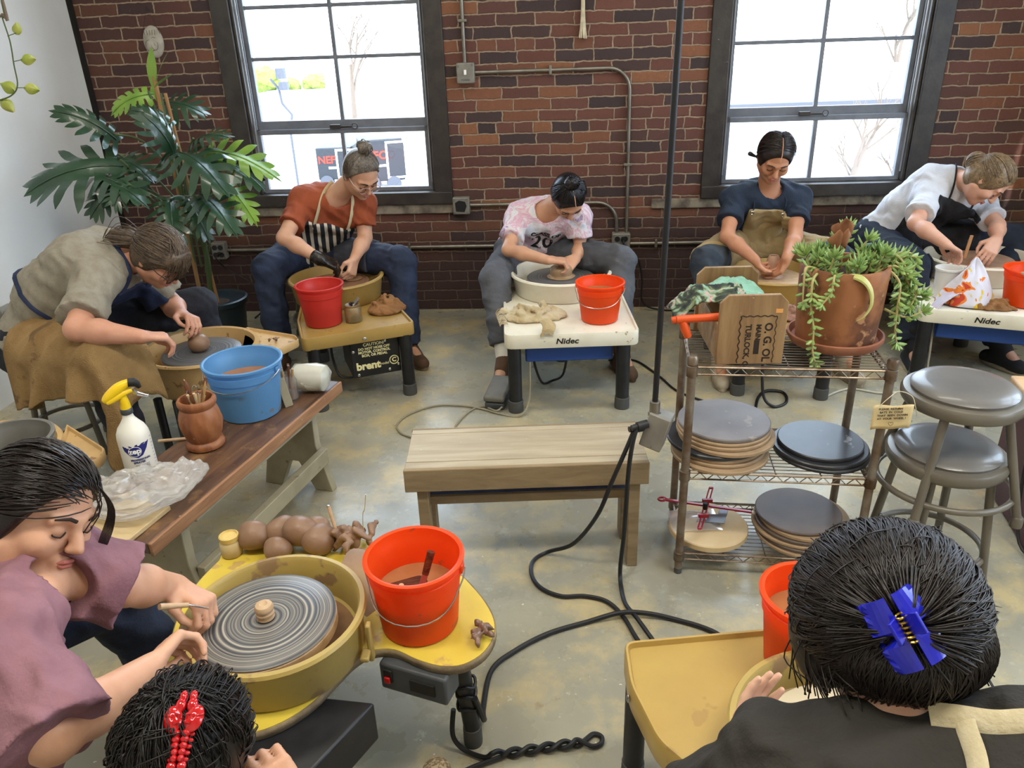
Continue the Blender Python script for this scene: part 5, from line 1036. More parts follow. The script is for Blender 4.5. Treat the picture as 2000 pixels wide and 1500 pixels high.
def st(b):
    rnd = random.Random(31); c = HCN
    strands(b, c, fr, (.104, .112, .102), lambda r: (r.uniform(-1, 1), r.uniform(-.3, .95), r.uniform(-.6, 1)), GA, 1500, t1=.95, rnd=rnd, jit=.12, off=.005, r=.0011, lift=.007, seg=12)
    strands(b, c-fr[0]*.012-fr[1]*.018, fr, (.100, .10, .098), lambda r: (r.uniform(-1, 1), r.uniform(-.8, .2), r.uniform(-.9, -.2)), GA, 600, t1=.9, rnd=rnd, jit=.16, off=.005, r=.0011, seg=12)
    messy(b, c, fr, 260, (.104, .112, .102), 5, GA, .001, .014); messy(b, c, fr, 380, (.103, .111, .101), 6, (1, .25, -.45), .001, .006); messy(b, c, fr, 260, (.103, .111, .101), 7, (-1, .2, -.45), .001, .006)
    strands(b, c-fr[0]*.045-fr[1]*.045, fr, (.093, .062, .062), lambda r: (r.uniform(-1, 1), r.uniform(-.9, .3), r.uniform(-1, -.1)), (GA[0], -.75, .85), 700, t1=.9, rnd=rnd, jit=.15, off=.004, r=.0011, seg=10)
    for i in range(130):
        s = rnd.choice((-1, 1)); x = s*rnd.uniform(.07, .10); y = rnd.uniform(-.04, .06); P = lambda a, bb, d: V(*(c+fr[2]*a+fr[0]*bb+fr[1]*d)); b.tube(spline([P(x*.9, y-.03, .03), P(x*1.04, y, -.02), P(x*1.05+rnd.gauss(0, .006), y+.02, -.06), P(x*rnd.uniform(.92, 1.15), y+rnd.uniform(-.01, .04), -.085-rnd.uniform(0, .03))], 4), .001, 4)
    for i in range(130):
        a = rnd.uniform(0, 6.28); p = c+fr[2]*GN[0]*.108+fr[0]*GN[1]*.116+fr[1]*GN[2]*.106; t1 = nrm(np.cross(fr[2]*GN[0]+fr[0]*GN[1]+fr[1]*GN[2], (0, 0, 1))); t2 = nrm(np.cross(t1, fr[2]*GN[0]+fr[0]*GN[1]+fr[1]*GN[2])); nn = fr[2]*GN[0]+fr[0]*GN[1]+fr[1]*GN[2]; o = t1*math.cos(a)*.03+t2*math.sin(a)*.025
        b.tube(spline([V(*(p+o*.3-nn*.004)), V(*(p+o*.9+nn*rnd.uniform(.006, .016))), V(*(p+o*1.9+nn*.002)), V(*(p+o*rnd.uniform(2.2, 3)-nn*.010))], 5), .0013, 4)
hair_cap(t, J['hd'], fr, hairmat('black_brown_hair', '#0b0909', '#261c18', .4), vox=.005, front=(.085, .05), back=(.02, -.10), extra=ex, strand=st)
clip = bpy.data.objects.new('claw_clip', None); COL.objects.link(clip); clip.parent = t; clip.matrix_parent_inverse = mw(t).inverted(); clip['label'] = 'cobalt blue claw clip with gold spring'
n_ = V(*nrm(gw)); claw(clip, V(*(HCN+nrm(gw)*.118)), face_rot(n_+V(.1, 0, 0), V(-.32, .9, .5)), m_bluepl, .085, M('gold_spring', '#c9a552', .25, metal=.9), .024)
# ---------------------------------------------------------------- buckets
def bucketmat(name, c, c2, spots=None):
    m = bpy.data.materials.new(name); m.use_nodes = True; t = NT(m); b = t.b; out = t.n['Material Output']
    col = t.ramp(t.noise(7, 4), [(.35, c), (.7, c2)])
    if spots: col = t.mix(t.ramp(t.noise(16, 4), [(.66, K_), (.7, (.8, .8, .8, 1))]), col, lin(spots))
    t.ln(col, b.inputs['Base Color']); b.inputs['Roughness'].default_value = .35
    tr = t.new('ShaderNodeBsdfTranslucent'); t.ln(col, tr.inputs[0]); mx = t.new('ShaderNodeMixShader'); mx.inputs[0].default_value = .42; t.ln(b.outputs[0], mx.inputs[1]); t.ln(tr.outputs[0], mx.inputs[2]); t.ln(mx.outputs[0], out.inputs[0]); return m
m_org = bucketmat('orange_bucket_plastic', '#fb5c1c', '#f4561a', '#b8623c'); m_redb = bucketmat('red_bucket_plastic', '#e0453c', '#d53d36'); m_blub = bucketmat('blue_bucket_plastic', '#74aede', '#6aa3d2', '#8f8672'); m_grb = M('grey_bucket_plastic', '#6d6b66', .5, '#5f5c55', 6, spots='#8a8374', ssc=20, sth=.66)
m_slipw = M('milky_orange_slip', '#a8744c', .12, '#98663f', 8)
def bucket(label, loc, rt, h, mat, level=.45, wire=True, ha=0., drop=1.0, rz=0, ratio=.80, wmat=None):
    t = thing('bucket', label, 'bucket', loc, rz); rb = rt*ratio; R = lambda z: rb+(rt-rb)*z/h
    obj('shell', MB().lathe([(rb-.006, 0), (rb, .004), (R(h*.72), h*.72), (R(h*.74)+.003, h*.735), (R(h*.86)+.003, h*.86), (R(h*.87), h*.87), (rt, h-.012), (rt+.007, h-.010), (rt+.008, h-.002), (rt+.003, h), (rt-.003, h-.002), (R(h*.86)-.002, h*.86), (R(h*.84)-.004, h*.84), (rb-.003, .006), (.001, .005)], 56), mat, t)
    if level: obj('water', MB().lathe([(rb-.0035, .007), (R(h*level)-.004, h*level), (.001, h*level)], 48), wmat or m_slipw, t)
    if wire:
        b = MB(); ca, sa = math.cos(ha), math.sin(ha); ax = V(ca, sa, 0); pr = V(-sa, ca, 0); r = rt+.010; z0 = h*.86
        pts = [ax*r*math.cos(a)-pr*(r*1.02*math.sin(a)*(.5 if drop > .6 else .9))+V(0, 0, z0-drop*h*.52*math.sin(a)) for a in np.linspace(0, PI, 25)]
        ok = [p if Vector((p.x, p.y)).length > R(p.z)+.006 else V(p.x, p.y, p.z)*1 for p in pts]; ok = [V(p.x*max(1, (R(p.z)+.007)/max(Vector((p.x, p.y)).length, 1e-3)), p.y*max(1, (R(p.z)+.007)/max(Vector((p.x, p.y)).length, 1e-3)), p.z) for p in ok]
        obj('handle', b.tube(ok, .0018, 6), m_steel, t)
        for s in (-1, 1): obj('ear', MB().box(ax*s*(rt+.002)+V(0, 0, z0), (.008, .024, .022), Matrix.Rotation(ha, 3, 'Z')), mat, t, bev=.003)
    return t
bucket('red bucket on the mustard wheel under the left window', (-.887, 3.473, .363), .106, .195, m_redb, .42, False)
bucket('orange bucket on the white wheel of the tie-dye shirt person', (.415, 3.344, .379), .105, .183, m_org, .72, ha=-.35, drop=.75)
bucket('blue bucket of slip on the long wooden bench', (-.925, 2.445, .411), .128, .200, m_blub, .62, ha=-.25, drop=.45)
bucket('large orange bucket with tools in brown slip on the yellow kidney-shaped table', (-.232, 1.392, .371), .105, .188, m_org, .50, ha=-.15, drop=.9, ratio=.84)
bucket('orange bucket partly hidden by the black hair at front right', (.585, 1.215, .382), .092, .185, m_org, .66, ha=1.2, drop=.6)
bucket('orange bucket cut off by the right edge of the photo', (2.375, 3.345, .381), .105, .17, m_org, .70, False)
bucket('grey bucket on the tan tray at the left edge', (-1.42, 1.90, .462), .118, .16, m_grb, .3, False, ratio=.88, wmat=m_grb)
t = thing('paddle', 'pale wooden stick lying across the orange bucket at the right edge', 'stick', (2.36, 3.25, .556)); obj('stick', MB().beam((-.09, 0, 0), (.12, .02, .004), .022, .012), m_claypale, t, bev=.003)
# ---------------------------------------------------------------- clay on the wheels
def lump(name, label, cat, loc, prof, mat, n=48, **k): return tag(obj(name, MB().lathe(prof, n), mat, loc=loc, **k), label, cat)
lump('clay_ball', 'round brown clay ball centred on the tan wheel', 'clay', (-1.278, 2.95, .449), [(.012, 0), (.03, .004), (.041, .018), (.043, .034), (.038, .052), (.024, .066), (.006, .072), (.001, .071)], m_clay)
lump('clay_mound', 'domed clay mound under the hands of the tie-dye shirt person', 'clay', (.27, 3.79, .4535), [(.07, 0), (.072, .004), (.06, .008), (.056, .014), (.058, .03), (.054, .048), (.044, .056), (.02, .058), (.001, .057)], M('wet_buff_clay', '#a78b6a', .25, '#98795a', 16))
lump('clay_cylinder', 'tall tapering clay cylinder between the hands of the tan apron person', 'clay', (1.322, 3.705, .4415), [(.055, 0), (.05, .008), (.042, .02), (.036, .06), (.03, .095), (.022, .108), (.016, .107), (.014, .09), (.001, .09)], m_clayp)
lump('clay_disc', 'flat wet clay disc on the mustard wheel head', 'clay', (-.815, 3.895, .4495), [(.05, 0), (.052, .004), (.045, .009), (.001, .010)], m_slip)
lump('clay_disc', 'wide flat clay slab on the white wheel at the right edge', 'clay', (2.41, 3.80, .4535), [(.165, 0), (.168, .006), (.16, .013), (.001, .014)], m_clayp)
lump('turned_clay_piece', 'small turned clay knob at the centre of the spinning bat', 'clay', (-.548, 1.30, .4755), [(.017, 0), (.019, .003), (.0175, .008), (.0195, .011), (.0195, .016), (.0155, .019), (.0195, .023), (.0205, .029), (.017, .036), (.009, .039), (.004, .036), (.001, .036)], m_claypale)
lump('clay_pad', 'flat wet clay on the white bat of the ochre wheel', 'clay', (.575, .93, .4535), [(.06, 0), (.06, .006), (.001, .012)], M('wet_white_clay', '#b7ac92', .2))
for i, (x, y, r, z, lb) in enumerate([(-.700, 1.695, .043, 0, 'leftmost smooth clay ball on the yellow table, beside the small jar'), (-.632, 1.712, .042, 0, 'clay ball second in the row behind the yellow pan'), (-.575, 1.690, .044, .012, 'foremost clay ball sitting above the others behind the yellow pan'), (-.545, 1.735, .034, 0, 'small clay ball at the far end of the row'), (-.625, 1.645, .034, -.004, 'flattened clay ball nearest the yellow pan rim'), (-.520, 1.668, .042, -.008, 'low clay lump at the right of the balls')]):
    v = MB().ball((0, 0, r*.92), (r*1.08, r, r*.92), 28, 18); tag(obj('clay_ball', MB().add(wobv(v.v, .003, 40, i), v.f), m_clay, loc=(x, y, .371+max(z, 0))), lb, 'clay', 'clay balls on the yellow table')
def scraps(name, label, loc, n, R, mat, seed, vox=.004, h=.03):
    rnd = random.Random(seed); S = SDF((-R*1.6, -R*1.6, -.01), (R*1.6, R*1.6, h*3), vox)
    for i in range(n):
        a = rnd.uniform(0, 6.28); r = R*rnd.uniform(0, .8); p = A((r*math.cos(a), r*math.sin(a), rnd.uniform(.008, h))); q = p+A((rnd.gauss(0, R*.4), rnd.gauss(0, R*.4), rnd.uniform(-.01, h*.7))); m_ = (p+q)/2+A((0, 0, h*.5)); S.chain([p, m_, q], [R*.13, R*.17, R*.1], .004)
    S.folds(.0022, 110, (1, .7, .4), seed); S.plane((0, 0, 0), (0, 0, -1)); o = sobj(name, S, mat, None, sm=1); o.location = loc; return tag(o, label, 'clay scraps')
scraps('clay_scraps', 'heap of torn wet clay trimmings on the yellow table', (-.435, 1.675, .371), 20, .062, m_clay, 3, h=.038)
scraps('clay_scraps', 'squashed wet clay scrap on the right corner of the yellow table', (-.098, 1.325, .371), 12, .036, m_claydk, 5, h=.016)
scraps('clay_scraps', 'small curl of clay trimmings on the tray of the tan wheel', (-.99, 3.01, .449), 9, .026, m_claydk, 8, h=.014)
t = thing('needle_tool', 'pale stick standing in the clay heap on the yellow table', 'tool', (-.470, 1.672, .40)); obj('handle', MB().tube([(0, 0, 0), (-.02, .02, .095)], [.0045, .0055], 8), m_claypale, t); obj('tip', MB().ball((-.0203, .0203, .096), .0055, 8, 6), m_steel, t)
tag(obj('wire_tool', MB().tube(spline([(0, 0, 0), (.004, .004, .05), (.012, 0, .07), (.018, .004, .11)], 5), .0011, 5), m_steel, loc=(-.41, 1.70, .41)), 'thin bent wire sticking up from the clay heap', 'wire')
t = thing('jar', 'small cream plaster jar at the left end of the yellow table', 'jar', (-.757, 1.672, .371)); m_crjar = M('cream_jar', '#cdb98c', .5, '#bba274', 14)
obj('body', MB().lathe([(.024, 0), (.027, .004), (.027, .04), (.022, .046), (.022, .052), (.001, .052)], 28), m_crjar, t); obj('lid', MB().lathe([(.024, .046), (.0255, .05), (.0255, .06), (.022, .062), (.02, .057), (.001, .057)], 28), M('jar_wax', '#d8bd74', .6, '#c4a75e', 30), t)
m_clear = M('clouded_clear_plastic', '#c9b8aa', .3, '#a58d7c', 10, trans=.45, alpha=.8); 
tag(obj('plastic_scraper', MB().prism(rc([(-.055, -.08), (.045, -.09), (.05, .05), (.0, .09), (-.05, .06)], .03), -.001, .001, face_rot((.6, -.5, .62)), (-.362, 1.478, .425)), m_clear, flat=True), 'clay-smeared clear plastic sheet leaning between the yellow pan and the orange bucket', 'plastic sheet')
m_rib = M('wet_brown_wood', '#4a2317', .2, '#6a3a26', 30, stretch=(1, 8, 8)); RL = (-.232, 1.392, .371)
t = thing('wooden_rib', 'brown wooden rib with a hole floating in the large orange bucket', 'rib', (-.262, 1.388, .474), .32); obj('rib', MB().prism(rc([(-.055, -.012), (.05, -.016), (.058, .0), (.045, .018), (-.05, .014)], .012), -.004, .004, Matrix.Rotation(.35, 3, 'X')), m_rib, t, bev=.002); obj('hole', MB().cyl((-.004, 0, .0036), (-.004, -.0005, .0054), .006, n=14), m_claypale, t)
t = thing('knife', 'dark handled metal tool standing in the large orange bucket', 'tool', (-.222, 1.375, .470), .0); obj('handle', MB().tube([(.012, .015, .035), (.028, .03, .085)], [.008, .0095], 10), m_rib, t); obj('blade', MB().beam((-.012, -.008, -.03), (.012, .015, .035), .014, .004, (0, -1, .4)), m_steel, t, bev=.001)

# ---------------------------------------------------------------- things on the long bench
m_carved = wood('carved_brown_wood', '#6d3d20', '#8a5330', '#a06a42', (6, 6, 1), 6, .45)
t = thing('carved_jar', 'carved brown wooden jar full of pottery tools on the long bench', 'jar', (-1.003, 2.205, .411))
t.scale = (1.16, 1.16, 1.2); bw = lambda a, i: 1+.018*math.sin(a*9+i*1.3)*(1 if 5 < i < 12 else 0)+.012*math.sin(a*17-i*2.1)*(1 if 6 < i < 11 else 0)
obj('body', MB().lathe([(.045, 0), (.051, .004), (.053, .012), (.05, .02), (.043, .024), (.046, .030), (.052, .045), (.0555, .06), (.057, .07), (.057, .08), (.0555, .09), (.053, .1), (.049, .113), (.046, .118), (.049, .123), (.052, .13), (.052, .138), (.048, .143), (.042, .143), (.040, .135), (.040, .05), (.001, .05)], 72, wob=bw), m_carved, t)
rnd = random.Random(11); m_tw = [M('boxwood_tool', '#b08a5a', .5), M('dark_wood_tool', '#6b3f26', .45), m_steel, M('pale_stick', '#cbb288', .6)]
for i in range(16):
    a = rnd.uniform(0, 6.28); r = rnd.uniform(.004, .026); l = rnd.uniform(.1, .165); dx, dy = math.cos(a), math.sin(a); p0 = V(-dx*.012, -dy*.012, 0); p1 = V(dx*(r+.006), dy*(r+.006), l); sh = i % 4
    tt = thing('pottery_tool', 'one of the wooden and metal pottery tools standing in the carved jar', 'tool', (-1.003+dx*r*.4, 2.205+dy*r*.4, .485), 0, 'tools in the carved jar')
    pm = p0.lerp(p1, .72); obj('shaft', MB().tube([p0, pm], .0032+.001*(i % 3), 7), m_tw[(i+1) % 4 if sh == 2 else sh], tt)
    if sh == 0: obj('tip', MB().tube([pm, pm.lerp(p1, .5), p1], [.004, .006, .001], 7, flat=.5), m_tw[0], tt)
    elif sh == 1: obj('tip', MB().tube([pm, pm.lerp(p1, .6), p1], [.005, .0075, .004], 7, flat=.45), m_tw[1], tt)
    elif sh == 2: obj('loop', MB().tube([pm+V(.008*math.sin(x)*abs(dy)+.002, .008*math.sin(x)*abs(dx), .03*(1-math.cos(x))/2) for x in np.linspace(0, 2*PI, 13)], .0011, 5), m_steel, tt)
    else: obj('tip', MB().tube([pm, p1], [.0035, .0045], 7), m_tw[3], tt)
tag(obj('wooden_dowel', MB().cyl((-.11, 0, 0), (0, .012, 0), .0055, n=10), m_claypale, loc=(-1.06, 2.235, .4165)), 'pale wooden dowel poking out left of the carved jar', 'stick')
t = thing('spray_bottle', 'white spray bottle with yellow trigger head on the long bench', 'spray bottle', (-1.150, 2.06, .411), math.radians(25)); m_hdpe = M('translucent_white_bottle', '#e6e3d8', .35, '#ddd9cb', 3); m_yel = M('yellow_trigger_plastic', '#e8c21c', .3); m_navyp = M('navy_print', '#20266a', .5)
obj('bottle', MB().lathe([(.040, 0), (.046, .004), (.047, .012), (.047, .12), (.045, .135), (.038, .152), (.026, .168), (.017, .182), (.0145, .192), (.0145, .2), (.001, .2)], 40), m_hdpe, t); obj('collar', MB().lathe([(.0155, .196), (.017, .198), (.017, .212), (.0155, .214), (.001, .214)], 30, wob=lambda a, i: 1+.03*math.cos(a*15)), m_motor, t)
hd = obj('spray_head', MB().tube([(0, 0, .212), (.001, 0, .232), (-.004, 0, .262)], [.0155, .0135, .012], 14), m_yel, t)
ct = MB().tube(spline([(-.052, 0, .246), (-.03, 0, .264), (0, 0, .284), (.03, 0, .294)], 5), [.008, .0105, .0125, .014, .015, .0155, .016, .016, .0165, .016, .015, .014, .013, .012, .011, .010], 14, flat=.8); obj('shroud', ct, m_yel, hd); obj('shroud', MB().tube(spline([(-.045, -.006, .242), (0, -.004, .262), (.028, 0, .268)], 5), [.006, .009, .011, .0115, .012, .011, .01, .009, .0085, .008, .007], 12, flat=.8), m_yel, hd)
obj('nozzle', MB().tube([(.022, 0, .292), (.038, 0, .290), (.046, 0, .282), (.05, 0, .27)], [.013, .013, .010, .006], 12), m_lblk, hd); obj('trigger', MB().tube(spline([(.03, 0, .272), (.036, 0, .255), (.05, 0, .246), (.066, 0, .238)], 4), [.005, .005, .005, .0055, .006, .006, .0055, .005, .005, .0045, .004, .004, .004], 8, flat=1.6), m_steel, hd)
def on_bottle(a0, z0, pts, mat, name, r=.0476): obj(name, MB().prism(pts, 0, .0012) if False else wrapb(pts, a0, z0, r), mat, t, flat=True)
def wrapb(pts, a0, z0, r):
    b = MB(); n = len(pts); cx = sum(p[0] for p in pts)/n; cz = sum(p[1] for p in pts)/n; f = lambda x, z: (r*math.cos(a0+x/r), r*math.sin(a0+x/r), z0+z)
    for k in range(n):
        p, q = pts[k], pts[(k+1) % n]; R_ = [[f(cx+(p[0]-cx)*s/5+((q[0]-p[0])*s/5)*u/4, cz+(p[1]-cz)*s/5+((q[1]-p[1])*s/5)*u/4) for u in range(5)] for s in range(6)]; b.grid(R_)
    return b
AL = math.radians(-88); obj('label_band', wrapb([(-.04, .020), (-.036, .004), (-.02, -.014), (0, -.022), (.014, -.016), (.03, .004), (.042, .024)], AL, .088, .0475), m_navyp, t); obj('label_oval', wrapb([(.019*math.cos(a)-.006, .0165*math.sin(a)) for a in np.linspace(0, 2*PI, 20, endpoint=False)], AL, .088, .0477), m_wtxt, t); obj('label_oval', wrapb([(.0175*math.cos(a)-.006, .015*math.sin(a)) for a in np.linspace(0, 2*PI, 20, endpoint=False)], AL, .088, .0479), m_navyp, t)
def wraptext(s, size, z, x0, mat, bold=0, r=.0481):
    o = text('lettering', s, size, mat, t, (0, 0, 0), (0, 0, 0), .0002, bold=bold)
    for v in o.data.vertices: x, y, zz = v.co; a = AL+(x+x0)/r; v.co = ((r+zz)*math.cos(a), (r+zz)*math.sin(a), z+y)
wraptext('zep', .024, .089, -.006, m_wtxt, .0008); wraptext('PROFESSIONAL', .0085, .060, .006, m_navyp, .0003); wraptext('SPRAYER', .0085, .051, .0, m_navyp, .0003)
for k in range(4): wraptext('fill with water or cleaner', .004, .042-.005*k, .008, m_navyp)
wraptext('32 FL OZ', .005, .018, .012, m_navyp, .0002); obj('label_line', wrapb([(-.05, 0), (.03, 0), (.03, .0025), (-.05, .0025)], AL, .012, .0478), m_navyp, t)
b = MB()
for k in range(9): b.add(*[(lambda q: (q.v, q.f))(wrapb([(.05, 0), (.056 if k % 2 else .059, 0), (.056 if k % 2 else .059, .0014), (.05, .0014)], AL, .03+.011*k, .0478))][0])
obj('measure_marks', b, m_navyp, t)
# crumpled bag, board, tools
m_bag = M('clear_poly_bag', '#eceae6', .16, trans=.55, alpha=.62, spec=.8, ior=1.3)
def crumple(nu, nv, fn): return MB().grid([[fn(i/(nu-1), j/(nv-1)) for j in range(nv)] for i in range(nu)])
def rn(seed):
    r = random.Random(seed); K = [(r.uniform(-1, 1)*f, r.uniform(-1, 1)*f, r.uniform(0, 6.28), 1/f) for f in (3, 4, 6, 7, 10, 12, 17, 21) for _ in (0, 1)]
    return lambda u, v: sum(a*abs(math.sin(x*u*3+y*v*3+p+1.3*math.sin(y*u*2-x*v*2))) for x, y, p, a in K)/1.6
t = thing('wooden_board', 'small unfinished board under the plastic bag at the near end of the long bench', 'board', (-1.075, 1.775, .411), math.radians(-17.5)); obj('board', MB().box((0, 0, .007), (.16, .17, .014)), wood('pale_pine', '#b59a6c', '#c2a97c', '#cdb78e', (1, 9, 9), 3), t, bev=.002)
g1 = rn(4); g2 = rn(9)
def bagf(u, v):
    a = 2*PI*v; r = math.sin(PI*u)**.6*(1+.10*math.sin(3*a+1)+.05*math.sin(7*a)); z = -math.cos(PI*u); hh = .020+.020*g1(u*2, math.sin(a)*1.3)
    x = .165*r*math.cos(a); y = .10*r*math.sin(a)+.03*math.sin(a*2+1)*r; return (x+.012*g2(u*3, math.cos(a))*math.cos(a), y+.012*g1(u*3, math.sin(a)), hh*(z+1)*.8*(1+.35*g2(math.cos(a)*.9, u*2)))
tag(obj('plastic_bag', crumple(40, 80, bagf), m_bag, loc=(-1.068, 1.845, .424), ang=25), 'crumpled clear plastic bag on the near end of the long bench', 'bag').rotation_euler = (0, 0, .35)
t = thing('sculpting_tool', 'thin dark wooden tool with a looped end lying on the plastic bag', 'tool', (-1.075, 1.82, .482), .9); obj('handle', MB().tube([(-.06, 0, -.006), (.0, 0, .003), (.045, 0, .007)], [.003, .004, .003], 8), m_tw[1], t); obj('loop', MB().tube([(.045+.012*(1-math.cos(x)), .006*math.sin(x), .007) for x in np.linspace(0, 2*PI, 15)], .0011, 5), m_steel, t)
t = thing('glass_jar', 'glass jar of brushes and sticks behind the blue bucket on the long bench', 'jar', (-.812, 2.535, .411)); m_jar = M('jar_glass', '#e8eeee', .05, trans=.92, alpha=.5)
obj('glass', MB().lathe([(.03, 0), (.034, .004), (.034, .075), (.028, .088), (.029, .098), (.027, .098), (.026, .088), (.031, .074), (.031, .006), (.001, .005)], 32), m_jar, t); obj('slip', MB().lathe([(.029, .006), (.029, .045), (.001, .046)], 24), m_claydk, t)
for i in range(6): a = i*1.05+.3; obj('stick', MB().tube([(.01*math.cos(a), .01*math.sin(a), .02), (.026*math.cos(a), .026*math.sin(a), .115+.012*(i % 3))], .0045, 7), m_tw[i % 4], t)
t = thing('wrapped_roll', 'white roll wrapped in shiny clear plastic at the far end of the long bench', 'roll', (-.742, 2.60, .411), -.12); v = MB().tube([(-.065, 0, .052), (-.055, 0, .053), (-.02, 0, .0535), (.02, 0, .0535), (.05, 0, .052), (.06, 0, .05)], [.028, .046, .050, .050, .046, .022], 40); obj('roll', MB().add(wobv(v.v, .0022, 70, 2), v.f), M('off_white_paper_roll', '#d6d4bf', .5, '#c6c8ae', 14), t)
v = MB().tube([(-.072, 0, .054), (-.06, 0, .054), (-.02, 0, .055), (.02, 0, .055), (.055, 0, .054), (.068, 0, .053)], [.034, .049, .0525, .0525, .049, .028], 60); obj('wrap', MB().add(wobv(v.v, .0026, 95, 5), v.f), m_bag, t)
t = thing('wooden_block', 'upright scrap of painted wood between the blue bucket and the glass jar', 'wood scrap', (-.80, 2.475, .411), .5); obj('stick', MB().beam((0, 0, 0), (-.016, 0, .11), .03, .012, (0, 1, 0)), m_bleg, t, bev=.002)

# ---------------------------------------------------------------- rags
def rag(name, label, cat, loc, fn, mat, nu=48, nv=48, solid=.003, rz=0, group=None, fringe=None):
    b = crumple(nu, nv, fn); o = obj(name, b, mat, loc=loc, solid=solid, ang=180); o.rotation_euler = (0, 0, rz); tag(o, label, cat, group)
    if fringe: obj('fringe', fringe, mat, o)
    return o
h1, h2, h3 = rn(21), rn(22), rn(23)
def softrag(label, loc, L, W, H, seed, mat, rz=0, fringe=None):
    rnd = random.Random(seed); S = SDF((-L-.05, -W-.05, -.01), (L+.05, W+.05, H*2.2+.03), .004); S.ell((0, 0, H*.25), (L*.95, W*.95, H*.55), None, .01)
    for i in range(16):
        x, y = rnd.uniform(-L*.8, L*.7), rnd.uniform(-W*.8, W*.8); a = rnd.gauss(.3, .7); ln = rnd.uniform(.3, .7)*W*1.3; z = H*(1-(x/L)**2*.6-(y/W)**2*.6)*rnd.uniform(.55, 1.1); p = A((x, y, max(.006, z))); q = p+A((math.sin(a)*ln, math.cos(a)*ln, rnd.uniform(-H*.5, H*.1))); m_ = (p+q)/2+A((rnd.gauss(0, .01), rnd.gauss(0, .01), rnd.uniform(0, H*.25)))
        S.chain([p, m_, q], [rnd.uniform(.007, .012), rnd.uniform(.009, .014), .006], .012)
    S.folds(.0032, 75, (1, .5, .3), seed); S.folds(.0018, 170, (.4, 1, .2), seed+3); S.plane((0, 0, 0), (0, 0, -1)); o = sobj('rag', S, mat, None, sm=1); o.location = loc; o.rotation_euler = (0, 0, rz); tag(o, label, 'rag')
    if fringe: obj('fringe', fringe, mat, o)
m_brag = M('brown_rag', '#92683f', .9, '#7d5735', 12, bump=.4, bsc=160)
softrag('crumpled brown rag on the mustard wheel beside the slip-coated jar', (-.605, 3.605, .363), .10, .072, .058, 3, m_brag, .4)
fr_ = MB(); rnd = random.Random(5)
for i in range(46): y = -.09+.18*i/46; fr_.tube(spline([(-.145, y, .012), (-.165, y+rnd.uniform(-.01, .01), .012+rnd.uniform(-.004, .012)), (-.182, y+rnd.uniform(-.015, .015), .004)], 3), .0016, 4)
softrag('frayed cream towel bunched on the white wheel of the tie-dye shirt person', (.125, 3.395, .379), .155, .085, .045, 11, M('cream_terry', '#b9a37c', .95, '#cdbfa0', 14, lo=.35, hi=.6, bump=.6, bsc=220), .12, fr_)
rag('rag', 'tail of cream towel hanging over the front edge of the white wheel', 'rag', (.165, 3.165, .385), lambda u, v: ((u-.5)*.055+.008*math.sin(v*5), -.02*min(1, v*2)+.06*(1-min(1, v*1.6)), .028-.06*max(0, v-.35)+.014*math.sin(PI*u)+.006*h1(u, v)), M('cream_terry_tail', '#b39b70', .95, '#c4b088', 14, bump=.6, bsc=220), 14, 24, .008, .1)
m = bpy.data.materials.new('floral_print_cloth'); m.use_nodes = True; q = NT(m); c = q.ramp(q.noise(11, 2, None, .4, 1.2), [(.28, '#b53a24'), (.36, '#d97a2c'), (.42, '#cfcbd6'), (.54, '#c9c6cf'), (.60, '#d8b42a'), (.68, '#e0c23a'), (.73, '#4d6a48')], 'CONSTANT'); q.ln(c, q.b.inputs['Base Color']); q.b.inputs['Roughness'].default_value = .9
def tent(u, v):
    a = 2*PI*u; r = v; x = .125*r*math.cos(a)*(1+.15*math.sin(5*a)); y = .085*r*math.sin(a)*(1+.15*math.cos(4*a)); z = .195*max(0, 1-r)**.75*(1-.12*math.sin(3*a))+.004+.018*abs(math.sin(4*a+r*3))*r*(1-r)*3
    return (x-.0, y, z)
rag('rag', 'floral printed rag standing peaked on the white wheel at the right edge', 'rag', (2.135, 3.385, .381), tent, m, 70, 26, .003)
softrag('flattened brown cloth under the floral rag', (2.21, 3.30, .379), .10, .05, .022, 17, m_brag, -.3)
rag('rag', 'pale blue printed cloth corner hanging off the white wheel at the right edge', 'rag', (2.02, 3.36, .38), lambda u, v: (.05-.13*u, .03*(v-.5)*2-.02*u, .045-.10*u*u+.02*h1(u, v)), M('pale_blue_cloth', '#b9bfd2', .9, '#c9a0a4', 9), 24, 20, .003)
softrag('crumpled pinkish brown rag behind the wooden crate', (1.31, 3.33, .353), .09, .06, .06, 23, M('pink_brown_rag', '#9c7666', .9, '#8a6556', 12, bump=.4, bsc=160))
t = thing('tub', 'small white plastic tub the person in white reaches into', 'tub', (2.075, 3.475, .381)); obj('shell', MB().lathe([(.045, 0), (.048, .003), (.056, .135), (.061, .137), (.061, .145), (.057, .147), (.053, .14), (.045, .006), (.001, .006)], 36), M('white_tub', '#d5d3cf', .4), t); obj('water', MB().lathe([(.046, .03), (.05, .095), (.001, .095)], 30), m_slipw, t)
tag(obj('wooden_knife', MB().beam((0, 0, 0), (.012, 0, .11), .016, .005, (0, -1, 0)), M('worn_wooden_tool', '#a1744c', .5), loc=(2.15, 3.50, .56), bev=.002), 'flat wooden tool standing up behind the floral rag', 'tool')
t = thing('glass_jar', 'slip-coated jar with dark wet tools on the mustard wheel', 'jar', (-.747, 3.485, .363)); obj('glass', MB().lathe([(.036, 0), (.04, .004), (.04, .065), (.034, .074), (.036, .082), (.033, .084), (.001, .07)], 30), M('slip_coated_jar', '#8a7350', .3, '#5f5238', 14), t); scr = scraps('tool_heads', '', (0, 0, .07), 8, .022, M('black_wet_tools', '#1c1a17', .2), 12, h=.014)
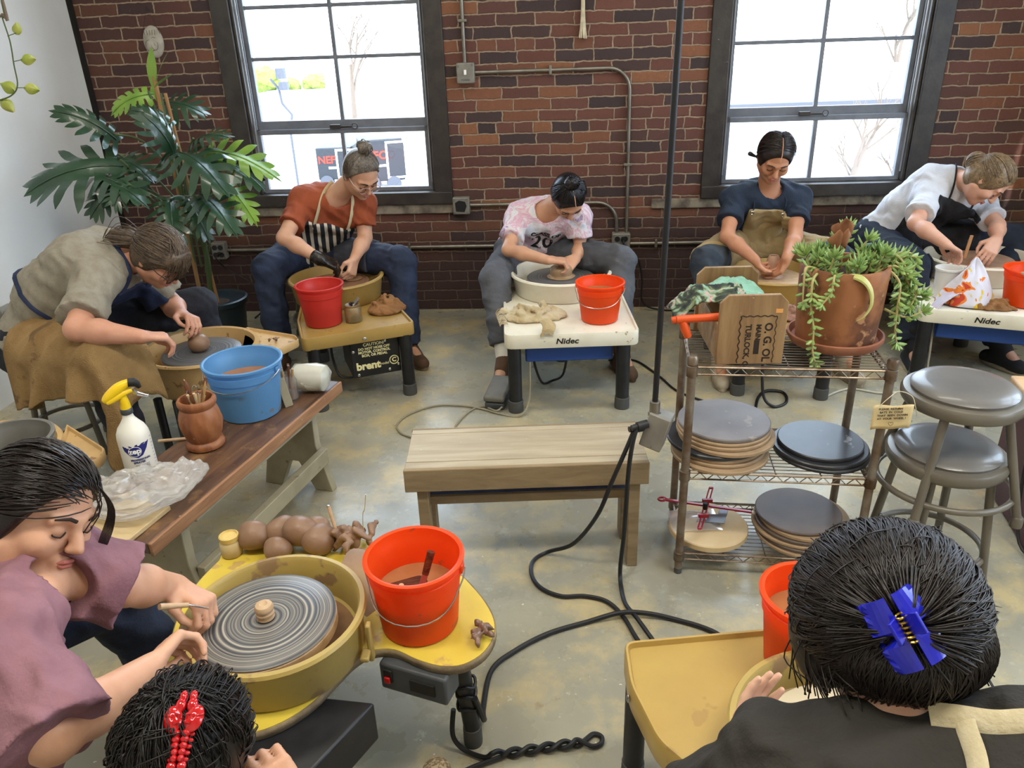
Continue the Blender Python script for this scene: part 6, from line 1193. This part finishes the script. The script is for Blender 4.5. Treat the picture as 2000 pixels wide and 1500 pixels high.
del scr['category']; del scr['label']; scr.parent = t; obj('scraper', MB().beam((0, 0, .075), (.035, .01, .115), .012, .002, (0, -1, 0)), m_steel, t)
# towel over the lap of the person in grey
def towel(u, v):
    hip = A((-1.90, 2.86, .505)); kn = A((-1.42, 2.59, .565)); d = nrm(kn-hip); out = nrm(np.cross(d, (0, 0, 1))); up = np.cross(out, d); uu = .13+1.19*u; c = hip+(kn-hip)*min(uu, 1)
    r = .150-.028*uu; ex = max(0, uu-.98)
    c = c+d*ex*.30-A((0, 0, 1))*ex*ex*2.2; ph = -.9+v*3.4; drop = max(0, ph-1.45); ph = min(ph, 1.45); p = c+up*r*math.cos(ph)+out*r*math.sin(ph)
    L = .145+.035*math.sin(uu*5+.6)+.06*max(0, uu-.9)*3+.05*(uu > .9)*0; p = p-A((0, 0, 1))*drop*L+out*(.03*drop*(.4+math.sin(uu*17)+.5*math.sin(uu*31+1)))+d*drop*.02*math.sin(uu*9)
    return tuple(p+up*.006*math.sin(uu*23+v*9)+A((0, 0, .003*math.sin(uu*60+v*40))))
rag('towel', 'worn tan towel draped over the knee of the person in grey', 'towel', (0, 0, 0), towel, M('tan_worn_terry', '#9a7c50', .95, '#84673f', 9, bump=.6, bsc=200, spots='#6f5537', ssc=7, sth=.62), 90, 60, .006)

# ---------------------------------------------------------------- on the cart: crate, plant, sign, calipers
m_crate = wood('old_crate_wood', '#75583a', '#8a6c48', '#9c7f58', (12, 12, 1.2), 3, .6); m_crate2 = wood('crate_slats', '#806142', '#94744e', '#a68962', (1.5, 12, 12), 3, .6)
t = thing('crate', 'wooden crate with stencilled O.G. lettering on top of the wire rack', 'crate', (.672, 1.995, .7265), math.radians(-2.5))
end = [(-.093, 0), (.093, 0), (.093, .182), (.07, .205), (-.07, .205), (-.093, .182)]; FXZ = Matrix(((1, 0, 0), (0, 0, -1), (0, 1, 0)))
e1 = obj('end_panel', MB().prism(end, -.0065, .0065, FXZ), m_crate, t, bev=.002); obj('end_panel', MB().prism(end, -.0065, .0065, FXZ, (-.012, .27, 0)), m_crate, t, bev=.002)
obj('side_panel', MB().beam((-.084, .006, .06), (-.096, .266, .06), .12, .010, (0, 0, 1)) if False else MB().box((-.09, .136, .065), (.009, .262, .11)), m_crate2, t, bev=.002); obj('side_panel', MB().box((.078, .136, .065), (.009, .262, .11)), m_crate2, t, bev=.002); obj('bottom_panel', MB().box((-.006, .136, .006), (.165, .262, .01)), m_crate2, t)
m_ink = M('stencil_ink', '#2b2018', .8)
def vt(s, size, x, z, bold=.0008): o = text('lettering', s, size, m_ink, e1, (x, -.0068, z), face_rot((0, -1, 0), (1, 0, 0)), .0002, 'LEFT', bold=bold)
vt('O. G. OL', .030, .044, .124, .001); vt('MAIN', .019, .017, .120); vt('TURLOCK, C', .0215, -.011, .120)
obj('ink_bar', MB().box((.016, -.0068, .052), (.015, .0006, .042)), m_ink, e1, flat=True)
b = MB().tube([(-.034+.0022*math.sin(k*1.15), -.0068, .144-.0042*k) for k in range(34)], .0016, 5).tube([(-.034+.0036*k, -.0068, .144+.0018*math.sin(k*1.15)) for k in range(28)], .0014, 5).tube([(.064+.0018*math.sin(k*1.15), -.0068, .144-.0042*k) for k in range(34)], .0011, 5); obj('stencil_border', b, m_ink, e1)
obj('sticker', MB().box((.069, -.0070, .158), (.019, .0008, .012)), M('orange_sticker', '#d99a55', .6), e1, bev=.0003)
t = thing('caulk_tool', 'orange plastic handled tool lying across the crate', 'tool', (.50, 2.035, .845), -.1); m_orp = M('orange_tool_plastic', '#d9541e', .4); obj('barrel', MB().cyl((-.03, 0, .005), (.09, .004, .012), .0115, n=16).cyl((-.043, 0, .003), (-.03, 0, .005), .010, n=16), m_orp, t, bev=.001); obj('grip', MB().tube([(-.012, 0, 0), (-.004, 0, -.022), (.006, 0, -.047)], [.011, .0135, .011], 14), m_orp, t)
m = bpy.data.materials.new('tropical_print_cloth'); m.use_nodes = True; q = NT(m); c = q.ramp(q.noise(16, 3, None, .5, 1.5), [(.34, '#20262a'), (.44, '#3a4438'), (.48, '#77805a'), (.53, '#7ba898'), (.60, '#c79a94'), (.66, '#2c3032'), (.74, '#c9a566')]); q.ln(c, q.b.inputs['Base Color']); q.b.inputs['Roughness'].default_value = .9
rag('cloth', 'green and pink printed cloth spilling out of the crate', 'cloth', (.555, 2.115, .85), lambda u, v: (-.085+.2*u, .07*(v-.5)*2*(.8+.2*h1(u, v)), .052-.10*max(0, .35-u)**1.2*2.2+.022*h2(u*1.3, v*1.3)-.05*abs(v-.5)), m, 44, 40, .004)
rag('cloth', 'plain mint green towel folded inside the crate', 'cloth', (.675, 2.15, .84), lambda u, v: (.072*(u-.5)*2, .09*(v-.5)*2, .035+.03*h3(u, v)*math.sin(PI*u)**.4), M('mint_towel', '#8fbfae', .95, '#7fb09e', 12, bump=.5, bsc=200), 30, 30, .006)
# succulent
m_terra = M('stained_terracotta', '#96613c', .7, '#5f3a26', 7, lo=.44, hi=.58, spots='#b08259', ssc=13, sth=.6)
m_terra2 = M('saucer_terracotta', '#9c674c', .7, '#875038', 10); m_soil = M('dark_soil', '#3a2c22', .95, bump=.8)
t = thing('potted_succulent', 'trailing succulent in a big stained terracotta pot on the wire rack', 'potted plant', (.970, 2.135, .7265))
obj('pot', MB().lathe([(.106, .012), (.111, .014), (.119, .12), (.121, .2), (.1225, .236), (.119, .242), (.112, .242), (.108, .2), (.001, .2)], 56), m_terra, t); obj('saucer', MB().lathe([(.105, 0), (.125, .004), (.137, .022), (.137, .032), (.131, .034), (.122, .016), (.001, .012)], 56), m_terra2, t); obj('soil', MB().lathe([(.107, .2), (.106, .212), (.001, .218)], 30), m_soil, t)
obj('stamp', MB().tube([(.03, -.1185, .17), (.044, -.1135, .17), (.044, -.1125, .157), (.03, -.1175, .157), (.03, -.1185, .17)], .0009, 4), m_soil, t)
m_succ = M('succulent_leaf', '#8fa75c', .4, '#6f8f50', 30, lo=.35, hi=.65, sss=0); m_stem = M('succulent_stem', '#a3a266', .5, '#b09a6a', 20); rnd = random.Random(17); lf = MB(); st_ = MB()
def sleaf(p, d, L, w):
    d = d.normalized(); n = d.orthogonal().normalized(); lf.tube([p, p+d*L*.3, p+d*L*.7, p+d*L+V(0, 0, L*.12)], [w*.35, w*.95, w, w*.15], 6, flat=.5)
def sprig(path, step=.013, L=.031, tip=True):
    pts = spline([V(*p) for p in path], 6); st_.tube(pts, [.0042-.002*i/len(pts) for i in range(len(pts))], 6); acc = 0
    for i in range(1, len(pts)):
        acc += (pts[i]-pts[i-1]).length
        if acc > step and i > len(pts)*.15:
            acc = 0; tg = (pts[i]-pts[i-1]).normalized(); o = tg.orthogonal().normalized()
            for k in range(3): a = rnd.uniform(0, 6.28); dv = Quaternion(tg, a) @ o; sleaf(pts[i], dv*.9+tg*.45, L*rnd.uniform(.7, 1.2), .0048)
    if tip:
        tg = (pts[-1]-pts[-3]).normalized(); o = tg.orthogonal().normalized()
        for k in range(9): a = k*2.4; sleaf(pts[-1], (Quaternion(tg, a) @ o)*(.3+.09*k)+tg*(1.1-.09*k), L*1.05, .0055)
for k in range(18):
    a = rnd.uniform(0, 6.28); r = rnd.uniform(.02, .09); x, y = r*math.cos(a), r*math.sin(a); sprig([(x, y, .21), (x*1.15, y*1.15, .235), (x*1.35+rnd.uniform(-.02, .02), y*1.3, .25+rnd.uniform(0, .04))])
sprig([(.0, .03, .21), (.0, .03, .27), (.005, .03, .335)]); sprig([(.03, .02, .21), (.05, .03, .27), (.07, .03, .30)]); sprig([(-.03, .01, .21), (-.01, .03, .28), (-.015, .035, .30)])
for k in range(9): sprig([(.07, .0+.01*k-.04, .22), (.12, .01*k-.05, .252+rnd.uniform(-.01, .02)), (.155+rnd.uniform(-.01, .04), .01*k-.06, .235+rnd.uniform(-.07, .03)), (.17+rnd.uniform(-.02, .05), .01*k-.07, .2-rnd.uniform(0, .10))], L=.03)
sprig([(.1, -.05, .235), (.128, -.075, .2), (.13, -.085, .12), (.135, -.085, .06), (.15, -.08, .02)], L=.026); sprig([(.105, -.06, .12), (.16, -.08, .10), (.205, -.08, .115)], L=.028)
sprig([(-.09, -.05, .235), (-.122, -.085, .22), (-.125, -.105, .15), (-.118, -.125, .09), (-.115, -.13, .03), (-.105, -.135, -.005)], L=.026); sprig([(-.09, -.03, .235), (-.135, -.06, .25), (-.142, -.075, .2), (-.14, -.08, .15)], L=.022, step=.02); sprig([(-.06, -.08, .235), (-.078, -.118, .235), (-.085, -.128, .195), (-.105, -.128, .165)], L=.022)
obj('foliage', lf, m_succ, t); obj('stems', st_, m_stem, t); obj('aloe_leaf', MB().tube(spline([(-.05, -.09, .235), (-.01, -.122, .235), (.02, -.13, .205), (.03, -.132, .16), (.015, -.132, .125), (-.005, -.13, .112)], 5), [.004]*3+[.008, .010, .011, .0105, .010, .0095, .009, .0085, .008, .0075, .007, .0065, .006, .0055, .005, .0045, .004, .0035, .003, .002, .0015, .001, .001], 8, flat=.6), M('yellowing_leaf', '#a8b060', .4, '#c2bd78', 20), t)
b = MB()
for (x, y, z, s_, sd) in ((-.02, .01, .335, .028, 1), (-.035, .0, .312, .022, 2), (-.012, -.005, .318, .02, 3)): b.grid([[(x+s_*(u-.5)*2*math.sin(PI*v)**.5, y+.012*math.sin(u*4+sd), z+s_*(v-.5)*2+.01*math.sin(u*5+v*3+sd)) for v in np.linspace(.02, .98, 9)] for u in np.linspace(0, 1, 9)])
obj('dry_leaf', b, M('dry_brown_leaf', '#8a5c3a', .7, '#6f452a', 20), t, solid=.001); obj('stem', MB().tube(spline([(.0, .02, .21), (-.01, .02, .27), (-.022, .008, .33)], 4), .003, 6), M('dry_stem', '#8a6a4a', .8), t)
# sign
t = thing('paper_sign', 'handwritten paper note hanging on the right post of the wire rack', 'sign', (1.045, 1.875, .60), math.radians(-6)); m_paper = M('aged_paper', '#dcc89a', .8, '#cdb27c', 9); RP = Matrix.Rotation(-.06, 3, 'Y')
pap = obj('paper', MB().grid([[RP @ V(-.052+.104*u+.004*v, .003*math.sin(u*3+v*2), -.036+.074*v+.002*math.sin(u*9)) for v in np.linspace(0, 1, 8)] for u in np.linspace(0, 1, 12)]), m_paper, t, solid=.0008); rp = (Matrix.Rotation(-.06, 3, 'Y') @ face_rot((0, -1, 0)))
for s_, z, x in (('PLEASE  RETURN', .028, -.004), ('BATS  IN  COLD', .018, -.002), ('THAT  BEEN  DOWN', .008, .002), ('AT  YOUR  WHEEL !', -.002, .0)): text('lettering', s_, .0085, m_ink, pap, RP @ V(x, -.003, z), rp, .0002, bold=.0002)
obj('heart', MB().tube([RP @ V(.0065*math.sin(a)**3, -.003, -.018+.0058*(1.0*math.cos(a)-.38*math.cos(2*a)-.15*math.cos(3*a))) for a in np.linspace(0, 2*PI, 25)], .0005, 4), m_ink, pap)
obj('string', MB().tube(spline([(-.035, .0, .036), (-.01, .012, .055), (.02, .03, .066), (.05, .014, .06), (.062, .006, .03), (.072, .01, .0)], 5), .0011, 5), m_cotton, t)
# calipers and pouch on the cream bat
m_cal = M('crimson_plastic', '#a3162c', .3); t = thing('calipers', 'crimson plastic calipers lying over the cream bat', 'calipers', (.62, 2.125, .125), 0)
obj('arm', MB().beam((-.125, .055, .03), (.16, -.0, .004), .013, .006), m_cal, t, bev=.002); obj('ring', MB().tube([(-.128+.013*math.cos(a), .056+.010*math.sin(a), .03) for a in np.linspace(0, 2*PI, 17)], .0035, 6, caps=False), m_cal, t); b = MB()
for s in (-1, 1): b.beam((-.03+s*.006, -.075, .0), (.045+s*.006, .09, .046), .0045, .006)
b.beam((-.036, -.075, .0), (-.024, -.075, .0), .008, .006).beam((.039, .09, .046), (.051, .09, .046), .008, .006); obj('crossbar', b, m_cal, t, bev=.001); obj('slider', MB().box((.018, .03, .035), (.034, .012, .012)), m_cal, t, bev=.002); obj('slider', MB().box((-.008, -.03, .018), (.034, .012, .012)), m_cal, t, bev=.002)
obj('screw', MB().cyl((.004, .002, .022), (.004, .002, .045), .008, n=14), m_lblk, t); obj('tip', MB().beam((.16, 0, .004), (.182, -.004, .0), .012, .006), m_wtxt, t, bev=.001)
tag(obj('plastic_pouch', crumple(20, 20, lambda u, v: (-.075+.16*u, -.06+.12*v, .003+.014*math.sin(PI*u)*math.sin(PI*v)*(1+.5*h1(u, v)))), m_bag, loc=(.585, 2.125, .102), ang=30), 'clear plastic pouch under the crimson calipers', 'pouch')
tag(obj('metal_rib', MB().prism([(-.05, -.03), (.04, -.045), (.07, .02), (.05, .045), (.03, .0), (-.03, .005)], 0, .004, Matrix.Rotation(.12, 3, 'X')), M('dull_grey_metal', '#86868a', .4, metal=.6), loc=(.64, 2.13, .118), bev=.001), 'angled dull grey metal plate under the crimson calipers', 'plate')

# ---------------------------------------------------------------- power drop, cords, pedal
t = thing('pendant_outlet_box', 'grey outlet box hanging on a black conduit over the pale bench', 'outlet', (.424, 2.0, .53)); RB = Matrix.Rotation(math.radians(16), 3, 'Y') @ Matrix.Rotation(math.radians(-24), 3, 'Z')
bx = obj('box', MB().box((0, 0, -.008), (.066, .07, .108), RB), m_gbox, t, bev=.004); obj('conduit', MB().tube([(-.010, 0, .085), (.0, 0, .9), (.012, 0, 1.9), (.03, 0, 2.72)], .0085, 12), m_blk, t); obj('fitting', MB().cyl((-.010, 0, .048), (-.010, 0, .085), .0155, n=14).cyl((-.010, 0, .036), (-.010, 0, .05), .019, n=6), m_cond, t, bev=.001)
for s in (-1, 1): obj('screw', MB().cyl(RB @ V(.03*0, -.033, s*.04), RB @ V(0, -.030, s*.04), .004, n=8), m_cond, bx)
def cord(label, pts, r=.0068, mat=None, plugged=None, group=None):
    P0 = V(*pts[0]); t = thing('power_cable', label, 'cord', P0, 0, group); obj('cable', MB().tube([p-P0 for p in spline(pts, 10)], r, 8), mat or m_blk, t)
    if plugged is not None: d = Vector(plugged).normalized(); obj('plug', MB().cyl((0, 0, 0), d*.032, .0135, n=12).cyl(-d*.018, (0, 0, 0), .009, n=10), m_blkpl, t)
cord('left thick black cord looping out from the hanging outlet box to the floor', [(.355, 1.985, .535), (.335, 1.97, .49), (.29, 1.955, .38), (.245, 1.96, .25), (.18, 2.04, .09), (.10, 2.10, .015), (.05, 2.065, .008), (.042, 1.99, .008), (.07, 1.925, .008), (.13, 1.885, .008), (.20, 1.882, .008), (.265, 1.855, .008), (.305, 1.79, .008), (.33, 1.70, .008), (.36, 1.60, .008)], plugged=(1, .3, .0), group='cords plugged into the hanging box')
cord('right thick black cord dropping straight down from the hanging outlet box', [(.36, 1.972, .548), (.345, 1.955, .50), (.335, 1.95, .40), (.33, 1.955, .2), (.322, 1.96, .05), (.32, 1.92, .008), (.322, 1.84, .008), (.345, 1.76, .020), (.385, 1.66, .010), (.42, 1.60, .008)], plugged=(1, .3, .1), group='cords plugged into the hanging box')
cord('black cord arcing over the floor from the yellow wheel leg to the ochre wheel', [(-.115, 1.345, .17), (-.10, 1.39, .05), (-.105, 1.46, .010), (-.085, 1.59, .008), (-.02, 1.66, .008), (.08, 1.725, .008), (.20, 1.768, .008), (.29, 1.782, .024), (.36, 1.785, .020), (.45, 1.768, .008), (.56, 1.705, .008), (.62, 1.60, .008)], .0075)
P1 = [(-.17, 1.36, .12), (-.175, 1.345, .05), (-.15, 1.335, .012), (-.10, 1.312, .010)]
def tw(s): return P1+[(-.08+.21*k/14, 1.313+.028*k/14+.008*math.sin(k*1.15+s), .014+.007*math.cos(k*1.15+s)) for k in range(15)]
o_ = [(.150, 1.352, .010), (.172, 1.370, .008), (.190, 1.362, .008), (.188, 1.342, .008), (.165, 1.333, .009)]
cord('black cord twisted into a loop on the floor by the leg of the yellow wheel', tw(0)+o_+list(reversed(tw(PI)[5:]))+[(-.13, 1.285, .008), (-.22, 1.24, .008)], .0062)
t = thing('foot_pedal', 'grey foot pedal beside the front leg of the white Nidec wheel', 'pedal', (-.062, 3.30, 0), -.25); obj('base', MB().box((0, 0, .018), (.095, .2, .036)), m_motor, t, bev=.01); obj('treadle', MB().box((0, -.01, .068), (.10, .2, .03), Matrix.Rotation(.14, 3, 'X')), M('worn_grey_treadle', '#6e6a63', .6, '#5a574f', 16), t, bev=.01); obj('hinge', MB().box((0, .03, .045), (.06, .05, .03)), m_lblk, t)
m_gcord = M('dirty_grey_cord', '#8b846e', .7)
cord('thin grey cord from under the white wheel snaking across the floor by the pedal', [(.085, 3.25, .30), (.085, 3.22, .20), (.075, 3.17, .06), (.03, 3.12, .006), (-.06, 3.15, .006), (-.15, 3.21, .006), (-.25, 3.25, .006), (-.37, 3.256, .006), (-.48, 3.18, .006), (-.525, 3.08, .006), (-.50, 3.0, .006), (-.45, 2.955, .006), (-.38, 2.90, .006)], .0045, m_gcord)
cord('thin grey cord branching from the foot pedal behind the pale bench', [(-.05, 3.19, .02), (-.08, 3.17, .012), (-.14, 3.235, .005), (-.20, 3.19, .005), (-.25, 3.08, .005), (-.26, 3.02, .005), (-.25, 2.90, .005)], .0045, m_gcord)
cord('black cord hanging in a loop under the white Nidec wheel', [(.098, 3.30, .265), (.115, 3.33, .15), (.15, 3.42, .03), (.20, 3.48, .012), (.25, 3.44, .06), (.265, 3.36, .20), (.26, 3.36, .26)], .006)
cord('black cord on the floor between the Nidec wheel and the wire rack', [(.50, 3.60, .06), (.57, 3.72, .008), (.66, 3.70, .006), (.74, 3.50, .006), (.80, 3.31, .006), (.95, 3.15, .006)], .0055)
cord('black cord coiled under the wheel behind the wire rack', [(1.14, 3.2, .26), (1.145, 3.15, .06), (1.19, 3.12, .008), (1.26, 3.16, .008), (1.28, 3.26, .008), (1.21, 3.28, .012), (1.15, 3.22, .008), (1.10, 3.10, .008)], .007)
cord('pale cord lying on the floor under the wheel at the right edge', [(2.02, 3.42, .30), (2.0, 3.36, .10), (1.96, 3.30, .006), (1.75, 3.22, .006), (1.6, 3.28, .006), (1.45, 3.20, .006)], .0045, M('pale_cord', '#b9b4a4', .6))
cord('black cord hanging beside the motor box of the mustard wheel', [(-.865, 3.46, .30), (-.86, 3.43, .2), (-.82, 3.38, .12), (-.74, 3.42, .10)], .006)

# ---------------------------------------------------------------- plant in the corner, vine
m_leaf = M('philodendron_leaf', '#27452c', .32, '#1d3824', 6, coat=.25, spec=.6); m_leafb = M('young_philodendron_leaf', '#7a9a3a', .35, '#5f8533', 8); m_petiole = M('green_petiole', '#4a5a33', .6)
t = thing('philodendron', 'large split-leaf philodendron in a dark pot in the brick corner', 'potted plant', (-1.63, 4.12, 0)); TO = V(-1.63, 4.12, 0)
obj('pot', MB().lathe([(.11, 0), (.12, .01), (.15, .27), (.162, .275), (.165, .3), (.155, .305), (.145, .29), (.001, .27)], 40), M('dark_teal_pot', '#1b2a30', .4, '#142026', 8), t); obj('soil', MB().lathe([(.146, .27), (.001, .285)], 24), m_soil, t)
obj('stake', MB().tube([V(-1.70, 4.08, .28)-TO, V(-1.668, 4.0, 1.46)-TO], .011, 7), M('wooden_stake', '#9a7448', .7), t); obj('stake', MB().tube([V(-1.62, 4.10, .28)-TO, V(-1.64, 4.02, 1.38)-TO], .009, 7), bpy.data.materials['wooden_stake'], t)
def lobed(B, T, w, droop, simple=False, nrm_=None):
    B = Vector(B); T = Vector(T); ax = (T-B); L = ax.length; ax.normalize(); vw = (V(0, 0, 1.61)-(B+T)/2).normalized(); n0 = (vw*.55+V(0, 0, 1)*.75); n0 = (n0-ax*n0.dot(ax)).normalized(); sd = ax.cross(n0); mb = MB()
    def pt(a, s):
        rr = math.hypot((a-.4)*L, s); return B+ax*a*L+sd*s-n0*(droop*rr*rr/max(L, .2)) + n0*.012*math.sin(s*40)
    if simple:
        mb.grid([[pt(a, w*math.sin(PI*a)**.8*x+.0*a) for x in (-1, -.5, 0, .5, 1)] for a in np.linspace(0.02, .99, 12)]); return mb
    mb.grid([[pt(a, w*.27*math.sin(PI*min(1, a*.9+.12))**.7*x) for x in (-1, -.5, 0, .5, 1)] for a in np.linspace(-.08, .99, 14)])
    for s in (-1, 1):
        for i in range(7):
            a0 = -.04+.13*i; ang = math.radians(112-13.5*i); ln = w*(.82, 1.0, 1.08, 1.05, .95, .78, .55)[i]*random.uniform(.92, 1.08); hw = L*.046*(1.0 if i else .85); rows = []
            for k in range(9):
                q = k/8; dx = ln*(math.cos(ang)*q+.10*q*q); dy = ln*math.sin(ang)*q; wd = hw*(1.0-.28*q+.35*math.sin(PI*q))*(1 if k < 8 else .12)*(1 if q < .85 else .75)
                ca, sa = math.cos(ang), math.sin(ang); rows.append([pt(a0+(dx-sa*x*wd)/L, s*(dy+ca*x*wd)) for x in (-1, 0, 1)])
            mb.grid(rows)
    mb.tube([pt(a, 0)+n0*.002 for a in np.linspace(-.05, .95, 8)], [.004]*7+[.001], 5); return mb
LV = [(-1.852, 3.850, 1.098, -2.268, 3.650, 1.037, .189), (-1.895, 3.950, 1.206, -2.114, 3.850, 1.368, .103), (-1.963, 3.800, 1.055, -1.656, 3.600, .961, .120), (-1.576, 3.850, 1.117, -1.633, 3.750, 1.327, .120), (-1.540, 3.800, 1.158, -1.253, 3.550, 1.010, .171), (-1.440, 3.900, 1.142, -1.066, 3.800, 1.023, .119), (-1.392, 3.850, 1.111, -1.136, 3.750, .969, .098), (-1.353, 3.800, .992, -1.189, 3.700, .806, .089), (-1.437, 3.700, .965, -1.232, 3.500, .820, .114), (-1.529, 3.750, .927, -1.417, 3.650, .736, .084), (-1.710, 4.000, 1.394, -1.917, 3.950, 1.318, .069), (-1.740, 4.200, 1.339, -1.504, 4.150, 1.294, .117), (-1.905, 3.950, 1.114, -1.711, 3.850, 1.013, .110), (-1.771, 3.700, 1.005, -1.828, 3.600, .932, .086), (-1.623, 3.950, 1.249, -1.778, 3.900, 1.341, .074), (-1.60, 3.72, .93, -1.55, 3.55, .74, .10), (-1.50, 3.9, 1.18, -1.30, 3.8, 1.22, .09), (-1.85, 3.8, 1.0, -1.98, 3.65, .88, .10)]
young = {5: 1, 7: 1, 10: 1}
for i, q in enumerate(LV):
    B, T = V(*q[:3]), V(*q[3:6]); mm = m_leafb if i in young else m_leaf; lb_ = lobed(B, T, q[6]*1.05, .55); l_ = obj('leaf', MB().add([tuple(Vector(v)-TO) for v in lb_.v], lb_.f), mm, t, ang=180)
    r0 = V(-1.65+random.uniform(-.05, .05), 4.08, .45+random.uniform(0, .35)) if q[2] < 1.2 else V(-1.68, 4.03, 1.0); mid_ = (r0+B)/2+V(0, 0, .06); obj('petiole', MB().tube([p-TO for p in spline([r0, mid_, B], 6)], .006, 6), m_petiole, l_)
for q in ((-1.688, 4.000, 1.400, -1.647, 3.980, 1.587, .026), (-1.668, 4.000, 1.434, -1.567, 3.950, 1.568, .022), (-1.673, 3.980, 1.412, -1.533, 3.900, 1.480, .020)): lb_ = lobed(q[:3], q[3:6], q[6], .2, True); obj('leaf', MB().add([tuple(Vector(v)-TO) for v in lb_.v], lb_.f), m_leafb, t, ang=180)
obj('stem', MB().tube([p-TO for p in spline([(-1.66, 4.1, .27), (-1.62, 4.07, .6), (-1.68, 4.04, .95), (-1.67, 4.02, 1.38)], 6)], .016, 8), m_petiole, t)
t = thing('hanging_vine', 'thin trailing vine with heart-shaped leaves hanging by the white wall', 'vine', (-1.50, 2.6, 1.45)); VO = V(-1.50, 2.6, 1.45)
obj('stem', MB().tube([p-VO for p in spline([(-1.48, 2.6, 2.3), (-1.492, 2.6, 1.74), (-1.503, 2.6, 1.70), (-1.500, 2.6, 1.627), (-1.508, 2.6, 1.56), (-1.515, 2.6, 1.50), (-1.545, 2.6, 1.47), (-1.60, 2.6, 1.455)], 6)], .0022, 6), m_petiole, t)
obj('branch', MB().tube([p-VO for p in spline([(-1.50, 2.6, 2.3), (-1.488, 2.6, 1.735), (-1.500, 2.6, 1.70), (-1.53, 2.6, 1.69)], 6)], .004, 6), m_bark, t)
def heart(c, d, s, n=V(.2, -1, .25)):
    d = Vector(d).normalized(); n = (n-d*n.dot(d)).normalized(); x = d.cross(n); P = []
    for u in np.linspace(0, 1, 9): w_ = s*.62*math.sin(PI*min(1, u*.92+.06))**.75*(1-.35*u); P.append([Vector(c)+d*s*1.3*(u-.15)+x*w_*k+n*(-.12*s*k*k*2-.2*s*u*u) for k in (-1, -.5, 0, .5, 1)])
    return MB().grid([[p-VO for p in r] for r in P])
m_vine = M('pothos_leaf', '#7d8b32', .35, '#a3a354', 12)
for (c, d, s, j) in (((-1.474, 2.6, 1.648), (.1, 0, .5), .027, (-1.503, 2.6, 1.64)), ((-1.478, 2.6, 1.573), (1, 0, .1), .032, (-1.508, 2.6, 1.568)), ((-1.492, 2.6, 1.492), (1, 0, -.15), .033, (-1.52, 2.6, 1.493)), ((-1.535, 2.6, 1.490), (-.9, 0, .5), .038, (-1.53, 2.6, 1.482)), ((-1.575, 2.6, 1.456), (.5, 0, -.8), .036, (-1.58, 2.6, 1.46))):
    l_ = obj('leaf', heart(c, d, s), m_vine, t, ang=180); obj('petiole', MB().tube([V(*j)-VO, V(*c)-VO], .0012, 5), m_petiole, l_)
# ---------------------------------------------------------------- left wall box, cabinet, shoe
t = thing('power_outlet', 'grey outlet box with conduit low on the white wall behind the person in grey', 'outlet', (-2.455, 3.55, .42), YAW); obj('box', MB().box((.028, 0, 0), (.056, .12, .11)), m_gbox, t, bev=.005); obj('conduit', MB().tube([(.026, -.06, -.02), (.026, -.5, -.03), (.026, -1.6, -.03)], .012, 10), m_cond, t)
m_maroon = M('maroon_paint', '#4a2026', .5, '#3c1a20', 7, spots='#b9a9a4', ssc=40, sth=.73); t = thing('cabinet', 'maroon cabinet with pale wooden top at the right edge', 'cabinet', (1.93, 2.17, 0), math.radians(-14)); obj('body', MB().box((0, 0, .215), (.46, .40, .43)), m_maroon, t, bev=.012); obj('top', MB().box((0, 0, .442), (.48, .42, .024)), wood('pale_ply_top', '#b8926a', '#c7a27a', '#d4b48c', (1, 8, 8), 3), t, bev=.008)
obj('cable', MB().tube(spline([(-.235, -.05, .40), (-.255, -.12, .2), (-.25, -.2, .03), (-.2, -.3, .008)], 6), .005, 6), m_blk, t); obj('screw', MB().ball((-.232, -.1, .1), .006, 8, 6), m_steel, t)
tag(obj('steel_tin', MB().lathe([(.08, 0), (.085, .004), (.085, .02), (.08, .022), (.001, .022)], 36), m_steel, loc=(1.86, 2.12, .455)), 'shiny metal lid on the maroon cabinet at the right edge', 'lid')
t = thing('sneaker', 'tan mesh sneaker toe at the bottom edge beneath the yellow wheel', 'shoe', (-.215, 1.20, 0)); S = SDF((-.1, -.12, -.01), (.1, .12, .1), .004); S.cap((0, -.08, .036), (.006, .055, .032), .042, .036, .02); S.cap((0, -.09, .06), (0, 0, .05), .04, .034, .02); S.plane((0, 0, .018), (0, 0, -1)); m_mesh = M('tan_shoe_mesh', '#a39172', .9, '#6d5b43', 120, lo=.45, hi=.55, bump=.5); sobj('upper', S, m_mesh, t, world=False); obj('sole', MB().prism([(.044*math.sin(x)+.003, -.02+.112*math.cos(x)) for x in np.linspace(0, 2*PI, 26, endpoint=False)], .001, .022), m_lace, t, bev=.004)
t = thing('trimming_tool', 'pale wooden trimming tool held by the person in mauve', 'tool', (-.675, 1.235, .56)); obj('handle', MB().tube([(-.035, -.035, .04), (.0, .005, .008)], [.0065, .005], 9), m_claypale, t); obj('tip', MB().tube([(0, .005, .008), (.02, .02, -.012), (.032, .02, -.016)], .002, 6), m_tw[2], t)
